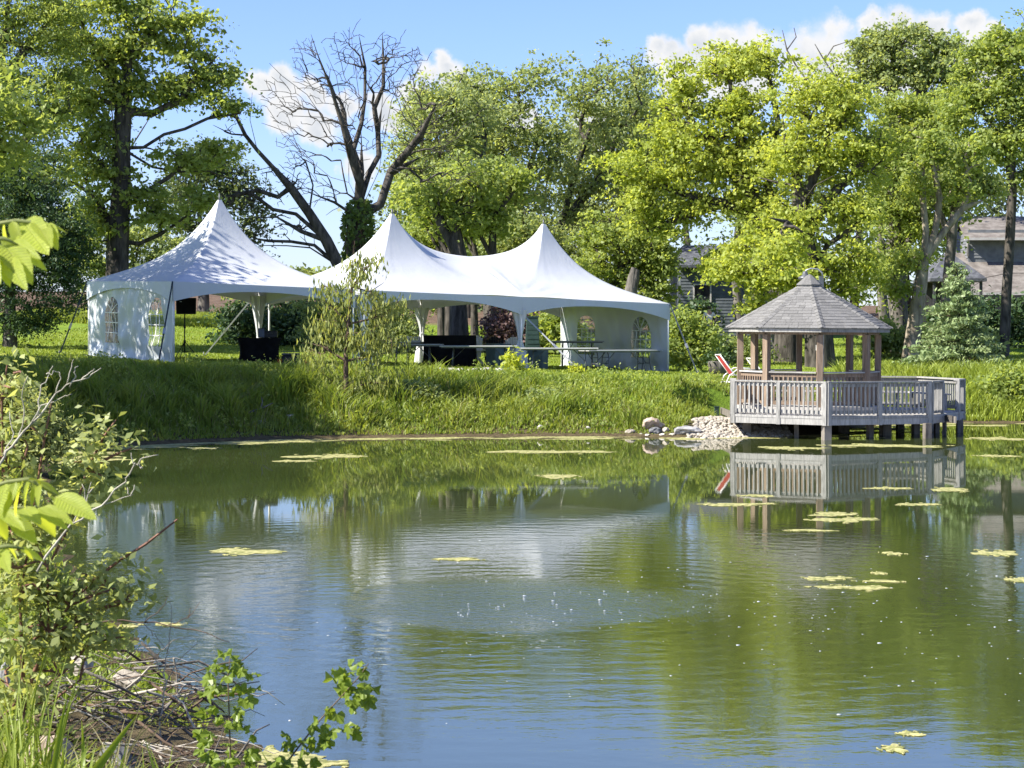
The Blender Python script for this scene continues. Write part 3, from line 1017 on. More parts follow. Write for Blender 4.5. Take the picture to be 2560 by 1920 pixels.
# ------------------------------------------------------------------ gazebo on its deck
def build_gazebo():
    org = Vector((7.80, 52.6, 0.0))
    root = empty('gazebo', org, 'weathered wooden gazebo with grey shingled roof standing on a railed deck over the pond', 'gazebo')
    root.rotation_euler = (0, R(0.35), 0)
    D = [Vector(p) for p in ((5.56, 50.6), (7.76, 49.3), (10.56, 50.5), (12.0, 53.2), (11.3, 55.6), (6.4, 56.3), (5.98, 54.2))]
    D = [p - org.xy for p in D]
    zd = 0.60
    n = len(D)

    def span(y):
        xs = []
        for i in range(n):
            a, b = D[i], D[(i + 1) % n]
            if (a.y > y) != (b.y > y):
                xs.append(a.x + (y - a.y) * (b.x - a.x) / (b.y - a.y))
        return (min(xs), max(xs)) if len(xs) >= 2 else None
    y = min(p.y for p in D) + 0.10
    while y < max(p.y for p in D) - 0.05:
        sp = span(y)
        if sp and sp[1] - sp[0] > 0.4:
            MB().box(((sp[0] + sp[1]) / 2, y, zd - 0.02 + random.uniform(-.002, .002)), (sp[1] - sp[0] - 0.06, 0.136, 0.036)).build('deck_board', M['deck_wood_flat'], root)
        y += 0.146
    # joists below and the rim
    for x in np.arange(-2.0, 4.0, 0.6):
        MB().box((x, 0.4, zd - 0.13), (0.04, 5.0, 0.17)).build('joist', M['pile_wood'], root)
    for i in range(n):
        a, b = D[i], D[(i + 1) % n]
        t = (b - a).normalized(); o = Vector((t.y, -t.x))
        a2, b2 = a + t * 0.02, b - t * 0.02
        for z, h, th in ((zd - 0.155, 0.15, 0.04), (zd - 0.045, 0.062, 0.05)):
            c = o * (th / 2)
            MB().bar((a2.x + c.x, a2.y + c.y, z), (b2.x + c.x, b2.y + c.y, z), th, h).build('rim_board', M['deck_wood'], root)
    ztop = 1.43

    def post(p, z0=0.36, z1=ztop - 0.02, w=0.10, ang=0.0, m='deck_wood'):
        MB().box((p.x, p.y, (z0 + z1) / 2), (w, w, z1 - z0), Matrix.Rotation(ang, 3, 'Z')).build('post', M[m], root)

    def rail(a, b, u0=0.0, u1=1.0, posts=(0, .5, 1), za=ztop, inset=0.0, bal=True):
        t = (b - a).normalized(); o = Vector((t.y, -t.x)); L = (b - a).length
        ang = math.atan2(t.y, t.x)
        A = a + t * L * u0; B = a + t * L * u1
        c = o * (-0.02 - inset)
        MB().bar((A.x + c.x, A.y + c.y, za), (B.x + c.x, B.y + c.y, za), 0.155, 0.038).build('rail_cap', M['deck_wood'], root)
        MB().bar((A.x + c.x, A.y + c.y, za - 0.075), (B.x + c.x, B.y + c.y, za - 0.075), 0.04, 0.09).build('top_rail', M['deck_wood'], root)
        MB().bar((A.x + c.x, A.y + c.y, zd + 0.085), (B.x + c.x, B.y + c.y, zd + 0.085), 0.04, 0.085).build('bottom_rail', M['deck_wood'], root)
        for q in posts:
            p = a + t * L * q
            post(p + o * 0.012 + (t * 0.05 if q == u0 else (-t * 0.05 if q == u1 else t * 0)), ang=ang)
        k = int((u1 - u0) * L / 0.118)
        for i in range(1, k):
            q = A + (B - A) * (i / k)
            if min(abs((q - (a + t * L * r)).length) for r in posts) < 0.08: continue
            q = q + o * (0.022 - inset)
            MB().box((q.x, q.y, (zd + 0.02 + za - 0.045) / 2), (0.037, 0.037, za - 0.045 - zd - 0.02), Matrix.Rotation(ang + random.uniform(-.05, .05), 3, 'Z')).build('baluster', M['deck_wood'], root)
    Lp, N, C, V, K, W, E = D
    rail(Lp, N); rail(N, C)
    rail(C, V, 0, 0.34, posts=(0, .34)); rail(C, V, 0.80, 1.0, posts=(.80, 1.0))
    rail(V, K, posts=(0, 1)); rail(K, W, posts=(0, .25, .5, .75, 1)); rail(E, Lp, 0.55, 1.0, posts=(.55,))
    # bench along the far rails
    for a, b in ((V, K), (K, W)):
        t = (b - a).normalized(); o = Vector((t.y, -t.x))
        for q in (0.30, 0.46):
            A, B = a + t * 0.25 - o * q, b - t * 0.25 - o * q
            MB().bar((A.x, A.y, zd + 0.42), (B.x, B.y, zd + 0.42), 0.14, 0.04).build('bench_board', M['deck_wood_flat'], root)
        for q in (0.12, 0.5, 0.88):
            p = a.lerp(b, q) - o * 0.38
            MB().box((p.x, p.y, zd + 0.20), (0.09, 0.09, 0.40)).build('bench_leg', M['deck_wood'], root)
    # piles
    for px, dd, w in ((2066, 49.42, .19), (2175, 50.7, .14), (2213, 51.6, .24), (2289, 52.2, .17), (2318, 50.15, .17), (2342, 52.7, .12), (2361, 51.6, .11), (2399, 53.0, .16),
                      (1991, 50.6, .12), (1870, 51.3, .22), (2110, 52.5, .24), (2030, 53.4, .2), (1935, 53, .2), (2250, 54.8, .18), (2330, 55.3, .18)):
        p = Vector(((px - 1280) / 5000 * dd, dd)) - org.xy
        MB().box((p.x, p.y, -0.10), (w, w, 1.0), Matrix.Rotation(R(random.uniform(-25, 25)), 3, 'Z')).build('pile', M['pile_wood'], root)
    # raised octagonal floor
    def octo(r, z, k):
        a = R(-90 + 45 * k)
        return Vector((r * math.cos(a), r * math.sin(a), z))
    fl = MB()
    fl.add([octo(1.98, zd + 0.004, k) for k in range(8)] + [octo(1.98, zd + 0.15, k) for k in range(8)], [tuple(range(8, 16))] + [(k, (k + 1) % 8, 8 + (k + 1) % 8, 8 + k) for k in range(8)])
    fl.build('gazebo_floor', M['deck_wood_flat'], root)
    zf = zd + 0.15
    for k in range(8):
        p = octo(1.81, 0, k)
        MB().box((p.x, p.y, (zf + 2.60) / 2), (0.15, 0.15, 2.60 - zf), Matrix.Rotation(R(45 * k), 3, 'Z')).build('roof_post', M['post_wood'], root)
        q = octo(1.81, 0, (k + 1) % 8)
        MB().bar((p.x, p.y, 2.655), (q.x, q.y, 2.655), 0.09, 0.11).build('header_beam', M['post_wood'], root)
        a, b = octo(2.10, 2.725, k), octo(2.10, 2.725, (k + 1) % 8)
        MB().bar(a, b, 0.04, 0.125).build('fascia', M['deck_wood'], root)
        if k != 3:
            a, b = octo(1.81, 0, k), octo(1.81, 0, (k + 1) % 8)
            t = (b - a).normalized()
            a, b = a + t * 0.08, b - t * 0.08
            ang = math.atan2(t.y, t.x)
            MB().bar((a.x, a.y, 1.635), (b.x, b.y, 1.635), 0.14, 0.036).build('rail_cap', M['deck_wood_flat'], root)
            MB().bar((a.x, a.y, 1.56), (b.x, b.y, 1.56), 0.04, 0.09).build('top_rail', M['post_wood'], root)
            MB().bar((a.x, a.y, zf + 0.10), (b.x, b.y, zf + 0.10), 0.04, 0.09).build('bottom_rail', M['post_wood'], root)
            for i in range(1, 10):
                q = a.lerp(b, i / 10)
                MB().box((q.x, q.y, (zf + 0.14 + 1.52) / 2), (0.04, 0.04, 1.52 - zf - 0.14), Matrix.Rotation(ang, 3, 'Z')).build('baluster', M['post_wood'], root)
    # roof: boarding, shingle courses, hip caps, cupola
    r0, z0, r1, z1 = 2.15, 2.775, 0.27, 3.87
    roof = MB()
    roof.add([octo(r0, z0, k) for k in range(8)] + [octo(r1, z1, k) for k in range(8)], [(k, (k + 1) % 8, 8 + (k + 1) % 8, 8 + k) for k in range(8)])
    roof.add([octo(r0, z0 - 0.02, k) for k in range(8)] + [octo(r1, z1 - 0.03, k) for k in range(8)], [((k + 1) % 8, k, 8 + k, 8 + (k + 1) % 8) for k in range(8)])
    ro = roof.build('roof', M['shingle_dark'], root)
    rows = 15
    rest = MB()
    for k in range(8):
        A, B, Cc, Dd = octo(r0 + 0.03, z0 - 0.015, k), octo(r0 + 0.03, z0 - 0.015, (k + 1) % 8), octo(r1, z1, (k + 1) % 8), octo(r1, z1, k)
        nrm = (B - A).cross(Dd - A).normalized()
        front = k in (0, 7, 1, 6)
        for rI in range(rows):
            v0, v1 = rI / rows, min(1.0, (rI + 1.35) / rows)
            w0 = A.lerp(Dd, v0), B.lerp(Cc, v0); w1 = A.lerp(Dd, v1), B.lerp(Cc, v1)
            Lw = (w0[1] - w0[0]).length
            e = (w0[1] - w0[0]).normalized()
            mid0 = (w0[0] + w0[1]) / 2; mid1 = (w1[0] + w1[1]) / 2
            hw0 = Lw / 2; hw1 = (w1[1] - w1[0]).length / 2
            u = -hw0 - random.uniform(0, 0.3)
            while u < hw0:
                wd = random.choice((0.16, 0.24, 0.30, 0.36))
                ua, ub = max(u, -hw0), min(u + wd - 0.006, hw0)
                u += wd
                if ub - ua < 0.04: continue
                lift = 0.012 + random.uniform(0, 0.006); drop = random.uniform(-.006, .006)
                ta, tb = max(-hw1, min(ua, hw1)), max(-hw1, min(ub, hw1))
                down = (mid0 - mid1).normalized() * drop
                p = [mid0 + e * ua + nrm * lift + down, mid0 + e * ub + nrm * lift + down, mid1 + e * tb + nrm * 0.004, mid1 + e * ta + nrm * 0.004]
                q = [mid0 + e * ua + down, mid0 + e * ub + down]
                vs = p + q; fs = [(0, 1, 2, 3), (4, 5, 1, 0), (4, 0, 3), (1, 5, 2)]
                if front:
                    MB().add(vs, fs).build('shingle', M['shingle_grey'], ro)
                else:
                    rest.add(vs, fs)
    rest.build('shingle_courses', M['shingle_grey'], ro)['kind'] = 'stuff'
    for k in range(8):
        a, b = octo(r0 + 0.04, z0 + 0.0, k), octo(r1, z1, k)
        hc = MB()
        out = Vector((a.x, a.y, 0)).normalized(); sd = Vector((-out.y, out.x, 0))
        up = Vector((out.x * 0.5, out.y * 0.5, 0.86))
        for i in range(14):
            p = a.lerp(b, i / 14) + up * 0.030; q = a.lerp(b, min(1, (i + 1.25) / 14)) + up * 0.016
            dn = Vector((0, 0, -0.035)) - out * 0.012
            hc.add([p - sd * .085 + dn, p, p + sd * .085 + dn, q + sd * .085 + dn, q, q - sd * .085 + dn, p - up * 0.02], [(0, 1, 4, 5), (1, 2, 3, 4), (0, 6, 1), (1, 6, 2)])
        hc.build('hip_cap', M['shingle_grey'], ro)
    cu = MB()
    cu.add([octo(0.30, 3.80, k) for k in range(8)] + [octo(0.30, 3.90, k) for k in range(8)], [(k, (k + 1) % 8, 8 + (k + 1) % 8, 8 + k) for k in range(8)])
    cuo = cu.build('cupola', M['deck_wood'], root)
    cp = MB()
    cp.add([octo(0.345, 3.895, k) for k in range(8)] + [octo(0.345, 3.915, k) for k in range(8)] + [octo(0.09, 4.14, k) for k in range(8)] + [Vector((0, 0, 4.19))],
           [(k, (k + 1) % 8, 8 + (k + 1) % 8, 8 + k) for k in range(8)] + [(8 + k, 8 + (k + 1) % 8, 16 + (k + 1) % 8, 16 + k) for k in range(8)] + [(16 + k, 16 + (k + 1) % 8, 24) for k in range(8)] + [tuple(reversed(range(8)))])
    cp.build('cupola_cap', M['shingle_grey'], cuo)


build_gazebo()


def build_lamp_post():
    p = ppt(2053, 930, 58.6); z = gz(p.x, p.y)
    o = empty('lamp_post', (p.x, p.y, z), 'slim grey-green lamp post with a gooseneck shade behind the gazebo', 'lamp post')
    top = EYE + (820 - 690) / 5000 * 58.6 - z
    MB().box((0, 0, top / 2 - .1), (0.13, 0.13, top + 0.2)).build('post', M['siding_slate'], o)
    MB().tube([(-0.10, -0.05, 0), (-0.10, -0.05, top * 0.62)], 0.028, 8).build('conduit', M['white_plastic'], o)
    MB().box((-0.11, -0.07, top * 0.45), (0.10, 0.08, 0.16)).build('junction_box', M['white_plastic'], o)
    MB().tube([(0.06, 0, top - .05), (0.02, 0, top + 0.10), (-0.10, 0, top + 0.20), (-0.30, 0, top + 0.22), (-0.44, 0, top + 0.17), (-0.47, 0, top + 0.08)], 0.022, 8).build('arm', M['grey_metal'], o)
    sh = MB().lathe([(0.04, top + 0.14), (0.07, top + 0.12), (0.09, top + 0.02), (0.20, top - 0.03), (0.21, top - 0.10), (0.185, top - 0.10), (0.17, top - 0.04)], (-0.47, 0, 0), 18).build('shade', M['dark_metal'], o)
    MB().lathe([(0.0, top - 0.045), (0.15, top - 0.05), (0.20, top - 0.105), (0.0, top - 0.12)], (-0.47, 0, 0), 16).build('diffuser', M['white_plastic'], sh)


build_lamp_post()

# ------------------------------------------------------------------ trees
def build_trees():
    # the tall leafy tree at the edge of the view whose crown shades the bank and the first tent
    tree('shade_tree', 'tall fine-leaved bright green tree reaching in over the bank beside the first tent', 'tree', 54.3,
         [[(-330, 760), (-328, 640), (-320, 480), (-300, 330), (-280, 150), (-270, -60)],
          [(-322, 500), (-240, 380), (-140, 300), (-40, 250)], [(-310, 400), (-200, 230), (-90, 120), (20, 60)], [(-325, 520), (-420, 380), (-520, 250)], [(-290, 250), (-200, 60), (-120, -80)],
          [(-300, 330, 0), (-260, 220, 5), (-200, 160, 8)], [(-310, 360, 0), (-250, 280, -4), (-180, 200, -7)]],
         [(60, 250, 85, 45), (-60, 210, 130, 70), (20, 330, 70, 50), (-240, 120, 150, 90), (-420, 180, 150, 110), (-120, 130, 120, 60),
          (-200, 250, 150, 90, 3), (-140, 200, 130, 90, -4), (-240, 130, 130, 80, 5), (-120, 330, 110, 60, 0), (-260, 320, 130, 80, -5), (-300, 220, 140, 90, 4), (-240, 190, 140, 90, -6), (-330, 130, 140, 90, -5), (-150, 270, 110, 70, -6), (-400, 260, 140, 90, -3), (-210, 70, 110, 60, 1), (-260, 40, 110, 60, -3), (-170, 150, 100, 60, 2), (-60, 150, 110, 60, 3), (-150, 95, 110, 60, 3.5), (-210, 180, 110, 60, 4), (10, 195, 70, 36, 3), (-100, 60, 80, 40, 4)],
         'leaf_fresh', 'bark_dark', 500, 56, 0.23, 0.46, 0.42, flat=0.5, asp=0.42, droop=0.25)
    tree('leafy_tree', 'tall bright green leafy tree filling the corner of the sky beside the oak', 'tree', 73,
         [[(-60, 740), (-58, 600), (-50, 450), (-30, 300), (0, 150), (20, 0)], [(-50, 450), (40, 330), (100, 230)], [(-40, 380), (-120, 250), (-160, 140)], [(-10, 200), (60, 100), (110, 40)]],
         [(40, 40, 100, 70), (110, 110, 70, 80), (-40, 90, 100, 90), (30, 180, 100, 80), (120, 220, 60, 60), (-60, 230, 110, 90), (40, 300, 90, 60), (90, -20, 100, 60), (-80, -20, 100, 80), (120, 20, 70, 60), (60, 400, 90, 60), (110, 350, 70, 60), (20, 470, 90, 60), (100, 270, 60, 50), (150, 170, 50, 60)],
         'leaf_fresh', 'bark_dark', 430, 62, 0.20, 0.46, 0.36, flat=0.55, asp=0.45)
    tree('shore_tree', 'broad tree on the left shore that throws its shade across the bank', 'tree', 46.8,
         [[(-560, 800), (-556, 640), (-550, 480), (-540, 300), (-530, 120)], [(-552, 520), (-430, 380), (-330, 280)], [(-548, 480), (-660, 340), (-740, 240)], [(-545, 380), (-440, 200), (-380, 60)], [(-540, 300), (-620, 150), (-640, 0)]],
         [(-300, 260, 130, 100), (-420, 150, 170, 130), (-560, 60, 190, 130), (-700, 200, 170, 140), (-430, 330, 160, 90, 2), (-560, 200, 170, 130, -3), (-330, 130, 130, 100, 3), (-520, 320, 160, 100, -2), (-640, 330, 150, 90, 3), (-270, 340, 100, 70, -1), (-400, -10, 130, 90)],
         'leaf_fresh', 'bark_dark', 330, 60, 0.22, 0.50, 0.36, flat=0.5)
    tree('yew_tree', 'dark dense evergreen tree standing low on the lawn beside the tent wall', 'tree', 71,
         [[(22, 735), (22, 640), (26, 520), (20, 400), (18, 330)], [(22, 600), (90, 560), (150, 540)], [(24, 560), (-50, 520), (-120, 500)]],
         [(20, 560, 120, 110), (60, 450, 110, 100), (-70, 500, 110, 140), (110, 600, 70, 70), (30, 380, 110, 70), (140, 500, 60, 70), (30, 690, 90, 35), (100, 680, 50, 35), (-90, 640, 90, 60), (150, 580, 50, 60), (120, 520, 70, 60), (160, 650, 40, 30)],
         'leaf_dark', 'bark_dark', 300, 110, 0.19, 0.50, 0.20, asp=0.4, droop=0.3)
    # the oak
    tree('oak_tree', 'large oak with a gnarled dark trunk and long bare limbs rising behind the first tent', 'tree', 76,
         [[(256, 720), (253, 620), (256, 520), (262, 420), (262, 320), (266, 240), (276, 140), (300, 40)],
          [(262, 530), (300, 525), (345, 505), (385, 478), (420, 455), (470, 440)], [(262, 450), (320, 410), (365, 385), (400, 350), (440, 320), (500, 310)],
          [(264, 330), (310, 318), (355, 290), (400, 280), (450, 255), (520, 245)], [(266, 262), (330, 245), (390, 215), (425, 170), (470, 120)],
          [(258, 400), (215, 350), (180, 320), (140, 300)], [(258, 480), (210, 430), (170, 400), (150, 390)], [(268, 220), (230, 150), (190, 90), (170, 30)], [(280, 120), (330, 70), (370, 40)],
          [(264, 300), (330, 360), (390, 372), (450, 372), (520, 395)], [(262, 400, 0), (280, 330, 4), (320, 260, 7)], [(262, 380, 0), (250, 300, -4), (240, 220, -6)]],
         [(330, 55, 90, 55), (400, 105, 75, 42), (250, 110, 90, 80), (480, 165, 70, 34), (300, 185, 85, 50), (180, 215, 80, 80), (395, 345, 80, 34), (190, 370, 80, 70), (470, 330, 70, 30),
          (150, 90, 70, 90), (390, 190, 60, 40), (230, 290, 60, 50), (310, 420, 70, 40), (500, 230, 60, 26), (250, 0, 130, 50), (440, 200, 50, 30), (340, 470, 70, 40), (200, 470, 60, 60), (440, 430, 60, 30), (420, 40, 50, 30)],
         'leaf_fresh', 'bark_dark', 330, 62, 0.27, 0.48, 0.42, flat=0.42, shell=1.6, minr=0.03)
    tree('pale_tree', 'pale hazy-leaved tree glimpsed beyond the oak and over the first tent', 'tree', 108,
         [[(440, 700), (440, 560), (430, 450), (440, 330)], [(440, 540), (400, 450), (380, 380)], [(438, 500), (480, 420), (510, 380)]],
         [(425, 360, 75, 60), (500, 410, 75, 60), (400, 480, 60, 60), (500, 520, 50, 50), (450, 560, 60, 40), (340, 560, 50, 60), (280, 620, 70, 40), (470, 350, 60, 50), (540, 480, 40, 50), (380, 420, 60, 50), (520, 560, 60, 40)],
         'leaf_pale', 'bark_grey', 250, 50, 0.30, 0.70, 0.26)
    # the leaning leafless tree
    tree('leaning_tree', 'leaning leafless tree with a long dark trunk slanting away from the dead oak', 'tree', 78.5,
         [[(742, 610), (732, 575), (706, 520), (668, 460), (628, 405), (588, 360), (556, 325), (530, 292), (512, 255), (500, 210), (490, 165)],
          [(700, 515), (650, 500), (600, 470), (560, 470), (500, 500), (470, 520)], [(690, 490), (640, 462), (590, 452), (545, 420), (490, 412), (440, 418)],
          [(640, 420), (600, 425), (555, 410), (500, 425), (445, 430)], [(590, 362), (556, 368), (520, 372), (470, 372)], [(724, 560), (680, 530), (630, 522), (580, 520), (548, 515)],
          [(720, 555), (670, 535), (620, 530), (560, 530)], [(556, 325), (540, 260), (545, 200)], [(512, 255), (480, 240), (450, 200)], [(530, 292), (500, 290), (460, 270)],
          [(668, 460), (676, 400), (660, 350), (640, 330)], [(628, 405), (640, 350), (625, 320)]],
         [(540, 430, 70, 40), (480, 440, 50, 40), (620, 470, 50, 40), (560, 500, 50, 35), (500, 250, 40, 50), (600, 380, 45, 40), (640, 390, 40, 50), (650, 490, 40, 30)],
         'leaf_fresh', 'bark_dark', 330, 0, 0.2, 0.3, 0.25, wander=0.07, minr=0.012, flare=0.2, pexp=0.58)
    A, O = lobe_points([(500, 225, 40, 50), (455, 270, 40, 30), (530, 300, 25, 30)], 78.5, 26)
    # the dead oak with its ivy
    Y = 80
    z1 = lambda *p: [(x * .3906, y * .3906) + ((d,) if d else ()) for x, y, d in p]
    z2 = lambda *p: [(691 + x * .3906, y * .3906) + ((d,) if d else ()) for x, y, d in p]
    guides = [[(758, 640), (762, 580), (768, 520), (772, 470), (776, 440)],
              z1((1980, 1120, 0), (1990, 1000, -.3), (1940, 860, -.8), (1900, 700, -1), (1830, 480, -1.5), (1760, 300, -2), (1720, 190, -2)),
              z1((1985, 1130, 0), (2000, 950, .6), (2000, 800, 1), (1990, 560, 1.5), (1960, 380, 2), (1940, 180, 2.4)),
              z1((1990, 1130, 0), (2040, 960, 1), (2090, 860, 1.2), (2110, 600, 2), (2125, 400, 2.5), (2115, 190, 2.5)),
              z1((1940, 860, -.8), (1830, 740, -1.6), (1700, 520, -2.6), (1560, 420, -3), (1490, 350, -3.2)),
              z1((1980, 1060, 0), (1930, 1010, 1), (1830, 980, 2), (1700, 880, 3.5), (1560, 740, 4.5), (1535, 690, 5)),
              z1((1960, 1240, 0), (1850, 1120, -1), (1700, 1060, -2), (1590, 1020, -3), (1480, 920, -4)),
              z2((215, 1210, 0), (290, 1040, -1), (330, 940, -1.5), (340, 800, -2), (400, 560, -2.5), (470, 420, -3), (550, 290, -3)),
              z2((240, 1250, 0), (330, 1130, .5), (400, 960, 1), (560, 870, 2), (760, 770, 3), (900, 600, 4)),
              z2((230, 1260, 0), (330, 1170, 1), (430, 1100, 2.5), (560, 1080, 3.5), (700, 1060, 4.5), (820, 1040, 5)),
              z2((345, 850, -2), (480, 800, -2.5), (600, 640, -3), (700, 560, -3.5), (800, 400, -4)),
              z2((330, 760, 1), (300, 600, 1), (350, 480, 1.4), (345, 180, 2)),
              z2((205, 900, 1), (140, 700, 1), (90, 420, 1.5), (20, 260, 2)),
              z2((200, 820, 0), (250, 560, .5), (250, 380, 1), (215, 190, 1)),
              z1((1900, 700, -1), (1800, 650, -2), (1620, 640, -3), (1480, 560, -4)), z2((400, 960, 1), (560, 740, 0), (640, 580, -1)),
              z2((480, 900, 1.5), (640, 700, 3), (760, 640, 4)), z1((1830, 480, -1.5), (1700, 400, -2.4), (1640, 220, -2.8))]
    tree('dead_oak', 'tall dead oak with a fan of bare black limbs against the sky', 'tree', Y, guides,
         [(690, 180, 70, 90), (790, 160, 110, 90), (870, 170, 60, 90), (620, 250, 60, 70), (930, 260, 80, 70), (960, 380, 90, 50), (640, 340, 60, 60), (760, 280, 80, 80), (850, 300, 70, 80), (960, 300, 60, 70), (580, 200, 35, 40),
          (660, 120, 40, 50), (740, 100, 40, 40), (840, 110, 40, 40), (890, 130, 35, 40), (700, 420, 60, 40), (672, 90, 20, 26), (720, 80, 16, 24), (760, 82, 20, 26), (828, 84, 18, 26), (855, 95, 18, 26), (900, 110, 16, 26), (640, 120, 20, 24), (600, 170, 20, 20), (910, 190, 20, 24)],
         'leaf_mid', 'bark_dark', 1300, 0, 0.2, 0.3, 0.40, wander=0.05, minr=0.012, flare=0.35, pexp=0.68)
    b = dpt(762, 600, Y)
    iv = empty('ivy', (b.x, b.y, gz(b.x, b.y)), 'green ivy climbing the trunk of the dead oak above the tent roof', 'ivy')
    stem = MB()
    for k in range(6):
        stem.tube([Vector((random.uniform(-.4, .4), -.42, 0)), Vector((random.uniform(-.4, .4), -.50, 2)), Vector((random.uniform(-.3, .5), -.50, 4)), Vector((random.uniform(-.1, .5), -.42, 5.4))], 0.02, 5)
    stem.build('vine', M['twig_brown'], iv)
    h = rng.uniform(0, 1, 2600) ** 0.8
    a = rng.uniform(0, 2 * math.pi, 2600)
    rr = 0.50 + 0.22 * rng.uniform(0, 1, 2600) + 0.1 * np.sin(h * 17)
    C = np.stack([h * 0.25 + rr * np.cos(a) * (1.1 - .3 * h), rr * np.sin(a), 0.2 + h * 5.6], 1)
    Vv, F = leaf_quads(C, 0.17, 0.8, 0.2, 0.3)
    mesh_obj('foliage', np_mesh('foliage', Vv, F), M['leaf_ivy'], iv)

    # the row of trees behind the tents
    BG = 'wood-edge trees behind the party tents'
    tree('wood_edge_tree', 'mid-green broad tree rising between the dead oak and the middle peak', 'tree', 97,
         [[(985, 735), (990, 640), (985, 520), (960, 400), (940, 280)], [(988, 600), (930, 480), (880, 380)], [(985, 520), (1030, 420), (1050, 300)]],
         [(940, 215, 75, 65), (900, 320, 70, 80), (960, 380, 90, 90), (1000, 260, 70, 80), (920, 470, 60, 70), (880, 410, 50, 60), (1000, 470, 70, 60)],
         'leaf_mid', 'bark_dark', 250, 42, 0.28, 0.60, 0.30, BG)
    tree('wood_edge_tree', 'grey-green rounded tree directly behind the saddle between two peaks', 'tree', 101,
         [[(1060, 735), (1058, 640), (1060, 540), (1075, 420), (1090, 280)], [(1060, 560), (1020, 430), (1000, 330)], [(1065, 500), (1130, 400), (1170, 280)]],
         [(1080, 200, 75, 65), (1150, 165, 75, 55), (1100, 300, 95, 90), (1160, 290, 70, 80), (1060, 420, 80, 80), (1150, 410, 80, 80), (1100, 510, 90, 50), (1200, 330, 50, 80), (1030, 300, 50, 70), (1000, 180, 40, 40)],
         'leaf_mid', 'bark_dark', 270, 42, 0.28, 0.60, 0.28, BG)
    tree('wood_edge_tree', 'tall full-crowned tree behind the third tent peak', 'tree', 104,
         [[(1205, 735), (1205, 620), (1210, 500), (1240, 380), (1280, 260)], [(1208, 560), (1170, 450), (1190, 340)], [(1215, 480), (1300, 380), (1340, 280)], [(1205, 600), (1280, 520), (1330, 480)]],
         [(1250, 190, 65, 70), (1330, 170, 80, 60), (1290, 280, 100, 90), (1370, 260, 60, 80), (1230, 380, 80, 80), (1320, 390, 100, 80), (1220, 480, 70, 60), (1390, 350, 60, 80), (1400, 450, 70, 60), (1440, 330, 50, 70), (1440, 260, 40, 60), (1380, 160, 40, 40)],
         'leaf_mid', 'bark_dark', 300, 42, 0.28, 0.60, 0.32, BG)
    tree('wood_edge_tree', 'furthest grey-green tree filling the gap between the third peak and the yellow-green trees', 'tree', 113,
         [[(1400, 735), (1400, 620), (1395, 480), (1400, 340), (1410, 230)], [(1398, 520), (1340, 420), (1310, 320)], [(1396, 460), (1450, 380), (1480, 300)]],
         [(1400, 210, 70, 60), (1330, 250, 70, 70), (1460, 280, 60, 70), (1400, 320, 90, 80), (1300, 360, 70, 70), (1470, 400, 60, 60), (1380, 430, 90, 60), (1250, 300, 60, 80), (1280, 460, 70, 50)],
         'leaf_mid', 'bark_dark', 260, 54, 0.28, 0.60, 0.26, BG)
    tree('wood_edge_tree', 'furthest grey-green tree seen through the right-hand limbs of the dead oak', 'tree', 115,
         [[(1010, 735), (1010, 620), (1015, 480), (1010, 340), (1005, 220)], [(1012, 520), (950, 400), (930, 300)], [(1013, 460), (1070, 380), (1090, 300)]],
         [(1010, 210, 70, 60), (950, 270, 70, 70), (1070, 260, 60, 70), (1010, 330, 90, 80), (910, 380, 60, 70), (1090, 380, 70, 70), (980, 450, 90, 60), (1100, 470, 60, 50), (900, 260, 40, 60)],
         'leaf_mid', 'bark_dark', 260, 54, 0.28, 0.60, 0.26, BG)
    tree('understory_tree', 'shady low tree behind the oak trunk at the back of the first tent', 'tree', 92,
         [[(240, 735), (240, 660), (235, 580), (230, 500)], [(238, 620), (290, 590), (330, 560)], [(237, 600), (190, 540), (170, 490)]],
         [(195, 480, 60, 60), (205, 570, 50, 50), (300, 585, 60, 36), (365, 545, 50, 46), (150, 540, 50, 60), (230, 640, 50, 30), (300, 520, 50, 40), (420, 570, 46, 34)],
         'leaf_mid', 'bark_dark', 170, 56, 0.25, 0.48, 0.18)
    tree('understory_tree', 'low leafy understory tree over the end of the long tent roof', 'tree', 92,
         [[(1345, 735), (1345, 640), (1340, 560), (1330, 480)], [(1344, 620), (1400, 560), (1450, 520)], [(1343, 600), (1290, 540), (1260, 510)]],
         [(1310, 500, 80, 55), (1390, 510, 70, 60), (1290, 580, 70, 50), (1370, 590, 70, 60), (1425, 620, 34, 50), (1420, 560, 40, 50), (1320, 640, 70, 50), (1390, 680, 60, 40)],
         'leaf_fresh', 'bark_dark', 200, 62, 0.27, 0.50, 0.28)
    tree('understory_tree', 'low bushy understory tree filling the shade behind the middle tent peak', 'tree', 90,
         [[(900, 735), (900, 640), (895, 560), (890, 500)], [(898, 620), (940, 560), (960, 520)]],
         [(890, 520, 50, 60), (930, 580, 60, 50), (870, 600, 40, 50), (960, 530, 50, 50), (900, 650, 50, 34)], 'leaf_fresh', 'bark_dark', 130, 56, 0.25, 0.48, 0.16)
    tree('understory_tree', 'low bushy understory tree behind the saddle of the long tent roof', 'tree', 94,
         [[(1130, 735), (1130, 640), (1135, 560), (1130, 480)], [(1132, 620), (1090, 560), (1080, 520)], [(1133, 600), (1180, 540), (1200, 500)]],
         [(1130, 500, 60, 50), (1080, 550, 50, 46), (1190, 530, 60, 50), (1150, 580, 60, 40), (1230, 570, 50, 50), (1030, 540, 40, 50)], 'leaf_mid', 'bark_dark', 150, 56, 0.25, 0.48, 0.16)
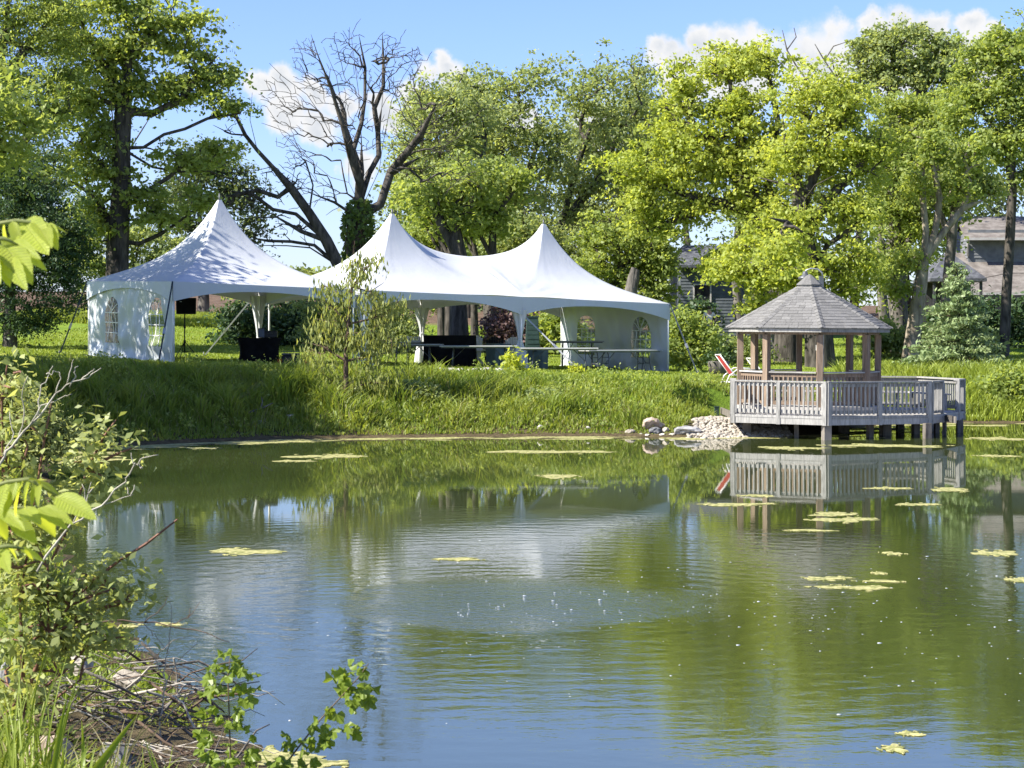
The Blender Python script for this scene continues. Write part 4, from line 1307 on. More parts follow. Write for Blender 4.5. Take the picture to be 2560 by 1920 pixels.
    # trunks seen under the tent edge
    for dx, w, yy, lab in ((955, 0.22, 86, 'dark slender trunk furthest along the trunk row from the purple bush'), (972, 0.24, 84, 'pale-lit twin trunk next to the thick shaded one'),
                           (992, 0.46, 82, 'thick ridged trunk with spreading roots on the lawn behind the draped table'), (1026, 0.20, 88, 'thin shaded trunk between the thick trunk and the purple bush'), (1064, 0.28, 85, 'straight dark trunk close beside the purple bush')):
        g = [(dx, 735), (dx - 2, 660), (dx + random.uniform(-8, 8), 560), (dx + random.uniform(-16, 16), 470), (dx + random.uniform(-25, 25), 380)]
        tree('woodland_tree', lab, 'tree', yy, [g, [g[2], (dx - 40, 480), (dx - 70, 420)], [g[3], (dx + 40, 420), (dx + 60, 360)]],
             [(dx - 50, 420, 50, 45), (dx + 40, 390, 50, 50), (dx, 470, 45, 40)], 'leaf_fresh', 'bark_dark', 60, 50, 0.28, 0.55, w * .62, 'trees on the lawn behind the tents', flare=0.6)

    # the yellow-green trees
    YG = 'yellow-green trees behind the gazebo'
    tree('maple_tree', 'spreading yellow-green tree whose limb leans out over the slate house', 'tree', 80,
         [[(1700, 770), (1702, 680), (1698, 600), (1680, 530), (1640, 460), (1595, 380), (1560, 330), (1530, 290)],
          [(1640, 460), (1560, 440), (1480, 420), (1400, 390)], [(1600, 390), (1600, 300), (1580, 200)], [(1690, 560), (1620, 540), (1560, 560)], [(1660, 495), (1660, 380), (1680, 260), (1660, 160)], [(1560, 330), (1500, 280), (1470, 220)],
          [(1560, 440), (1470, 470), (1400, 500)], [(1680, 530, 0), (1640, 440, 4), (1580, 330, 6)]],
         [(1480, 190, 55, 60), (1560, 140, 75, 55), (1650, 130, 70, 50), (1500, 300, 90, 80), (1600, 240, 90, 80), (1420, 375, 85, 45), (1350, 350, 60, 30), (1560, 370, 90, 60), (1440, 280, 50, 60), (1380, 430, 60, 40), (1480, 450, 80, 40),
          (1640, 330, 80, 80), (1620, 430, 60, 50), (1560, 560, 50, 40), (1420, 480, 60, 34)],
         'leaf_yellow', 'bark_dark', 400, 62, 0.25, 0.48, 0.46, YG, flat=0.5)
    tree('maple_tree', 'yellow-green tree with forked trunks standing straight behind the gazebo roof', 'tree', 77,
         [[(1772, 795), (1766, 700), (1752, 600), (1738, 520), (1728, 450), (1722, 400), (1728, 330), (1740, 250)],
          [(1722, 400), (1700, 330), (1690, 250)], [(1735, 510), (1790, 430), (1850, 370), (1900, 300)], [(1745, 560), (1830, 500), (1900, 450)], [(1726, 430), (1770, 350), (1800, 260)], [(1752, 610), (1690, 560), (1640, 560)],
          [(1738, 520, 0), (1700, 480, -3), (1660, 470, -4)], [(1728, 450, 0), (1760, 400, -4), (1800, 380, -6)]],
         [(1750, 215, 85, 80), (1830, 220, 70, 70), (1700, 330, 70, 80), (1790, 330, 85, 80), (1880, 320, 75, 75), (1720, 470, 80, 60), (1830, 440, 90, 60), (1640, 540, 75, 50), (1610, 600, 55, 32), (1560, 580, 45, 26), (1680, 600, 80, 45),
          (1760, 570, 80, 50), (1850, 560, 70, 55), (1700, 540, 60, 50, -4), (1820, 630, 60, 40), (1640, 660, 50, 25)],
         'leaf_yellow', 'bark_dark', 400, 62, 0.24, 0.46, 0.46, YG, flat=0.5)
    tree('maple_tree', 'paler yellow-green tree between the gazebo roof and the spruce', 'tree', 87,
         [[(1940, 770), (1942, 680), (1938, 560), (1930, 440), (1925, 330)], [(1938, 560), (1990, 470), (2030, 420)], [(1935, 480), (1890, 400), (1880, 320)]],
         [(1930, 240, 70, 70), (1980, 280, 70, 80), (1900, 340, 70, 70), (1990, 380, 75, 70), (1920, 450, 75, 60), (2040, 340, 50, 70), (1990, 490, 70, 60), (2050, 440, 50, 50), (1900, 560, 60, 60), (2020, 250, 40, 60)],
         'leaf_fresh', 'bark_grey', 270, 62, 0.25, 0.50, 0.34, YG)
    tree('crest_tree', 'dark-topped oak showing above the yellow-green trees with dead twig tips', 'tree', 112,
         [[(1940, 760), (1935, 560), (1930, 380), (1925, 220), (1930, 120)], [(1930, 330), (1830, 200), (1780, 130), (1760, 95)], [(1928, 280), (2000, 180), (2040, 110)], [(1930, 300), (1860, 180), (1850, 110)], [(1932, 400), (1760, 200), (1700, 110), (1690, 65)],
          [(1780, 130), (1800, 100), (1830, 90)], [(1700, 110), (1720, 80), (1715, 60)]],
         [(1900, 75, 50, 30), (1960, 75, 60, 34), (2030, 100, 45, 36), (1870, 110, 50, 34), (1980, 140, 90, 60), (1900, 160, 70, 50), (2060, 160, 60, 60), (2020, 230, 70, 60)],
         'leaf_mid', 'bark_grey', 190, 70, 0.32, 0.60, 0.5, minr=0.03, flat=0.6)
    tree('lawn_tree', 'tall tree with a thin dark trunk standing before the brown-roofed house', 'tree', 84,
         [[(2168, 730), (2174, 640), (2180, 540), (2186, 420), (2180, 320), (2170, 200), (2150, 100)], [(2186, 400), (2130, 400), (2080, 420), (2050, 450)], [(2180, 330), (2230, 260), (2260, 200)], [(2178, 300), (2120, 240), (2090, 160)],
          [(2177, 590), (2130, 600), (2100, 620)], [(2178, 600), (2215, 590), (2240, 570)], [(2184, 480), (2150, 440), (2120, 430)]],
         [(2130, 110, 65, 50), (2200, 90, 80, 55), (2100, 200, 60, 60), (2180, 200, 80, 70), (2140, 300, 60, 50), (2250, 200, 70, 90), (2070, 260, 40, 60), (2200, 300, 60, 50), (2230, 380, 50, 40)],
         'leaf_fresh', 'bark_dark', 270, 60, 0.26, 0.52, 0.21, flat=0.5, flare=.15)
    tree('lawn_tree', 'pale-barked leaning tree with a ragged lit trunk beside the spruce', 'tree', 80,
         [[(1964, 775), (1976, 700), (1988, 620), (1996, 560), (2020, 500), (2030, 430), (2010, 330)], [(1996, 560), (2040, 500), (2080, 450), (2130, 430)], [(1990, 600), (2000, 500), (1990, 400), (2000, 300)], [(2080, 450), (2110, 470), (2125, 465)]],
         [(2010, 310, 50, 50), (2070, 400, 50, 34), (1980, 400, 40, 40), (2100, 330, 40, 40), (1960, 560, 40, 30), (1930, 620, 40, 40)],
         'leaf_fresh', 'bark_pale', 90, 50, 0.26, 0.46, 0.27, minr=0.03, flare=0.3)
    tree('lawn_tree', 'straight grey tree close behind the spruce with a bare lower trunk', 'tree', 82,
         [[(2036, 760), (2040, 680), (2048, 590), (2056, 520), (2062, 450), (2080, 360)], [(2056, 520), (2030, 460), (2010, 420)], [(2060, 470), (2100, 430), (2140, 420)]],
         [(2080, 350, 45, 45), (2030, 410, 40, 34), (2120, 400, 40, 34)], 'leaf_mid', 'bark_grey', 60, 50, 0.26, 0.46, 0.21, flare=0.2)
    for dx, yb, yy, r, lab in ((1680, 775, 83, .25, 'dark slanting trunk seen between the two left gazebo posts'), (1597, 745, 92, .20, 'thin dark trunk rising beside the dappled driveway'), (1908, 730, 96, .22, 'shaded trunk showing past the far gazebo post'), (1636, 760, 90, .18, 'slim trunk near the outer gazebo post by the driveway')):
        tree('woodland_tree', lab, 'tree', yy, [[(dx + 8, yb), (dx, yb - 60), (dx - 8, yb - 140), (dx - 6, yb - 230), (dx + 10, yb - 320)], [(dx - 8, yb - 140), (dx + 30, yb - 210), (dx + 50, yb - 260)]],
             [(dx, yb - 300, 45, 40), (dx + 40, yb - 250, 40, 34)], 'leaf_fresh', 'bark_grey', 46, 50, 0.27, 0.5, r, 'trees behind the gazebo')
    # the wood beyond: one leafy mass of far trees
    far = [('far wood tree', x, yy, top) for x, yy, top in ((860, 128, 420), (1000, 132, 400), (1130, 126, 390), (1250, 134, 380), (1370, 128, 390), (1480, 132, 540), (1600, 126, 560), (1720, 132, 300), (1840, 128, 280), (1960, 134, 260), (2080, 128, 300), (2200, 132, 280))]
    Vs, Fs, nv = [], [], 0; tr = MB()
    for _, x, yy, top in far:
        lb = [(x, top + 60, 60, 60), (x - 50, top + 130, 55, 60), (x + 50, top + 140, 55, 60), (x, top + 210, 70, 60), (x + 30, top + 290, 70, 50), (x - 40, top + 300, 60, 50)]
        A, O = lobe_points(lb, yy, 110)
        C = np.repeat(A, 22, 0) + rng.normal(size=(len(A) * 22, 3)) * np.array([.8, .8, .45])
        V, F = leaf_quads(C, 0.34, 0.6, 0.5, 0, np.repeat(O, 22, 0) * .4)
        Vs.append(V); Fs.append(F + nv); nv += len(V)
        p = dpt(x, 700, yy)
        tr.tube([(p.x, p.y, gz(p.x, p.y) - .1), (p.x + random.uniform(-.4, .4), p.y, p.z + 3), (p.x + random.uniform(-1, 1), p.y, p.z + 9)], [.35, .28, .12], 7)
    o = mesh_obj('far_wood', np_mesh('far_wood', np.concatenate(Vs), np.concatenate(Fs)), M['leaf_pale'])
    props(o, 'far leafy wood closing the gaps behind the trees', None, None, 'stuff')
    tr.build('wood_trunks', M['bark_dark'], o)['kind'] = 'stuff'


build_trees()


def build_spruce():
    p = dpt(2068, 790, 68); z = gz(p.x, p.y)
    root = empty('spruce', (p.x, p.y, z), 'young pale blue-green spruce with layered boughs on the lawn behind the gazebo deck', 'tree')
    H = EYE + (708.5 - 583) / 4320 * 68 - z
    MB().tube([(0, 0, -.1), (0, 0, H * .5), (0, 0, H)], [.11, .06, .012], 7).build('trunk', M['bark_grey'], root)
    C = []; Nn = []; br = MB()
    for t in np.linspace(0.03, 0.985, 25):
        L = 2.05 * (1 - t) ** 0.9 * (1.0 if t > .1 else .9) + 0.08
        for k in range(max(4, int(9 * (1 - t) + 4))):
            a = random.uniform(0, 2 * math.pi); l = L * random.uniform(0.65, 1.12)
            z0 = t * H + random.uniform(-.06, .06)
            q0 = np.array([0, 0, z0]); q1 = np.array([math.cos(a) * l, math.sin(a) * l, z0 - 0.10 * l + 0.25 * t + 0.05])
            br.tube([q0, (q0 + q1) / 2 + np.array([0, 0, -.03]), q1], [.018, .012, .006], 4, cap=False)
            m = int(16 + 52 * l)
            u = rng.uniform(0.12, 1, m) ** 0.75
            w = (0.05 + 0.16 * l * (1 - u) + 0.05)
            pts = q0 + (q1 - q0) * u[:, None] + rng.normal(size=(m, 3)) * np.stack([w, w, w * 0.28], 1)
            C.append(pts)
    br.build('branch', M['twig_brown'], root)['kind'] = 'stuff'
    V, F = leaf_quads(np.concatenate(C), 0.15, 0.42, 0.7)
    mesh_obj('crown', np_mesh('crown', V, F), M['leaf_spruce'], root)


build_spruce()


def bush(name, label, cat, Y, lobes, leaf, n_c, per, ls, clump, group=None, base=None, asp=0.6, droop=0.0, up=0.5):
    x = sum(l[0] for l in lobes) / len(lobes)
    yb = max(l[1] + l[3] for l in lobes)
    bx = base or (x, yb)
    stems = [[bx, (bx[0], bx[1] - 10), (lobes[0][0], lobes[0][1])]] + [[(bx[0], bx[1] - 6), (l[0], l[1] + l[3] * .3), (l[0], l[1])] for l in lobes[1:]]
    return tree(name, label, cat, Y, stems, lobes, leaf, 'twig_brown', n_c, per, ls, clump, 0.07, group, asp=asp, droop=droop, up=up, leaf_part='foliage', trunk_part='stem', keep_skel=0.5, flare=0.0, shell=1.8)


def build_bushes():
    bush('dark_bush', 'dark rounded shrub mass behind the black draped stand in the first tent', 'bush', 80, [(520, 690, 50, 40), (570, 690, 60, 50), (640, 690, 60, 50), (600, 735, 70, 30), (500, 725, 40, 28)], 'leaf_dark', 150, 70, 0.17, 0.36)
    bush('arborvitae', 'tall yellow-tinged arborvitae shrub between the tents behind the willow', 'bush', 77, [(700, 690, 50, 55), (760, 690, 60, 60), (840, 690, 50, 60), (870, 720, 30, 40), (800, 740, 70, 40), (690, 740, 50, 34)], 'leaf_mid', 230, 80, 0.15, 0.33, up=0.8, asp=0.4)
    bush('purple_bush', 'round purple-leaved bush behind the white garden chair', 'bush', 80, [(1098, 700, 36, 34), (1085, 725, 34, 30), (1112, 720, 30, 30)], 'leaf_purple', 110, 70, 0.15, 0.30)
    bush('purple_bush', 'smaller purple bush half hidden beside the gathered curtain', 'bush', 81, [(1165, 690, 28, 22), (1180, 705, 22, 24)], 'leaf_purple', 60, 60, 0.15, 0.28)
    bush('vine_shrub', 'large-leaved green shrub beside the long tent wall and the purple bush', 'bush', 80, [(1205, 690, 30, 30), (1215, 730, 34, 34), (1190, 735, 24, 28)], 'leaf_fresh', 100, 50, 0.22, 0.34)
    bush('rounded_bush', 'bright rounded bush outside the walled end of the long tent', 'bush', 71, [(1470, 705, 32, 32), (1500, 725, 34, 34), (1478, 750, 36, 34), (1510, 755, 26, 26)], 'leaf_fresh', 150, 70, 0.14, 0.30)
    bush('flowering_bush', 'pale flowering bush at the foot of the dappled driveway', 'bush', 76, [(1542, 745, 22, 22), (1560, 760, 24, 18)], 'leaf_pale', 60, 50, 0.13, 0.24)
    bush('garden_shrub', 'low green shrub behind the two loungers', 'bush', 78, [(1600, 750, 30, 22), (1630, 760, 30, 20), (1590, 770, 26, 16)], 'leaf_mid', 90, 60, 0.14, 0.28)
    bush('house_shrub', 'dark clipped shrub against the slate house wall', 'bush', 98, [(1510, 665, 18, 18), (1522, 680, 16, 18)], 'leaf_dark', 40, 50, 0.2, 0.32)
    bush('shade_shrub', 'dark spreading evergreen under the brown-roofed house', 'bush', 92, [(2110, 680, 50, 36), (2150, 700, 40, 34), (2210, 690, 50, 40), (2050, 690, 40, 40)], 'leaf_dark', 170, 60, 0.2, 0.42)
    bush('understory_shrub', 'leafy undergrowth shrub at the feet of the pale-barked trees', 'bush', 84, [(1930, 740, 40, 26), (1990, 735, 40, 26), (1900, 715, 30, 26), (2110, 745, 50, 26)], 'leaf_mid', 120, 60, 0.18, 0.36)
    bush('bank_shrub', 'sunlit rank shrub on the bank past the far end of the deck', 'bush', 60.5, [(2140, 850, 34, 40), (2180, 840, 36, 44), (2220, 845, 40, 48), (2150, 880, 40, 26), (2200, 885, 40, 24)], 'leaf_fresh', 180, 70, 0.13, 0.24)
    bush('bank_shrub', 'darker leafy clump in the bank grass below the flat pale stones', 'bush', 53.6, [(1180, 862, 40, 26), (1215, 878, 34, 20), (1150, 880, 30, 18)], 'leaf_mid', 110, 60, 0.10, 0.18)
    bush('bank_shrub', 'low dark clump at the edge of the shaded bank beneath the willow', 'bush', 53, [(900, 845, 36, 18), (860, 860, 34, 20), (930, 862, 26, 16)], 'leaf_mid', 90, 60, 0.10, 0.18)
    bush('milkweed', 'bright lime broad-leaved plant growing by the gathered curtain', 'plant', 60, [(1105, 780, 16, 22), (1100, 810, 18, 18), (1118, 800, 12, 18)], 'leaf_bright', 46, 16, 0.16, 0.15, asp=0.5)
    bush('milkweed', 'small pale broad-leaved plant in front of the folding table legs', 'plant', 60.5, [(1243, 798, 14, 8), (1236, 806, 14, 7)], 'leaf_bright', 22, 14, 0.13, 0.12, asp=0.5)
    bush('mound_shrub', 'sunlit yellow-green weedy mound on the near side of the shaded bank', 'bush', 37, [(50, 885, 60, 40), (105, 920, 50, 32), (20, 925, 70, 50), (90, 955, 60, 30), (150, 938, 28, 18), (10, 855, 50, 40), (60, 975, 60, 22), (-60, 900, 80, 70)], 'leaf_shrub', 520, 60, 0.10, 0.16, asp=0.34, up=.9)
    bush('field_shrub', 'low distant shrubs on the field edge beyond the dip between the tent peaks', 'bush', 118, [(650, 605, 50, 24), (600, 615, 46, 20), (700, 610, 40, 22), (560, 620, 40, 18)], 'leaf_mid', 130, 50, 0.3, 0.5)
    # willow sapling on the bank
    tree('willow_sapling', 'slender young willow with drooping leaves standing on the bank in front of the tents', 'tree', 52.6,
         [[(745, 910), (748, 850), (747, 780), (752, 700), (760, 620), (762, 560), (766, 520)], [(748, 790), (700, 750), (665, 740)], [(750, 740), (800, 690), (850, 665)], [(752, 700), (715, 660), (695, 620)], [(760, 620), (790, 580), (815, 555)], [(748, 800), (800, 770), (845, 760)],
          [(748, 820), (690, 800), (655, 800)], [(756, 660), (800, 630), (830, 610)]],
         [(772, 575, 36, 40), (735, 640, 40, 44), (800, 640, 44, 40), (700, 690, 44, 40), (820, 690, 44, 40), (765, 720, 60, 40), (690, 760, 46, 30), (800, 760, 50, 34), (850, 660, 26, 22), (760, 830, 60, 34), (800, 560, 30, 22), (850, 730, 30, 30), (705, 620, 22, 22), (830, 830, 40, 40), (790, 880, 50, 30)],
         'leaf_willow', 'twig_brown', 260, 15, 0.16, 0.17, 0.070, asp=0.28, droop=1.4, shell=1.5, minr=0.006, flare=0.2)


build_bushes()


# ------------------------------------------------------------------ houses, drive
def siding(mb, a, b, z0, z1, step=0.16):
    """lapped boards on a wall between plan points a and b"""
    a = Vector(a); b = Vector(b); d = (b - a).normalized(); o = Vector((d.y, -d.x))
    z = z0
    while z < z1 - 0.01:
        zt = min(z + step, z1)
        p = [(a.x + o.x * .035, a.y + o.y * .035, z), (b.x + o.x * .035, b.y + o.y * .035, z), (b.x + o.x * .01, b.y + o.y * .01, zt), (a.x + o.x * .01, a.y + o.y * .01, zt), (a.x, a.y, z), (b.x, b.y, z)]
        mb.add(p, [(0, 1, 2, 3), (4, 5, 1, 0)])
        z += step


def build_houses():
    # brown-roofed house beyond the right-hand trees
    Y = 108
    s = Y / 4320
    g = 2.6
    X = lambda dx: (dx - 1106) * s
    Z = lambda dy: EYE - (dy - 708.5) * s
    org = Vector((X(2190), Y, g))
    h = empty('brown_roofed_house', org, 'two-storey grey house with brown shingle roofs standing among the trees', 'house')
    L = lambda x, y, z: Vector((x, y, z)) - org
    x0, x1, xr = X(2030), X(2120), X(2420)
    Z2 = lambda dy, y: EYE - (dy - 708.5) * y / 4320
    lower = MB()
    lower.box(L((x0 + xr) / 2 + .3, Y + 4.5, (g + Z(632)) / 2 - .3), (xr - x0 - 1.0, 8.0, Z(632) - g + .6))
    w = lower.build('wall', M['siding_grey'], h)
    up = MB(); up.box(L((x1 + xr) / 2, Y + 5.6, (Z2(560, Y + 3.1) + Z2(508, Y + 3.1)) / 2), (xr - x1, 5.0, Z2(508, Y + 3.1) - Z2(560, Y + 3.1) + 0.6))
    up.build('upper_wall', M['siding_grey'], h)
    sd = MB()
    siding(sd, (x0 + .8 - org.x, Y + .5 - org.y), (xr - .6 - org.x, Y + .5 - org.y), 0.2, Z(634) - g)
    siding(sd, (x1 - org.x, Y + 3.1 - org.y), (xr - org.x, Y + 3.1 - org.y), Z2(557, Y + 3.1) - g, Z2(512, Y + 3.1) - g)
    siding(sd, (x1 - org.x - .0, Y + 8 - org.y), (x1 - org.x - .0, Y + 3.1 - org.y), Z2(557, Y + 3.1) - g, Z2(512, Y + 3.1) - g)
    sd.build('clapboards', M['siding_grey'], h)['kind'] = 'stuff'
    # lower roof slope, upper roof
    def roof(a, b, c, d, th=0.12, name='roof', m='shingle_brown'):
        n = (b - a).cross(d - a).normalized() * -th
        mb = MB(); vs = [a, b, c, d] + [p + n for p in (a, b, c, d)]
        mb.add(vs, [(0, 1, 2, 3), (7, 6, 5, 4), (0, 4, 5, 1), (1, 5, 6, 2), (2, 6, 7, 3), (3, 7, 4, 0)])
        return mb.build(name, M[m], h)
    r1 = roof(L(x0, Y - .4, Z2(632, Y - .4)), L(xr, Y - .4, Z2(632, Y - .4)), L(xr, Y + 4.2, Z2(546, Y + 4.2)), L(x0 + 1.2, Y + 4.2, Z2(546, Y + 4.2)))
    roof(L(x0 + 1.2, Y + 4.2, Z2(546, Y + 4.2)), L(xr, Y + 4.2, Z2(546, Y + 4.2)), L(xr, Y + 9, Z2(632, Y + 9)), L(x0, Y + 9, Z2(632, Y + 9)))
    roof(L(x1 - .35, Y + 2.3, Z2(514, Y + 2.3)), L(xr, Y + 2.3, Z2(514, Y + 2.3)), L(xr, Y + 5.6, Z2(468, Y + 5.6)), L(x1 - .1, Y + 5.6, Z2(468, Y + 5.6)))
    roof(L(x1 - .1, Y + 5.6, Z2(468, Y + 5.6)), L(xr, Y + 5.6, Z2(468, Y + 5.6)), L(xr, Y + 8.9, Z2(514, Y + 8.9)), L(x1 - .35, Y + 8.9, Z2(514, Y + 8.9)))
    MB().bar(L(x1 - .4, Y + 2.25, Z2(516, Y + 2.25)), L(xr, Y + 2.25, Z2(516, Y + 2.25)), .12, .14).build('gutter', M['trim_paint'], h)
    MB().bar(L(x0 - .05, Y - .46, Z2(634.5, Y - .46)), L(xr, Y - .46, Z2(634.5, Y - .46)), .12, .14).build('gutter', M['trim_paint'], h)
    MB().tube([L(x1 - .1, Y + 2.5, Z2(518, Y + 2.5)), L(x1 - .05, Y + 3.0, Z2(526, Y + 3.0)), L(x1 - .05, Y + 3.0, Z2(554, Y + 3.0))], .06, 6).build('downpipe', M['trim_paint'], h)
    for dx in (2150, 2195, 2240):
        f = MB(); c = X(dx)
        for sx in (-.55, .55): f.box(L(c + sx, Y + .44, g + 1.55), (.09, .10, 1.5))
        for sz in (.8, 2.3): f.box(L(c, Y + .43, g + sz), (1.19, .10, .09))
        f.box(L(c, Y + .44, g + 1.55), (.05, .07, 1.42))
        fo = f.build('window', M['trim_paint'], h)
        MB().box(L(c, Y + .47, g + 1.55), (1.02, .04, 1.41)).build('pane', M['window_dark'], fo)
    # dark hip-roofed porch at the house corner
    py = Y - 6; zz = lambda dy: EYE - (dy - 708.5) * py / 4320; xx = lambda dx: (dx - 1106) * py / 4320
    po = empty('porch_pavilion', (xx(2065), py + 2, g), 'small dark hip-roofed porch in front of the brown-roofed house', 'porch')
    o2 = Vector((xx(2065), py + 2, g)); P = lambda x, y, z: Vector((x, y, z)) - o2
    xa, xb, ze, zp = xx(2010), xx(2132), zz(601), zz(545)
    c = [P(xa, py, ze), P(xb, py, ze), P(xb, py + 4.4, ze), P(xa, py + 4.4, ze)]; ap = [P(xx(2060), py + 2.2, zp), P(xx(2078), py + 2.2, zp)]
    mb = MB().add(c + ap + [p - Vector((0, 0, .16)) for p in c], [(0, 1, 5, 4), (1, 2, 5), (2, 3, 4, 5), (3, 0, 4), (6, 7, 1, 0), (7, 8, 2, 1), (8, 9, 3, 2), (9, 6, 0, 3), (9, 8, 7, 6)])
    mb.build('roof', M['shingle_dark'], po)
    for x in np.linspace(xa + .25, xb - .25, 5):
        for yy in (py + .25, py + 4.1):
            MB().box(P(x, yy, (g + ze) / 2 - .2), (.13, .13, ze - g + .3)).build('post', M['dark_trim'], po)
    MB().box(P((xa + xb) / 2, py + .25, g + .9), (xb - xa - .5, .06, .08)).build('rail', M['dark_trim'], po)
    MB().box(P((xa + xb) / 2, py + 4.0, g + 1.3), (xb - xa - .5, .08, 2.6)).build('back_wall', M['dark_trim'], po)
    # slate house in the middle
    Y = 100; s = Y / 4320; X = lambda dx: (dx - 1106) * s; Z = lambda dy: EYE - (dy - 708.5) * s
    g = 2.4; org = Vector((X(1565), Y, g)); L = lambda x, y, z: Vector((x, y, z)) - org
    h = empty('slate_house', org, 'low blue-grey clapboard house half hidden behind the yellow-green trees', 'house')
    xa, xb = X(1470), X(1690)
    MB().box(L((xa + xb) / 2, Y + 3.2, (g + Z(572)) / 2 - .3), (xb - xa, 6.2, Z(572) - g + .6)).build('wall', M['siding_slate'], h)
    sd = MB(); siding(sd, (xa - org.x, Y + .1 - org.y), (xb - org.x, Y + .1 - org.y), 0.0, Z(574) - g)
    sd.build('clapboards', M['siding_slate'], h)['kind'] = 'stuff'
    def roof2(a, b, c, d, m):
        n = Vector((0, 0, -.14)); mb = MB(); mb.add([a, b, c, d] + [p + n for p in (a, b, c, d)], [(0, 1, 2, 3), (7, 6, 5, 4), (0, 4, 5, 1), (1, 5, 6, 2), (2, 6, 7, 3), (3, 7, 4, 0)]); mb.build('roof', M[m], h)
    roof2(L(xa - .4, Y - .5, (EYE - (572 - 708.5) * (Y - .5) / 4320)), L(X(1600), Y - .5, (EYE - (572 - 708.5) * (Y - .5) / 4320)), L(X(1600), Y + 3.2, (EYE - (530 - 708.5) * (Y + 3.2) / 4320)), L(xa + .4, Y + 3.2, (EYE - (530 - 708.5) * (Y + 3.2) / 4320)), 'shingle_dark')
    roof2(L(xa + .4, Y + 3.2, (EYE - (530 - 708.5) * (Y + 3.2) / 4320)), L(X(1600), Y + 3.2, (EYE - (530 - 708.5) * (Y + 3.2) / 4320)), L(X(1600), Y + 6.9, (EYE - (572 - 708.5) * (Y + 6.9) / 4320)), L(xa - .4, Y + 6.9, (EYE - (572 - 708.5) * (Y + 6.9) / 4320)), 'shingle_dark')
    roof2(L(X(1584), Y - .9, (EYE - (582 - 708.5) * (Y - .9) / 4320)), L(xb + .4, Y - .9, (EYE - (582 - 708.5) * (Y - .9) / 4320)), L(xb + .2, Y + 3.2, (EYE - (548 - 708.5) * (Y + 3.2) / 4320)), L(X(1590), Y + 3.2, (EYE - (548 - 708.5) * (Y + 3.2) / 4320)), 'shingle_brown')
    for dx in (1517, 1650):
        f = MB(); c = X(dx)
        for sx in (-.42, .42): f.box(L(c + sx, Y + .04, Z(633)), (.07, .10, .92))
        for sz in (-.43, .43): f.box(L(c, Y + .03, Z(633) + sz), (.91, .10, .07))
        fo = f.build('window', M['trim_paint'], h); MB().box(L(c, Y + .07, Z(633)), (.78, .05, .80)).build('pane', M['window_dark'], fo)
    # driveway in front of it
    V = []; F = []
    xs = np.linspace(0, 1, 9); ys = np.linspace(84, 98, 15)
    for y in ys:
        xl = (1528 - 1106) / 4320 * y; xr = (1660 - 1106) / 4320 * y + (y - 84) * .1
        for u in xs:
            x = xl + (xr - xl) * u; V.append((x, y, gz(x, y) + 0.03))
    for i in range(14):
        for k in range(8): F.append((i * 9 + k, i * 9 + k + 1, i * 9 + k + 10, i * 9 + k + 9))
    o = mesh_obj('driveway', np_mesh('driveway', V, F, True), M['asphalt'])
    props(o, 'dark asphalt drive striped with tree shade below the slate house', None, None, 'structure')


build_houses()


# ------------------------------------------------------------------ things under and round the tents
def folding_table(c, rot, L=2.44, W=0.76, H=0.74, label='', m='tabletop_grey'):
    z = gz(c[0], c[1])
    r = empty('folding_table', (c[0], c[1], z), label, 'table', 'folding tables set up in the long tent', rot)
    MB().box((0, 0, H - .022), (L, W, .044)).build('tabletop', M[m], r, bevel=.012)
    MB().box((0, 0, H - .06), (L - .12, W - .10, .03)).build('apron', M['dark_metal'], r)
    for sx in (-1, 1):
        lg = MB(); x = sx * (L / 2 - .42)
        for sy in (-1, 1):
            lg.tube([(x, sy * .10, H - .06), (x + sx * .01, sy * .20, H - .22), (x + sx * .02, sy * .21, .30), (x + sx * .03, sy * .30, .02)], .016, 6)
        lg.tube([(x + sx * .02, -.22, .30), (x + sx * .02, .22, .30)], .014, 6)
        lg.tube([(x + sx * .01, -.20, .50), (x + sx * .01, .20, .50)], .012, 6)
        lg.tube([(x + sx * .02, 0, .30), (x - sx * .36, 0, H - .06)], .012, 6)
        lg.build('leg', M['dark_metal'], r)
    return r


def adirondack(c, rot, label, m):
    z = gz(c[0], c[1])
    r = empty('garden_chair', (c[0], c[1], z), label, 'chair', None, rot)
    for k in range(7):
        x = (k - 3) * .082; hh = .86 - .10 * (abs(k - 3) / 3) ** 2
        MB().box((x, .16, .36 + hh / 2 - .1), (.074, .022, hh - .1), Matrix.Rotation(R(-18), 3, 'X')).build('back_slat', M[m], r)
    for k in range(5):
        MB().box((0, -.34 + k * .1, .37 - k * .025), (.54, .085, .022)).build('seat_slat', M[m], r)
    for sx in (-1, 1):
        MB().box((sx * .34, -.12, .56), (.13, .70, .024)).build('armrest', M[m], r)
        MB().box((sx * .30, -.40, .28), (.03, .10, .56)).build('leg', M[m], r)
        MB().bar((sx * .27, -.42, .36), (sx * .27, .45, .06), .03, .10).build('leg', M[m], r)
    MB().box((0, .28, .58), (.56, .03, .08)).build('back_brace', M[m], r)
    return r


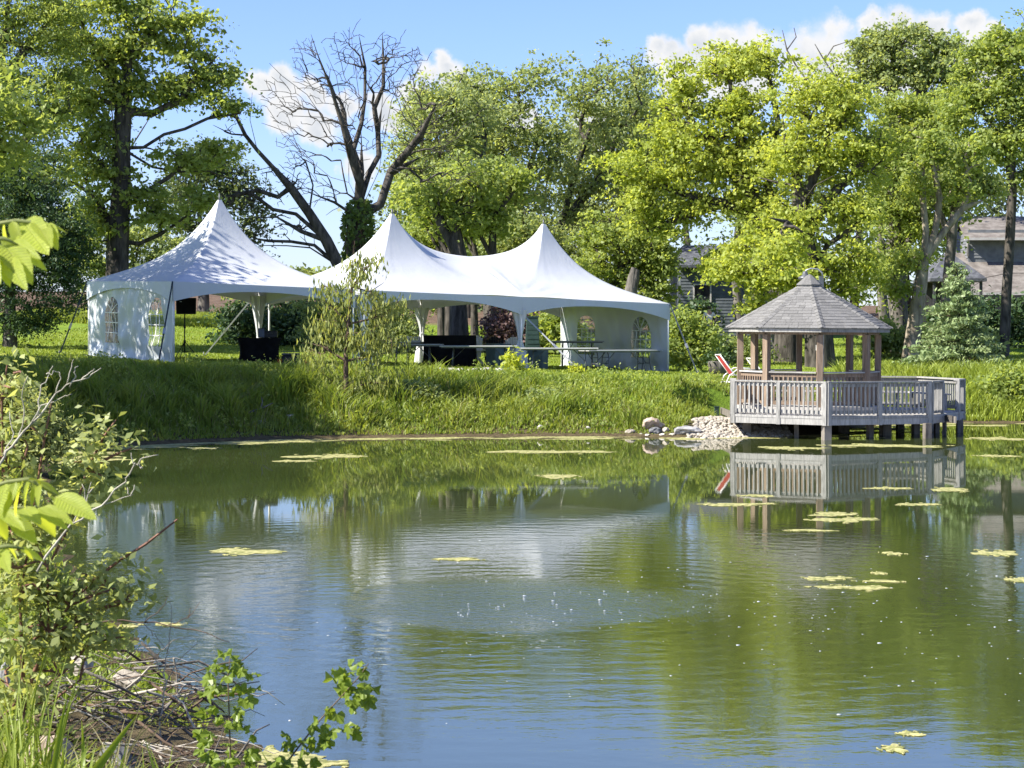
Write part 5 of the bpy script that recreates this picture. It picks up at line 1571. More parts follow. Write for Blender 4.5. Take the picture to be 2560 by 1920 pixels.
def build_party_things():
    q = lambda dx, Y: ((dx - 1106) / 4320 * Y, Y)
    folding_table(q(890, 65.5), R(8), 1.83, label='folding table at the willow end of the long tent with a tray on top')
    folding_table(q(905, 63.2), R(-4), 1.50, label='folding table in front of the draped stand nearest the willow sapling')
    folding_table(q(1035, 62.6), R(-3), 2.44, label='long folding table standing before the black draped stand and green bin')
    folding_table(q(1208, 62.0), R(-2), 2.44, label='long folding table passing behind the gathered curtain of the middle post')
    folding_table(q(1335, 63.6), R(24), 2.44, label='folding table slanting away towards the windowed wall')
    folding_table(q(1352, 67.0), R(30), 2.44, label='folding table close along the windowed wall of the long tent')
    folding_table(q(1247, 69.5), R(2), 1.83, H=0.98, label='taller narrow table standing furthest back before the nearer arched window')
    p = q(893, 65.5); z = gz(*p) + .742
    o = empty('tray', (p[0], p[1], z), 'small grey tray of things on the folding table by the willow', 'tray')
    MB().box((0, 0, .02), (.5, .3, .04)).build('base', M['grey_metal'], o)
    for k in range(4): MB().lathe([(0, 0), (.05, 0), (.055, .10), (.03, .14), (0, .14)], (-.18 + k * .12, 0, .04), 8).build('cup', M['white_plastic'], o)
    # black draped stand
    p = q(972, 65.2); z = gz(*p)
    o = empty('draped_stand', (p[0], p[1], z), 'long bar-height stand fully draped in black cloth inside the long tent', 'draped table', None, R(-2))
    mb = MB(); V = []; F = []; n = 40
    for zz, ex in ((1.02, 0), (.98, .012), (.6, .015), (.3, .02), (.015, .07)):
        for k in range(n):
            a = 2 * math.pi * k / n; cx, cy = math.cos(a), math.sin(a)
            sx = .84 * (abs(cx) ** .35) * (1 if cx > 0 else -1); sy = .36 * (abs(cy) ** .35) * (1 if cy > 0 else -1)
            f = ex * (1 + .8 * math.sin(k * 2.4)) * (1.2 if zz < .5 else 1)
            V.append((sx * (1 + f), sy * (1 + f), zz))
    for i in range(4):
        for k in range(n): F.append((i * n + k, (i + 1) * n + k, (i + 1) * n + (k + 1) % n, i * n + (k + 1) % n))
    F.append(tuple(range(n)))
    mb.add(V, F).build('cloth', M['black_cloth'], o)
    adirondack(q(1020, 67.0), R(200), 'white garden chair half hidden at the end of the black draped stand', 'white_plastic')
    adirondack(q(1111, 66.5), R(176), 'white garden chair with its slatted back to the purple bush', 'white_plastic')
    adirondack(q(1068, 66.0), R(182), 'dark round-backed garden chair behind the green bin', 'black_plastic')
    # bins
    def bin_(c, rot, w, d, h, lab, m, name='storage_bin'):
        z = gz(*c); o = empty(name, (c[0], c[1], z), lab, 'bin', None, rot)
        MB().box((0, 0, h / 2), (w, d, h), taper=1.05).build('body', M[m], o, bevel=.02)
        MB().box((0, 0, h + .03), (w * 1.1, d * 1.1, .06)).build('lid', M[m], o, bevel=.02)
        MB().box((0, -d * .56, h * .98), (w * .25, .03, .09)).build('handle', M['black_plastic'], o)
        for sx in (-1, 1): MB().tube([(sx * w * .40 - .03, d * .48, .09), (sx * w * .40 + .03, d * .48, .09)], .085, 10).build('wheel', M['black_plastic'], o)
    bin_(q(1076, 64.6), R(30), .56, .60, .74, 'grey-green wheeled bin between the draped stand and the curtain', 'teal_plastic')
    bin_(q(1162, 65.2), R(-20), .52, .52, .70, 'dark green bin standing just behind the gathered curtain', 'teal_plastic')
    p = q(1150, 78); z = gz(*p)
    o = empty('utility_box', (p[0], p[1], z), 'tapered dark green utility cabinet in front of the small purple bush', 'cabinet')
    MB().box((0, 0, .75), (.62, .5, 1.5), taper=.72).build('body', M['green_plastic'], o, bevel=.02)
    for k in range(6): MB().box((0, -.245 + k * .012, .3 + k * .18), (.44 - k * .012, .03, .03)).build('louvre', M['green_plastic'], o)
    MB().box((0, 0, 1.52), (.50, .42, .05)).build('lid', M['green_plastic'], o)
    # spandex-covered table in the first tent
    p = q(560, 61.5); z = gz(*p)
    o = empty('draped_table', (p[0], p[1], z), 'black stretch-cloth table with flared corners in the first tent', 'draped table', None, R(12))
    V = []; F = []; n = 48
    for zz, f in ((.76, 1.03), (.745, 1.04), (.66, .97), (.5, .90), (.35, .88), (.2, .90), (.015, .97)):
        for k in range(n):
            a = 2 * math.pi * k / n; cx, cy = math.cos(a), math.sin(a)
            corner = abs(math.sin(2 * a)) ** 2
            ff = f + (1 - f) * .45 * corner
            V.append((.66 * ff * (abs(cx) ** .45) * (1 if cx > 0 else -1), .40 * ff * (abs(cy) ** .45) * (1 if cy > 0 else -1), zz))
    for i in range(6):
        for k in range(n): F.append((i * n + k, (i + 1) * n + k, (i + 1) * n + (k + 1) % n, i * n + (k + 1) % n))
    F.append(tuple(range(n)))
    MB().add(V, F, True).build('cloth', M['black_cloth'], o)
    a = empty('tablet_stand', (p[0] + .10, p[1] - .25, z + .765), 'grey tablet propped upright on the black stretch-cloth table', 'tablet', None, R(8))
    MB().box((0, 0, .15), (.20, .014, .29), Matrix.Rotation(R(-10), 3, 'X')).build('bezel', M['black_plastic'], a)
    MB().box((0, -.010, .15), (.175, .006, .255), Matrix.Rotation(R(-10), 3, 'X')).build('screen', M['screen_grey'], a)
    MB().bar((0, .02, .2), (0, .14, .005), .05, .012).build('kickstand', M['black_plastic'], a)
    b = empty('controller_box', (p[0] + .36, p[1] - .05, z + .765), 'black equipment case lying on the stretch-cloth table', 'case')
    MB().box((0, 0, .11), (.42, .30, .22)).build('body', M['black_plastic'], b, bevel=.02)
    MB().tube([(-.08, -.16, .14), (-.08, -.19, .14), (.08, -.19, .14), (.08, -.16, .14)], .01, 6).build('handle', M['dark_metal'], b)
    # loudspeaker and stand
    p = q(399, 60.3); z = gz(*p)
    o = empty('speaker_stand', (p[0], p[1], z), 'black tripod stand carrying the loudspeaker by the tent corner', 'stand')
    MB().tube([(0, 0, .25), (0, 0, 1.40)], .02, 8).build('pole', M['black_plastic'], o)
    MB().tube([(0, 0, .52), (0, 0, .62)], .04, 8).build('collar', M['black_plastic'], o)
    MB().tube([(0, 0, .98), (0, 0, 1.06)], .035, 8).build('clamp', M['black_plastic'], o)
    for k in range(3):
        t = R(20 + 120 * k); c, s = math.cos(t), math.sin(t)
        MB().tube([(0, 0, .58), (c * .48, s * .48, .02)], .014, 6).build('leg', M['black_plastic'], o)
        MB().tube([(0, 0, .27), (c * .26, s * .26, .30)], .010, 6).build('brace', M['black_plastic'], o)
    sp = empty('loudspeaker', (p[0] + .03, p[1], z + 1.40), 'black loudspeaker raised on the tripod under the tent edge', 'loudspeaker', None, R(14))
    MB().add([(-.30, -.17, 0), (.30, -.17, 0), (.22, .17, .03), (-.22, .17, .03), (-.31, -.17, .50), (.31, -.17, .50), (.23, .17, .47), (-.23, .17, .47)],
             [(3, 2, 1, 0), (4, 5, 6, 7), (0, 1, 5, 4), (1, 2, 6, 5), (2, 3, 7, 6), (3, 0, 4, 7)]).build('cabinet', M['black_plastic'], sp, bevel=.02)
    MB().box((0, -.178, .25), (.54, .012, .44)).build('grille', M['black_cloth'], sp)
    MB().box((-.16, -.188, .38), (.06, .006, .02)).build('badge', M['grey_metal'], sp)
    # clutter beside the black table
    p = q(628, 60.5); z = gz(*p)
    o = empty('cooler', (p[0], p[1], z), 'small dark cooler on the grass beside the black stretch-cloth table', 'cooler')
    MB().box((0, 0, .15), (.50, .34, .30)).build('body', M['black_plastic'], o, bevel=.03)
    MB().box((0, 0, .33), (.52, .36, .06)).build('lid', M['stone_dark'], o, bevel=.02)
    MB().tube([(-.26, 0, .22), (-.28, 0, .40), (.28, 0, .40), (.26, 0, .22)], .012, 6).build('handle', M['dark_metal'], o)
    for dx, Y, r, lab in ((661, 59.5, .13, 'orange ball-shaped planter on the grass at the foot of the willow'), (606, 61.0, .10, 'small orange pot beside the dark cooler')):
        p = q(dx, Y); z = gz(*p); o = empty('planter', (p[0], p[1], z), lab, 'planter')
        MB().lathe([(0, 0), (r * .6, 0), (r, r * .8), (r * .85, r * 1.5), (r * .7, r * 1.55), (r * .6, r * 1.3), (0, r * 1.3)], (0, 0, 0), 14).build('pot', M['orange_paint'], o)
        Cc = rng.normal(size=(60, 3)) * r * .5 + np.array([0, 0, r * 1.8]); Vv, Ff = leaf_quads(Cc, r * .7, .5); mesh_obj('foliage', np_mesh('foliage', Vv, Ff), M['leaf_fresh'], o)

    # loungers
    def lounger(c, rot, lab, m):
        z = gz(*c); o = empty('lounger', (c[0], c[1], z), lab, 'lounger', 'loungers on the lawn beside the gazebo', rot)
        fr = MB()
        for sy in (-.30, .30):
            fr.tube([(-.55, sy, .95), (-.12, sy, .36), (.55, sy, .34), (1.10, sy, .30)], .018, 6)
            fr.tube([(-.42, sy, 0), (-.28, sy, .34), (0.0, sy, .56), (.32, sy, .56), (.40, sy, .36)], .018, 6)
            fr.tube([(.20, sy, .36), (.12, sy, 0)], .018, 6); fr.tube([(.95, sy, .32), (1.02, sy, 0)], .018, 6)
            fr.tube([(-.34, sy, .16), (.15, sy, .16)], .014, 6)
        for x, zz in ((-.55, .95), (-.12, .36), (1.10, .30), (-.42, .02), (.12, .02)): fr.tube([(x, -.30, zz), (x, .30, zz)], .016, 6)
        fr.build('frame', M['white_metal'], o)
        def sheet(pts, name):
            V = []; F = []
            for k, (x, zz) in enumerate(pts):
                for j, yy in enumerate((-.285, 0, .285)): V.append((x, yy, zz - (.02 if j == 1 else 0)))
            for k in range(len(pts) - 1):
                for j in range(2): F.append((k * 3 + j, k * 3 + j + 1, k * 3 + j + 4, k * 3 + j + 3))
            MB().add(V, F, True).build(name, M[m], o)
        sheet([(-.54, .94), (-.44, .80), (-.33, .65), (-.22, .50), (-.14, .385)], 'backrest')
        sheet([(-.10, .36), (.2, .35), (.55, .345), (.85, .325), (1.08, .305)], 'seat')
    lounger(q(1590, 58.3), R(8), 'red sling lounger with a white frame on the lawn beside the gazebo', 'red_sling')
    lounger(q(1657, 59.6), R(10), 'pale cream sling lounger with a white frame behind the gazebo posts', 'cream_sling')
    # wooden round table behind the red lounger
    p = q(1552, 66); z = gz(*p)
    o = empty('stump_planter', (p[0], p[1], z), 'grey weathered tub planter standing behind the red lounger', 'planter')
    MB().lathe([(0, 0), (.30, 0), (.36, .45), (.33, .47), (.30, .40), (0, .40)], (0, 0, 0), 14).build('tub', M['bark_grey'], o)
    Cc = rng.normal(size=(150, 3)) * np.array([.25, .25, .12]) + np.array([0, 0, .62]); Vv, Ff = leaf_quads(Cc, .12, .5); mesh_obj('foliage', np_mesh('foliage', Vv, Ff), M['leaf_dark'], o)
    # green irrigation box on the bank
    p = q(1548, 55.2); z = gz(*p)
    o = empty('valve_box', (p[0], p[1], z), 'small dark green box standing in the bank grass near the deck', 'box')
    MB().box((0, 0, .11), (.13, .13, .24), taper=.92).build('body', M['green_plastic'], o, bevel=.01)
    MB().box((0, 0, .24), (.14, .14, .03)).build('lid', M['green_plastic'], o)
    # snag behind the long tent
    tree('snag', 'broken-topped grey dead trunk standing behind the long tent roof', 'tree stump', 79, [[(1362, 735), (1364, 680), (1361, 640), (1366, 600), (1370, 578)], [(1362, 640), (1372, 600), (1376, 582)]], [], 'leaf_mid', 'bark_grey', 0, 0, .1, .1, .27, flare=.25)
    # flat pale stones on the bank top
    xs = [937, 962, 985, 1012, 1038, 1066]
    labs = ['flat white stone at the willow end of the stone edging', 'second flat pale stone from the willow in the edging', 'cracked pale flat stone near the middle of the edging', 'broad flat cream stone in the middle of the edging', 'flat cream stone next to the last one by the lime plant', 'flat pale stone ending the row at the lime plant']
    for x, lb in zip(xs, labs):
        p = q(x + 12, 57.2); z = gz(*p)
        rock('flat_stone', (p[0], p[1], z + .05), (.20, .28, .11), lb, 'stone', 'stone_white', 'flat pale stones edging the bank top', 5, .18)


def rock(name, c, r, label, cat, m, group=None, seed=1, rough=.25, sub=2, parent=None):
    bm = bmesh.new(); bmesh.ops.create_icosphere(bm, subdivisions=sub, radius=1)
    rg = np.random.default_rng(int(abs(c[0] * 971 + c[1] * 331) * 10) + seed)
    ax = rg.normal(size=(9, 3)); ax /= np.linalg.norm(ax, axis=1)[:, None]; cut = rg.uniform(.48, .90, 9)
    for v in bm.verts:
        p = np.array(v.co)
        for a, k in zip(ax, cut):
            d = p @ a
            if d > k: p = p - a * (d - k) * .92
        p = p * (1 + rough * .25 * rg.normal())
        v.co = Vector(p * np.array(r))
    me = bpy.data.meshes.new(name); bm.to_mesh(me); bm.free()
    o = mesh_obj(name, me, M[m], parent); o.location = c; o.rotation_euler = (0, 0, rg.uniform(0, 6))
    if label: props(o, label, cat, group)
    return o


build_party_things()


def build_person():
    p = dpt(1532, 735, 92); z = gz(p.x, p.y)
    root = empty('person', (p.x, p.y, z), 'person in a white shirt and dark jeans standing by the driveway with hands on hips', 'person')

    def skin(name, pts, edges, rad, m, rootv=0):
        me = bpy.data.meshes.new(name); me.from_pydata(pts, edges, [])
        o = mesh_obj(name, me, m, root)
        o.modifiers.new('skin', 'SKIN'); ly = me.skin_vertices[0].data
        for i, r in enumerate(rad): ly[i].radius = (r, r)
        ly[rootv].use_root = True
        s = o.modifiers.new('sub', 'SUBSURF'); s.levels = 1; s.render_levels = 2
        return o
    pts = [(0, 0, .92), (0, 0, 1.15), (0, -.02, 1.38), (0, -.02, 1.50), (0, -.03, 1.62), (-.18, 0, 1.40), (-.34, .04, 1.18), (-.20, -.06, 1.00), (.18, 0, 1.40), (.34, .04, 1.18), (.20, -.06, 1.00), (-.10, 0, .86), (-.12, -.01, .48), (-.13, .02, .08), (-.14, -.12, .04), (.10, 0, .86), (.12, -.01, .48), (.13, .02, .08), (.14, -.12, .04)]
    ed = [(0, 1), (1, 2), (2, 3), (3, 4), (2, 5), (5, 6), (6, 7), (2, 8), (8, 9), (9, 10), (0, 11), (11, 12), (12, 13), (13, 14), (0, 15), (15, 16), (16, 17), (17, 18)]
    skin('body', pts, ed, [.14, .13, .15, .055, .085, .065, .045, .035, .065, .045, .035, .09, .065, .045, .04, .09, .065, .045, .04], M['skin'])
    skin('shirt', [(0, 0, .95), (0, 0, 1.15), (0, -.02, 1.40), (-.18, 0, 1.41), (-.31, .035, 1.22), (.18, 0, 1.41), (.31, .035, 1.22)], [(0, 1), (1, 2), (2, 3), (3, 4), (2, 5), (5, 6)], [.165, .15, .165, .085, .07, .085, .07], M['shirt_white'])
    skin('jeans', [(0, 0, .93), (-.10, 0, .84), (-.12, -.01, .48), (-.13, .02, .12), (.10, 0, .84), (.12, -.01, .48), (.13, .02, .12)], [(0, 1), (1, 2), (2, 3), (0, 4), (4, 5), (5, 6)], [.15, .105, .08, .065, .105, .08, .065], M['denim'])
    MB().lathe([(0, .10), (.07, .085), (.095, .03), (.09, -.03), (.06, -.05)], (0, -.01, 1.67), 12).build('hair', M['hair'], root)


build_person()


# ------------------------------------------------------------------ grass
def blades(name, P, h, w, lean, m, label, segs=1, parent=None):
    """P (n,3) roots; one bent blade each"""
    n = len(P)
    h = h[:, None]; w = w[:, None] if hasattr(w, '__len__') else w
    a = rng.uniform(0, 2 * math.pi, n); side = np.stack([np.cos(a), np.sin(a), np.zeros(n)], 1)
    b = rng.uniform(0, 2 * math.pi, n); ln = np.stack([np.cos(b), np.sin(b), np.zeros(n)], 1) * (lean * rng.uniform(.2, 1.2, n))[:, None] * h
    up = np.array([0, 0, 1.0])
    if segs == 1:
        V = np.stack([P - side * w, P + side * w, P + ln + up * h], 1).reshape(-1, 3)
        F = np.arange(3 * n).reshape(-1, 3)
    else:
        mid = P + ln * .30 + up * h * .62
        tip = P + ln * 1.0 + up * h * .92
        V = np.stack([P - side * w, P + side * w, mid + side * w * .8, mid - side * w * .8, tip], 1).reshape(-1, 3)
        i = np.arange(n)[:, None] * 5
        F = np.concatenate([i + np.array([0, 1, 2]), i + np.array([0, 2, 3]), i + np.array([3, 2, 4])])
    o = mesh_obj(name, np_mesh(name, V, F), M[m], parent)
    if label: props(o, label, None, None, 'stuff')
    return o


def patchy(x, y, f, seed):
    return 0.5 + 0.5 * np.sin(x * f + seed) * np.cos(y * f * 1.3 + seed * 2) * .6 + .25 * np.sin(x * f * 2.7 + y * f * 2.1 + seed)


def scatter(n, x0, x1, y0, y1, cond):
    x = rng.uniform(x0, x1, n); y = rng.uniform(y0, y1, n)
    d = pond_dist(np.stack([x, y], 1))
    k = cond(x, y, d)
    x, y, d = x[k], y[k], d[k]
    return np.stack([x, y, ground_z(x, y) - .01], 1), d


def build_grass():
    # tall bank grass along the far shore
    P, d = scatter(420000, -17, 15, 42, 63, lambda x, y, d: (d > .25) & (d < 7.0) & (rng.uniform(0, 1, len(x)) < np.clip(1.25 - d / 7.5, 0.1, 1)) & ~((x > 5.5) & (x < 11.5) & (y < 56.5)) & ~((x > 4.3 + .2 * d) & (x < 6.6) & (d < 2.6)))
    clump = np.clip(patchy(P[:, 0], P[:, 1], 2.1, .7) * .7 + patchy(P[:, 0], P[:, 1], 4.7, 2.9) * .4, 0, 1.3)
    tall = np.clip(1.15 - np.abs(d - 2.4) / 3.6, .12, 1) * np.clip(1.0 - (P[:, 0] + 1) * .11, .42, 1.0)
    keep = rng.uniform(0, 1, len(P)) < .35 + .75 * patchy(P[:, 0], P[:, 1], 3.3, 5.1)
    P, d, clump, tall = P[keep], d[keep], clump[keep], tall[keep]
    h = (0.12 + 0.50 * clump) * tall * rng.uniform(.6, 1.35, len(P)) * np.clip(d / 1.2, .35, 1)
    tc = P[rng.integers(0, len(P), 130), :2]
    for c in tc:
        q = np.hypot(P[:, 0] - c[0], P[:, 1] - c[1]); h = h * (1 + rng.uniform(.3, 1.1) * np.exp(-(q / rng.uniform(.18, .45)) ** 2))
    h = np.minimum(h, np.where(P[:, 0] > 0, .85, 1.0))
    blades('bank_grass', P, h, .013 + .010 * rng.uniform(0, 1, len(P)), .75, 'grass_bank', 'long uneven grass covering the sloping pond bank', 2)
    k = rng.uniform(0, 1, len(P)) < np.where(d < 1.3, .16, .05)
    blades('dry_grass', P[k], h[k] * 1.1, .008 + .004 * rng.uniform(0, 1, k.sum()), .9, 'grass_dry', 'dry straw stems among the bank grass', 2)
    # broadleaf weeds mixed into the bank
    A, dA = scatter(2600, -17, 15, 42, 60, lambda x, y, d: (d > .5) & (d < 5.5) & (patchy(x, y, 1.3, 3.0) > .5) & ~((x > 4.0) & (x < 11) & (y < 56.5)))
    C = np.repeat(A, 20, 0) + rng.normal(size=(len(A) * 20, 3)) * np.array([.11, .11, .10]) + np.array([0, 0, .22])
    V, F = leaf_quads(C, .085, .6, .7)
    o = mesh_obj('weeds', np_mesh('weeds', V, F), M['leaf_fresh']); props(o, 'broadleaf weeds scattered through the bank grass', None, None, 'stuff')
    # mown lawn
    P, d = scatter(330000, -19, 22, 55, 100, lambda x, y, d: (d > 4.2) & (rng.uniform(0, 1, len(x)) < np.clip(62 / y, 0, 1) ** 2.5) & ~((x > (1520 - 1106) / 4320 * y) & (x < (1670 - 1106) / 4320 * y) & (y > 83)))
    h = (.045 + .05 * patchy(P[:, 0], P[:, 1], .9, 2)) * rng.uniform(.6, 1.3, len(P))
    blades('lawn_grass', P, h, .020 + .012 * rng.uniform(0, 1, len(P)), .8, 'grass_lawn', 'short mown grass of the lawn round the tents', 1)
    # meadow fringe at the far lawn edge and right bank
    P, d = scatter(60000, -24, -5, 92, 102, lambda x, y, d: d > 1)
    blades('meadow_grass', P, .35 * rng.uniform(.5, 1.3, len(P)), .03 + .01 * rng.uniform(0, 1, len(P)), .6, 'grass_lawn', 'rough meadow grass along the far edge of the lawn', 1)
    P, d = scatter(70000, 10.5, 24, 55, 68, lambda x, y, d: (d > .2) & (d < 7))
    h = (.35 + .5 * patchy(P[:, 0], P[:, 1], 1.7, 1.1)) * rng.uniform(.5, 1.2, len(P)) * np.clip(d / 1.0, .4, 1)
    blades('reed_grass', P, h, .016 + .010 * rng.uniform(0, 1, len(P)), .55, 'grass_lawn', 'tall rank grass on the bank past the deck', 2)
    # the near left shore
    P, d = scatter(170000, -14.5, -1.0, 9, 45, lambda x, y, d: (d > .15) & (d < 5.5) & ~((y < 13.6) & (x > -3.1) & (d < 1.5)) & (rng.uniform(0, 1, len(x)) < np.clip(18 / y, .5, 1)))
    h = (.16 + .34 * patchy(P[:, 0], P[:, 1], 1.9, 5)) * rng.uniform(.5, 1.3, len(P)) * np.clip(d / 1.0, .3, 1)
    blades('shore_grass', P, h, .006 + .0003 * P[:, 1] + .006 * rng.uniform(0, 1, len(P)), .8, 'grass_bank', 'wild grass on the near left shore', 2)


build_grass()


# ------------------------------------------------------------------ stones and gravel by the deck
def build_stones():
    def prock(px0, px1, py0, py1, Y, label, m, name='boulder', ry=1.0, seed=1, rough=.3):
        a = ppt(px0, py1, Y); b = ppt(px1, py0, Y)
        rx = abs(b.x - a.x) / 2 * 1.08; rz = abs(b.z - a.z) / 2 * 1.15
        c = (a + b) / 2
        return rock(name, (c.x, c.y, c.z - rz * .05), (rx, rx * ry, rz), label, 'rock', m, 'rocks at the water edge beside the deck', seed, rough, 3)
    prock(1606, 1656, 1041, 1078, 51.6, 'pinkish tan angular boulder propped above the other shore rocks', 'stone_tan', seed=4)
    prock(1623, 1654, 1067, 1090, 51.2, 'dark rounded rock under the pinkish tan boulder', 'stone_dark', seed=2)
    prock(1653, 1673, 1068, 1089, 51.3, 'upright pale rock leaning next to the dark rounded rock', 'stone_pale', seed=3)
    prock(1688, 1750, 1060, 1092, 51.0, 'largest grey-white boulder beside the gravel slope', 'stone_grey', seed=6)
    prock(1563, 1590, 1073, 1088, 51.4, 'round pale rock set apart in the grass by the water', 'stone_pale', seed=7)
    prock(1597, 1608, 1083, 1090, 51.2, 'smallest pale stone between the set-apart rock and the tan boulder', 'stone_white', 'shore_stone')
    prock(1613, 1625, 1084, 1091, 51.0, 'little white stone at the foot of the dark rounded rock', 'stone_white', 'shore_stone')
    prock(1649, 1663, 1082, 1091, 50.95, 'squat pale stone below the upright leaning rock', 'stone_white', 'shore_stone')
    prock(1670, 1694, 1083, 1092, 50.9, 'low flat pale stone just left of the largest boulder', 'stone_pale', 'shore_stone')
    # gravel slope
    mbs = []; base = None
    V, F, nv = [], [], 0
    bm = bmesh.new(); bmesh.ops.create_icosphere(bm, subdivisions=1, radius=1)
    iv = np.array([v.co[:] for v in bm.verts]); fc = np.array([[v.index for v in f.verts] for f in bm.faces]); bm.free()
    n = 0
    while n < 1500:
        x = rng.uniform(4.3, 7.2); y = rng.uniform(49.9, 54.0)
        d = pond_dist([(x, y)])[0]
        if d < -.25 or d > 2.6 or x < 4.42 + .20 * max(d, 0): continue
        r = rng.uniform(.03, .078)
        q = iv * (1 + .18 * rng.normal(size=iv.shape)) * r * np.array([1, 1, .7]) + np.array([x, y, max(gz(x, y), -.02) + r * .25])
        V.append(q); F.append(fc + nv); nv += len(q); n += 1
    o = mesh_obj('gravel', np_mesh('gravel', np.concatenate(V), np.concatenate(F)), M['stone_pale']); props(o, 'slope of pale cobbles running under the deck edge', None, None, 'stuff')
    # scattered stones low on the shaded bank
    labs = ['pale stone on the mud under the willow', 'whitish stone in the shaded bank below the first tent', 'grey stone half sunk in the mud beneath the dark bank', 'pale stone near the driftwood root', 'white stone in the yellow grass under the lime plant', 'small white stone near the set-apart shore rock']
    for (dx, dy, Y, r, m), lb in zip(((762, 912, 51.6, .16, 'stone_pale'), (627, 917, 51.2, .13, 'stone_pale'), (690, 915, 51.3, .17, 'stone_grey'), (560, 925, 50.6, .12, 'stone_pale'), (1166, 925, 51.7, .09, 'stone_white'), (1270, 925, 51.8, .08, 'stone_white')), labs):
        p = dpt(dx, dy, Y); rock('bank_stone', (p.x, p.y, gz(p.x, p.y) + r * .25), (r, r, r * .7), lb, 'stone', m, 'stones on the muddy foot of the bank', 3, .3)
    # driftwood root
    p = dpt(545, 918, 51.0); z = gz(p.x, p.y)
    o = empty('driftwood', (p.x, p.y, z), 'grey forked driftwood root lying at the foot of the shaded bank', 'driftwood')
    o.scale = (.72, .72, .62)
    MB().tube([(-.5, 0, .05), (-.1, 0, .15), (.3, -.05, .30), (.75, -.1, .55)], [.05, .06, .045, .02], 7).build('branch', M['bark_grey'], o)
    for q in (((-.1, 0, .15), (-.35, -.1, .35), (-.5, -.2, .42)), ((.1, 0, .2), (.2, -.2, .1), (.35, -.4, .02)), ((.3, -.05, .3), (.35, .1, .6), (.3, .15, .8)), ((-.1, 0, .15), (-.2, -.25, .05), (-.25, -.5, .01))):
        MB().tube(q, [.035, .025, .01], 6).build('fork', M['bark_grey'], o)


build_stones()


# ------------------------------------------------------------------ algae and bubbles on the pond
def algae_disc(mb_v, mb_f, c, rx, ry, n=26, seed=0):
    rg = np.random.default_rng(seed)
    a = np.arange(n) * 2 * math.pi / n
    ph = rg.uniform(0, 6, 5)
    r = 1 + .20 * np.sin(7 * a + ph[4]) * rg.uniform(.2, 1) + .22 * np.sin(2 * a + ph[0]) + .18 * np.sin(3 * a + ph[1]) + .14 * np.sin(5 * a + ph[2]) + .10 * np.sin(9 * a + ph[3]) + .07 * rg.normal(size=n)
    r = np.maximum(r, .35)
    b = len(mb_v)
    for k in range(n): mb_v.append((c[0] + rx * r[k] * math.cos(a[k]), c[1] + ry * r[k] * math.sin(a[k]), .001))
    for k in range(n): mb_v.append((c[0] + rx * r[k] * .93 * math.cos(a[k]), c[1] + ry * r[k] * .93 * math.sin(a[k]), .0035 + .002 * rg.uniform()))
    for k in range(n): mb_v.append((c[0] + rx * r[k] * .5 * math.cos(a[k]), c[1] + ry * r[k] * .5 * math.sin(a[k]), .004 + .004 * rg.uniform()))
    mb_v.append((c[0], c[1], .006))
    for k in range(n):
        k2 = (k + 1) % n
        mb_f += [(b + k, b + k2, b + n + k2, b + n + k), (b + n + k, b + n + k2, b + 2 * n + k2, b + 2 * n + k), (b + 2 * n + k, b + 2 * n + k2, b + 3 * n)]


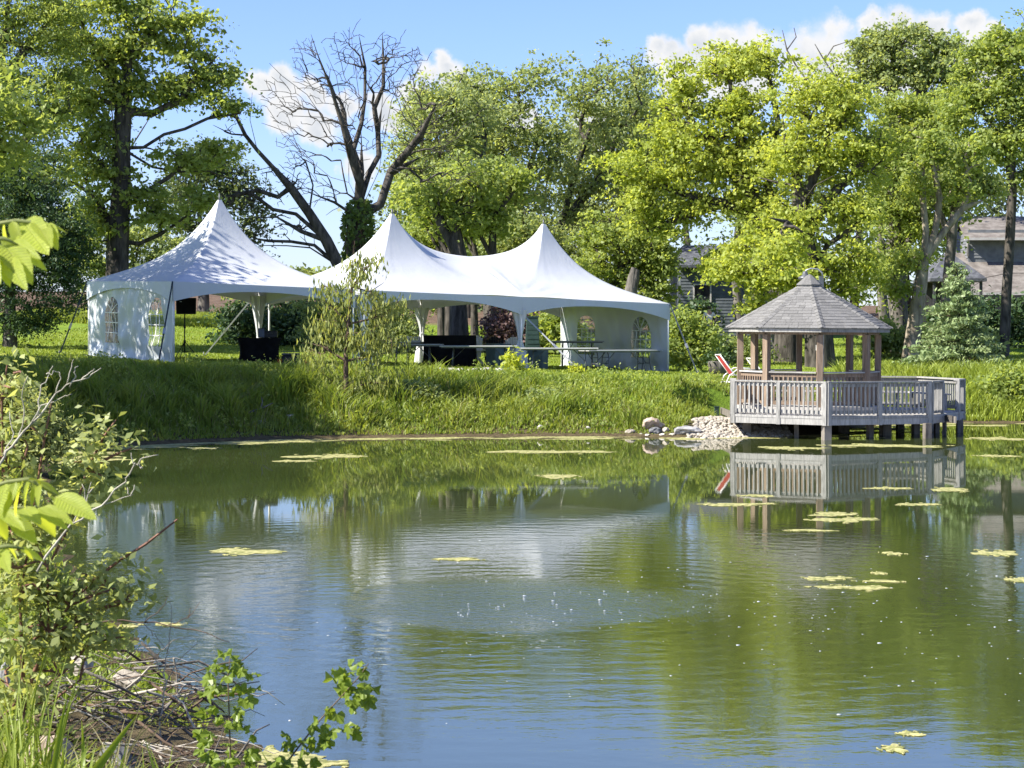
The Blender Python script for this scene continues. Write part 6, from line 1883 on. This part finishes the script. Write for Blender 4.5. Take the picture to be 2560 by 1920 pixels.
def build_algae():
    V, F = [], []
    s = 0
    # ragged scum along the far shore
    for i in range(len(POND)):
        a, b = POND[i], POND[(i + 1) % len(POND)]
        if a[1] < 38 or b[1] < 38 or a[0] > 34: continue
        L = np.hypot(*(b - a)); t = (b - a) / L; nin = np.array([t[1], -t[0]])
        for k in range(int(L * 7)):
            u = rng.uniform(0, L); w = rng.uniform(0, 1) ** 1.8 * (2.0 if a[0] > 2 else 1.3)
            if patchy(np.array([a[0] + t[0] * u]), np.array([a[1] + t[1] * u + w]), 1.1, 2.2)[0] < .38: continue
            if (pond_dist([a + t * u + nin * .5])[0]) > 0: nin = -nin
            c = a + t * u + nin * w
            r = rng.uniform(.06, .55) * (1 if w < 1 else .7)
            algae_disc(V, F, c, r * 1.4, r * rng.uniform(.25, .7), 22, s); s += 1
    me = bpy.data.meshes.new('algae_scum'); me.from_pydata(V, [], F); me.update()
    o = mesh_obj('algae_scum', me, M['algae']); props(o, 'yellow-green algae scum fringing the far shore', None, None, 'stuff')

    def mat_(dx0, dx1, dy, thick, label, group=None, m='algae'):
        Y = EYE * 4320 / (dy - 708.5)
        x0, x1 = (dx0 - 1106) / 4320 * Y, (dx1 - 1106) / 4320 * Y
        ry = thick / 2 * Y * Y / (EYE * 4320)
        v, f = [], []
        algae_disc(v, f, (0, 0), (x1 - x0) / 2, ry, 56, int(dx0 * 7 + dy))
        rx = (x1 - x0) / 2; rg = np.random.default_rng(int(dx0 + dy * 3))
        for q in range(9):
            an = rg.uniform(0, 6.28); k = rg.uniform(.8, 1.5)
            algae_disc(v, f, (math.cos(an) * rx * k, math.sin(an) * ry * k * 1.1), rx * rg.uniform(.03, .16), ry * rg.uniform(.06, .25), 16, int(q + dx0))
        me = bpy.data.meshes.new('algae_mat'); me.from_pydata(v, [], f); me.update()
        o = mesh_obj('algae_mat', me, M[m]); o.location = ((x0 + x1) / 2, Y, 0.002)
        props(o, label, 'algae mat', group or 'algae mats floating on the pond')
    spec = [(597, 668, 996, 4, 'thin pale algae streak on the water below the willow'), (633, 772, 986, 7, 'long pale algae mat floating beyond the thin streak below the willow'), (412, 470, 968, 4, 'small pale algae mat near the shore below the speaker'),
            (1075, 1300, 976, 6, 'longest thin algae streak lying off the yellow bank'), (1165, 1250, 1029, 7, 'pale algae mat over the reflection of the long tent wall'), (465, 600, 1192, 12, 'ragged yellow algae mat at the dark tent reflection'),
            (1755, 1845, 1111, 8, 'yellow algae mat on the mirrored gazebo posts, further of a close pair'), (1760, 1888, 1123, 9, 'yellow algae mat on the mirrored gazebo posts, nearer of a close pair'), (1705, 1790, 1146, 4, 'small algae streak just short of the close pair'),
            (1740, 1830, 1250, 8, 'algae mat at the tip of the mirrored gazebo roof'), (1778, 1915, 1270, 9, 'broad yellow algae mat just nearer than the mirrored roof tip'), (1885, 1915, 1239, 5, 'short algae mat above the broad yellow one'), (1860, 1945, 1256, 4, 'thin broken algae streak beside the broad yellow mat'),
            (2115, 2195, 1196, 12, 'large pale algae mat below the mirrored house roof'), (1905, 1950, 1196, 6, 'oval algae mat beside the mirrored roof edge'), (2180, 2230, 1253, 10, 'algae mat furthest towards the reedy side below the mirrored trunk'), (1520, 1650, 1090, 6, 'thin algae mat off the mirrored red lounger'),
            (1600, 1670, 1071, 4, 'faint algae streak across the mirrored deck rail'), (1880, 1960, 1055, 4, 'algae streak on the mirrored balusters near the deck corner'), (1940, 2020, 1090, 5, 'algae streak nearer than the mirrored deck corner'), (2010, 2090, 1058, 7, 'pale algae mat at the mirrored far deck post'),
            (1905, 1960, 1618, 14, 'round yellow algae mat floating in the blue sky reflection'), (1940, 1992, 1586, 9, 'tan algae mat just beyond the round yellow one'), (540, 720, 1648, 46, 'large tan algae mat by the near shoots at the bottom'),
            (940, 1030, 1208, 5, 'faint brown floating mat in the bright tent-roof reflection'), (170, 290, 1352, 10, 'pale algae patch among the near left twigs'), (330, 395, 1349, 5, 'small algae patch off the near left twigs'),
            (1650, 1760, 968, 6, 'algae mat lying in the shade in front of the deck piles'), (1810, 2010, 963, 6, 'long algae streak in front of the outer deck piles'), (2110, 2212, 948, 6, 'algae mat on the water past the deck end'), (2120, 2190, 985, 4, 'thin algae streak past the deck end on the mirrored reeds')]
    for q in spec: mat_(*q)
    # bubbles of the aerator
    V, F, nv = [], [], 0
    bm = bmesh.new(); bmesh.ops.create_icosphere(bm, subdivisions=1, radius=1)
    iv = np.array([v.co[:] for v in bm.verts]); fc = np.array([[v.index for v in f.verts] for f in bm.faces]); bm.free()
    for k in range(330):
        if k < 220:
            c = np.array([FOUNT[0] + 2.6, FOUNT[1] - .6]) + rng.normal(size=2) * np.array([2.3, 2.4])
            r = rng.choice([.004, .006, .009], p=[.6, .3, .1])
        elif k < 238:
            a = rng.uniform(0, 2 * math.pi); q = rng.uniform(.2, 1.1)
            c = np.array(FOUNT) + np.array([math.cos(a) * q * 1.3, math.sin(a) * q]); r = rng.choice([.004, .006, .008], p=[.6, .3, .1])
        else:
            c = np.array([rng.uniform(-5, 7), rng.uniform(14, 27)]); r = .0045
        V.append(iv * r * np.array([rng.uniform(1.2, 3.0), 1.2, .45]) + np.array([c[0], c[1], r * .12])); F.append(fc + nv); nv += len(iv)
    o = mesh_obj('bubbles', np_mesh('bubbles', np.concatenate(V), np.concatenate(F), True), M['foam']); props(o, 'white bubbles and foam flecks around the pond aerator', None, None, 'stuff')


build_algae()


# ------------------------------------------------------------------ the near left shore
def build_near_shore():
    d2 = lambda *pts: [tuple([p[0] / 1.15732, p[1] / 1.15732] + list(p[2:])) for p in pts]
    l2 = lambda *ls: [tuple([v / 1.15732 for v in l[:4]] + list(l[4:])) for l in ls]
    tree('shore_shrub', 'leafy shrub with red-brown arching stems reaching over the near water', 'shrub', 11.2,
         [d2((40, 2050), (60, 1750), (50, 1500), (40, 1300), (60, 1150)), d2((55, 1750), (120, 1590), (174, 1511), (232, 1453), (299, 1400), (367, 1356), (444, 1298)), d2((55, 1620), (120, 1420), (180, 1310), (215, 1180), (260, 1090), (290, 1050)),
          d2((48, 1450), (90, 1250), (110, 1100), (130, 1000)), d2((55, 1650), (180, 1560), (260, 1520), (345, 1500)), d2((60, 1780), (150, 1690), (230, 1600), (330, 1590)), d2((45, 1400), (10, 1200), (0, 1000), (20, 900)), d2((60, 1850), (120, 1760), (200, 1700)),
          d2((174, 1511), (230, 1490), (290, 1470)), d2((215, 1180), (280, 1140), (330, 1120))],
         l2((255, 1090, 55, 50), (215, 1170, 55, 50), (150, 1250, 70, 60), (90, 1330, 90, 80), (60, 1450, 90, 90), (150, 1490, 80, 70), (235, 1445, 60, 40), (300, 1405, 45, 26), (100, 1600, 110, 80), (200, 1590, 80, 50), (60, 1720, 100, 70), (330, 1500, 36, 26),
            (40, 950, 60, 50), (60, 1060, 60, 50), (20, 1150, 60, 80), (240, 1530, 50, 40), (20, 1300, 60, 80), (300, 1600, 40, 24), (310, 1480, 40, 30)),
         'leaf_shrub', 'twig_red', 330, 14, .058, .085, .016, asp=.46, leaf_part='foliage', trunk_part='stems', minr=.003, flare=0, shell=1.6, wander=.15, up=.7)

    def branch(name, label, Y, lines, r, m, cat='branch', zlift=0):
        p0 = ppt(lines[0][0][0], lines[0][0][1], Y)
        o = empty(name, p0, label, cat)
        for i, ln in enumerate(lines):
            P = [ppt(q[0], q[1], Y + (q[2] if len(q) > 2 else 0)) - p0 for q in ln]
            pts = []
            for a, b in zip(P[:-1], P[1:]):
                for k in range(3): pts.append(a.lerp(b, k / 3) + Vector(rng.normal(size=3)) * .006)
            pts.append(P[-1])
            rr = np.linspace(r * .68 if i == 0 else r * .38, r * .20 if i == 0 else r * .15, len(pts))
            MB().tube(pts, list(rr), 6).build('limb' if i == 0 else 'twig', M[m], o)
        return o
    branch('dead_branch', 'bare grey branch slanting up in front of the shaded bank', 10.6,
           [[(-40, 1250), (10, 1140), (42, 1104), (97, 1041), (139, 986), (169, 965), (215, 945), (253, 920)], [(139, 986), (150, 940), (148, 930)], [(169, 965), (177, 915), (184, 898)], [(175, 962), (190, 930), (196, 915)], [(97, 1041), (98, 980), (120, 935), (132, 915)], [(120, 935), (135, 928), (147, 930)],
            [(200, 950), (225, 930), (236, 922)], [(60, 1085), (110, 1010), (165, 990), (180, 985)], [(42, 1104), (60, 1040), (52, 990), (70, 940)], [(10, 1140), (30, 1080), (24, 1030)]], .011, 'twig_pale')
    branch('dead_branch', 'bare pale branch forking out over the water below the shrub leaves', 10.4,
           [[(90, 1430), (178, 1313), (251, 1265), (309, 1207), (340, 1165), (357, 1149), (396, 1137)], [(251, 1265), (300, 1248), (333, 1236)], [(320, 1240), (318, 1218)], [(325, 1238), (336, 1212)], [(335, 1170), (328, 1132)], [(345, 1160), (357, 1172)], [(178, 1313), (215, 1260), (228, 1205)], [(215, 1260), (205, 1210)], [(222, 1235), (234, 1218)]], .010, 'twig_pale')
    branch('dead_branch', 'thin dark branch drooping far out over the pond', 12.4,
           [[(120, 1600), (217, 1559), (309, 1552), (424, 1564), (511, 1583), (574, 1605)], [(217, 1563), (270, 1590), (337, 1610), (380, 1615)], [(424, 1564), (470, 1540), (500, 1505)], [(470, 1540), (478, 1520)], [(360, 1556), (410, 1520), (420, 1490)]], .010, 'twig_brown')
    branch('dead_branch', 'upright pale bare twig standing among the brush pile sticks', 11.4,
           [[(398, 1930), (404, 1800), (410, 1723), (414, 1670), (417, 1631), (386, 1583)], [(410, 1723), (440, 1660), (500, 1600)], [(417, 1640), (430, 1560), (425, 1500)], [(404, 1800), (470, 1740), (520, 1715)], [(386, 1590), (360, 1560), (370, 1520)], [(412, 1690), (380, 1640), (350, 1620)]], .009, 'twig_pale')
    branch('dead_branch', 'short broken white stick poking out of the leafy shoot over the water', 9.2, [[(560, 1725), (610, 1722), (645, 1724), (712, 1763)]], .008, 'twig_pale', 'stick')
    # brush pile
    root = empty('brush_pile', ppt(330, 1860, 12), 'tangled pile of grey dead sticks at the water edge', 'brush pile')
    o3 = root.location.copy()
    for k in range(190):
        px = random.uniform(120, 560); py = random.uniform(1640 + abs(px - 330) * .25, 1930)
        Y = 12.6 - (py - 1640) / 280 * 1.7 + random.uniform(-.3, .3)
        c = ppt(px, py, Y); c.z = max(c.z, gz(c.x, c.y) + .03)
        an = random.gauss(-.12, .60); L = random.uniform(.08, .40)
        d = Vector((math.cos(an), random.gauss(0, .35), -math.sin(an) * .55 - .1)); d.normalize()
        r = random.choice((.0025, .003, .004, .004, .006, .009))
        bend = Vector((random.uniform(-.04, .04), random.uniform(-.04, .04), random.uniform(-.09, .09))) * (L / .3)
        MB().tube([c - d * L - o3, c - d * L * .5 + bend * .5 - o3, c - d * L * .1 + bend - o3, c + d * L * .4 + bend * .3 - o3, c + d * L * .7 - bend * .4 - o3, c + d * L - o3], [r, r, r * .9, r * .8, r * .6, r * .35], 5).build('stick', M[random.choice(('twig_pale', 'bark_grey', 'bark_grey', 'twig_brown', 'twig_brown'))], root)
    # stones
    def nrock(px0, px1, py0, py1, Y, label, m, seed):
        a = ppt(px0, py1, Y); b = ppt(px1, py0, Y); c = (a + b) / 2
        rock('boulder', c, (abs(b.x - a.x) / 2 * 1.1, abs(b.x - a.x) / 2, abs(b.z - a.z) / 2 * 1.15), label, 'rock', m, 'stones on the near shore', seed, .22, 3)
    nrock(52, 205, 1845, 2000, 10.9, 'pinkish speckled boulder between the grass blades at the bottom', 'stone_tan', 3)
    nrock(232, 345, 1868, 1990, 11.0, 'dark grey boulder under the broad green blade', 'stone_dark', 5)
    nrock(168, 232, 1640, 1690, 13.0, 'pale flat-topped stone under the shrub by the twig pile', 'stone_pale', 6)
    nrock(285, 352, 1674, 1730, 12.7, 'pinkish pale stone at the top of the brush pile', 'stone_pale', 8)
    nrock(0, 30, 1660, 1730, 12.0, 'grey stone at the edge under the leafy shrub', 'stone_grey', 9)

    # long grass blades
    def ribbon(parent, org, a, c, b, w, m, name='blade'):
        n = 9; V = []; F = []
        for i in range(n + 1):
            u = i / n
            p = a * (1 - u) ** 2 + c * 2 * u * (1 - u) + b * u * u
            t = ((c - a) * (1 - u) + (b - c) * u).normalized()
            sd = t.cross(Vector((random.uniform(-.02, .02), 1, .25))).normalized()
            ww = w * (1 - u ** 2.2) * (0.55 + .45 * min(1, u * 4)) + .0006
            nrm = sd.cross(t)
            V += [p - sd * ww - org, p + nrm * ww * .35 - org, p + sd * ww - org]
        for i in range(n):
            for j in range(2): F.append((i * 3 + j, i * 3 + j + 1, i * 3 + j + 4, i * 3 + j + 3))
        MB().add(V, F, True).build(name, M[m], parent)

    def clump(label, Y, specs, m='leaf_grape'):
        b = ppt(specs[0][0][0], 2050, Y); b.z = gz(b.x, b.y)
        o = empty('grass_clump', b, label, 'grass clump')
        for a, c, t, w in specs:
            A, Cc, B = (ppt(q[0], q[1], Y + random.uniform(-.25, .25)) for q in (a, c, t))
            ribbon(o, o.location, A, Cc, B, w, m)
    clump('three broad green blades leaning over the dark grey boulder', 9.0,
          [((195, 1990), (255, 1900), (345, 1785), .022), ((125, 2000), (140, 1850), (170, 1735), .013), ((205, 2000), (212, 1880), (204, 1800), .011), ((40, 2000), (60, 1950), (110, 1880), .012), ((130, 1990), (165, 1930), (155, 1860), .010), ((190, 2000), (200, 1940), (222, 1845), .008)])
    sp = []
    for k in range(46):
        x = random.uniform(-60, 150); sp.append(((x, 2000), (x + random.uniform(-20, 30), random.uniform(1780, 1880)), (x + random.uniform(-40, 110), random.uniform(1590, 1860)), random.uniform(.003, .007)))
    clump('tuft of thin yellow-green grass blades in front of the leafy shrub', 9.6, sp, 'grass_lawn')
    sp = []
    for k in range(34):
        x = random.uniform(20, 330); sp.append(((x, 2000), (x + random.uniform(-20, 30), random.uniform(1830, 1900)), (x + random.uniform(-110, 160), random.uniform(1700, 1880)), random.uniform(.002, .004)))
    clump('dry straw-coloured grass stems crossing the near boulders', 10.2, sp, 'grass_dry')

    # big compound leaves of a sapling just outside the view
    def leaflet_mesh():
        n = 10; V = []; F = []
        for i in range(n + 1):
            u = i / n
            w = .165 * (u ** .6 * (1 - u) ** 1.05) / .345 + .003
            z = -.10 * u * u + .0
            se = .012 * (i % 2)
            V += [(-w - se * (0 < i < n), u, z + w * .32), (-w * .5, u, z + w * .20), (0, u, z), (w * .5, u, z + w * .20), (w + se * (0 < i < n), u, z + w * .32)]
        for i in range(n):
            for j in range(4): F.append((i * 5 + j, i * 5 + j + 1, i * 5 + j + 6, i * 5 + j + 5))
        me = bpy.data.meshes.new('leaflet'); me.from_pydata(V, [], F); me.polygons.foreach_set('use_smooth', [True] * len(F)); me.update(); me.materials.append(M['leaf_bright'])
        return me
    LM = leaflet_mesh()
    Y = 5.0
    base = Vector((-1.95, 5.1, gz(-1.95, 5.1)))
    sap = empty('sapling', base, 'sapling with large bright compound leaves hanging over the near shrub', 'sapling')
    MB().tube([(0, 0, -.05), (.03, -.02, .9), (-.02, -.05, 1.6), (.05, -.05, 2.4), (.1, -.05, 3.0)], [.03, .027, .022, .016, .01], 8).build('stem', M['stem_green'], sap)

    def spray(rach, leafs, Yd):
        P = [ppt(q[0], q[1], Yd) for q in rach]
        st = MB().tube([p - base for p in P], [.006] * (len(P) - 1) + [.002], 6).build('leaf_stalk', M['stem_green'], sap)
        for bx, by, tx, ty, wr in leafs:
            a = ppt(bx, by, Yd + random.uniform(-.05, .05)); b = ppt(tx, ty, Yd + random.uniform(-.16, .10))
            y = b - a; L = y.length; y.normalize()
            nz = (Vector((random.uniform(-.5, .1), random.uniform(-1.0, -.4), random.uniform(.5, 1.1)))); nz = (nz - y * nz.dot(y)).normalized()
            x = y.cross(nz)
            Mx = Matrix.Translation(a - base) @ Matrix((x * L * wr, y * L, nz * L)).transposed().to_4x4()
            o = bpy.data.objects.new('leaflet', LM); COL.objects.link(o); o.parent = st; o.matrix_local = Mx
    spray([(-110, 610), (-40, 565), (40, 552), (100, 558), (140, 575)],
          [(10, 556, 22, 640, 1.1), (58, 553, 112, 622, 1.2), (-30, 563, -10, 640, 1.1), (96, 558, 142, 618, .9), (108, 560, 158, 590, .8), (120, 562, 170, 580, .7), (90, 556, 128, 605, .8), (112, 562, 140, 610, .7), (30, 553, 50, 625, 1.0), (-60, 570, -50, 650, 1.0)], 5.0)
    spray([(-110, 640), (-40, 600), (10, 596), (45, 612)],
          [(0, 600, 122, 668, 1.2), (12, 612, 78, 698, 1.2), (-20, 630, 26, 712, 1.1), (-30, 610, 60, 690, 1.0), (20, 650, 60, 715, .9), (30, 605, 95, 640, .8), (-40, 620, -5, 700, 1.0)], 4.85)
    spray([(-110, 1260), (-50, 1225), (20, 1205), (70, 1198), (105, 1215), (140, 1240)],
          [(15, 1210, -18, 1300, 1.0), (40, 1205, 5, 1295, .8), (58, 1203, 25, 1290, .75), (75, 1203, 52, 1275, .7), (90, 1208, 75, 1270, .65), (100, 1212, 92, 1262, .6), (90, 1200, 118, 1222, .8), (100, 1205, 150, 1235, .9), (140, 1242, 238, 1290, 1.25), (70, 1198, 110, 1205, .7), (125, 1240, 152, 1275, .9)], 5.05)
    spray([(-110, 1330), (-40, 1285), (40, 1270), (110, 1268)],
          [(105, 1268, 182, 1305, 1.1), (70, 1275, 140, 1330, 1.3), (30, 1290, 92, 1358, 1.5), (-10, 1290, 20, 1352, 1.3), (50, 1272, 100, 1300, 1.1), (95, 1270, 170, 1320, .9), (0, 1275, 60, 1320, 1.0), (-50, 1300, -20, 1370, 1.0), (20, 1300, 60, 1340, 1.1)], 5.2)
    spray([(-110, 1420), (-40, 1375), (20, 1365), (60, 1372)],
          [(20, 1370, 55, 1412, 1.0), (50, 1372, 115, 1402, .9), (0, 1375, 20, 1425, 1.0), (60, 1375, 85, 1400, .8), (-30, 1380, -10, 1440, 1.0)], 4.95)

    # lobed-leaf shoots at the bottom
    def lobed_mesh(k):
        rg = np.random.default_rng(k); out = []
        for a, r in ((-150, .45), (-120, .62), (-95, .50), (-70, .85), (-52, .78), (-38, .62), (-18, .90), (0, 1.08), (18, .90), (38, .62), (52, .80), (70, .85), (95, .50), (120, .62), (150, .45)):
            rr = r * .52 * (1 + .08 * rg.normal()); t = R(a)
            out.append((rr * math.sin(t), .22 + rr * math.cos(t) * .95, .10 * rg.normal() - .22 * (r > .7) * rr))
        V = [(0, .22, .03), (0, 0, 0)] + out
        n = len(out); F = [(0, 2 + i, 3 + i) for i in range(n - 1)] + [(0, 2 + n - 1, 1), (0, 1, 2)]
        me = bpy.data.meshes.new('leaf'); me.from_pydata(V, [], F); me.update(); me.materials.append(M['leaf_grape']); return me
    LB = [lobed_mesh(k) for k in range(6)]

    def shoot(label, Y, stem, spots, sz):
        b = ppt(stem[0][0], stem[0][1], Y); g = gz(b.x, b.y)
        o = empty('vine_shoot', (b.x, b.y, g), label, 'shoot'); o3 = o.location.copy()
        P = [Vector((b.x, b.y, g))] + [ppt(q[0], q[1], Y) for q in stem]
        MB().tube([p - o3 for p in P], list(np.linspace(.006, .002, len(P))), 6).build('stem', M['twig_brown'], o)
        for (px, py, rx, ry, n) in spots:
            for k in range(n):
                c = ppt(px + random.gauss(0, rx * .5), py + random.gauss(0, ry * .5), Y + random.gauss(0, .05))
                d = min((Vector(((p.x - c.x), (p.y - c.y), p.z - c.z)) for p in P), key=lambda v: v.length)
                y = (-d).normalized() * .6 + Vector((random.uniform(-.5, .5), random.uniform(-.6, .2), random.uniform(-.7, .4))); y.normalize()
                nz = Vector((random.gauss(-.2, .5), random.gauss(-.5, .4), random.gauss(.7, .4))); nz = (nz - y * nz.dot(y)).normalized(); x = y.cross(nz)
                L = sz * random.uniform(.6, 1.25)
                q = bpy.data.objects.new('leaf', random.choice(LB)); COL.objects.link(q); q.parent = o
                q.matrix_local = Matrix.Translation(c - o3) @ Matrix((x * L, y * L, nz * L)).transposed().to_4x4()
    shoot('upright leafy shoot with lobed green leaves rising beside the brush pile', 9.0, [(578, 1960), (575, 1860), (572, 1760), (570, 1690), (575, 1645)],
          [(545, 1665, 34, 26, 7), (590, 1670, 30, 24, 6), (535, 1715, 30, 30, 8), (605, 1725, 34, 34, 9), (540, 1775, 26, 26, 5), (600, 1770, 26, 20, 4), (560, 1805, 22, 20, 4), (590, 1812, 20, 14, 3), (540, 1850, 28, 22, 6), (600, 1850, 22, 20, 4), (530, 1885, 26, 20, 4), (615, 1880, 34, 20, 6), (575, 1910, 50, 20, 8), (575, 1640, 16, 10, 3)], .082)
    shoot('slanting leafy shoot with lobed green leaves bending over the water', 9.1, [(690, 1970), (722, 1900), (760, 1850), (800, 1800), (850, 1745), (895, 1695), (922, 1658)],
          [(905, 1672, 22, 18, 6), (860, 1690, 26, 24, 7), (910, 1720, 20, 24, 5), (855, 1740, 22, 20, 5), (890, 1755, 24, 24, 6), (830, 1785, 22, 18, 4), (885, 1800, 20, 30, 5), (785, 1805, 20, 14, 3), (830, 1830, 24, 22, 5), (730, 1850, 28, 20, 6), (770, 1865, 26, 22, 6), (800, 1850, 18, 20, 3), (705, 1905, 30, 18, 6), (750, 1912, 26, 14, 4)], .095)


build_near_shore()
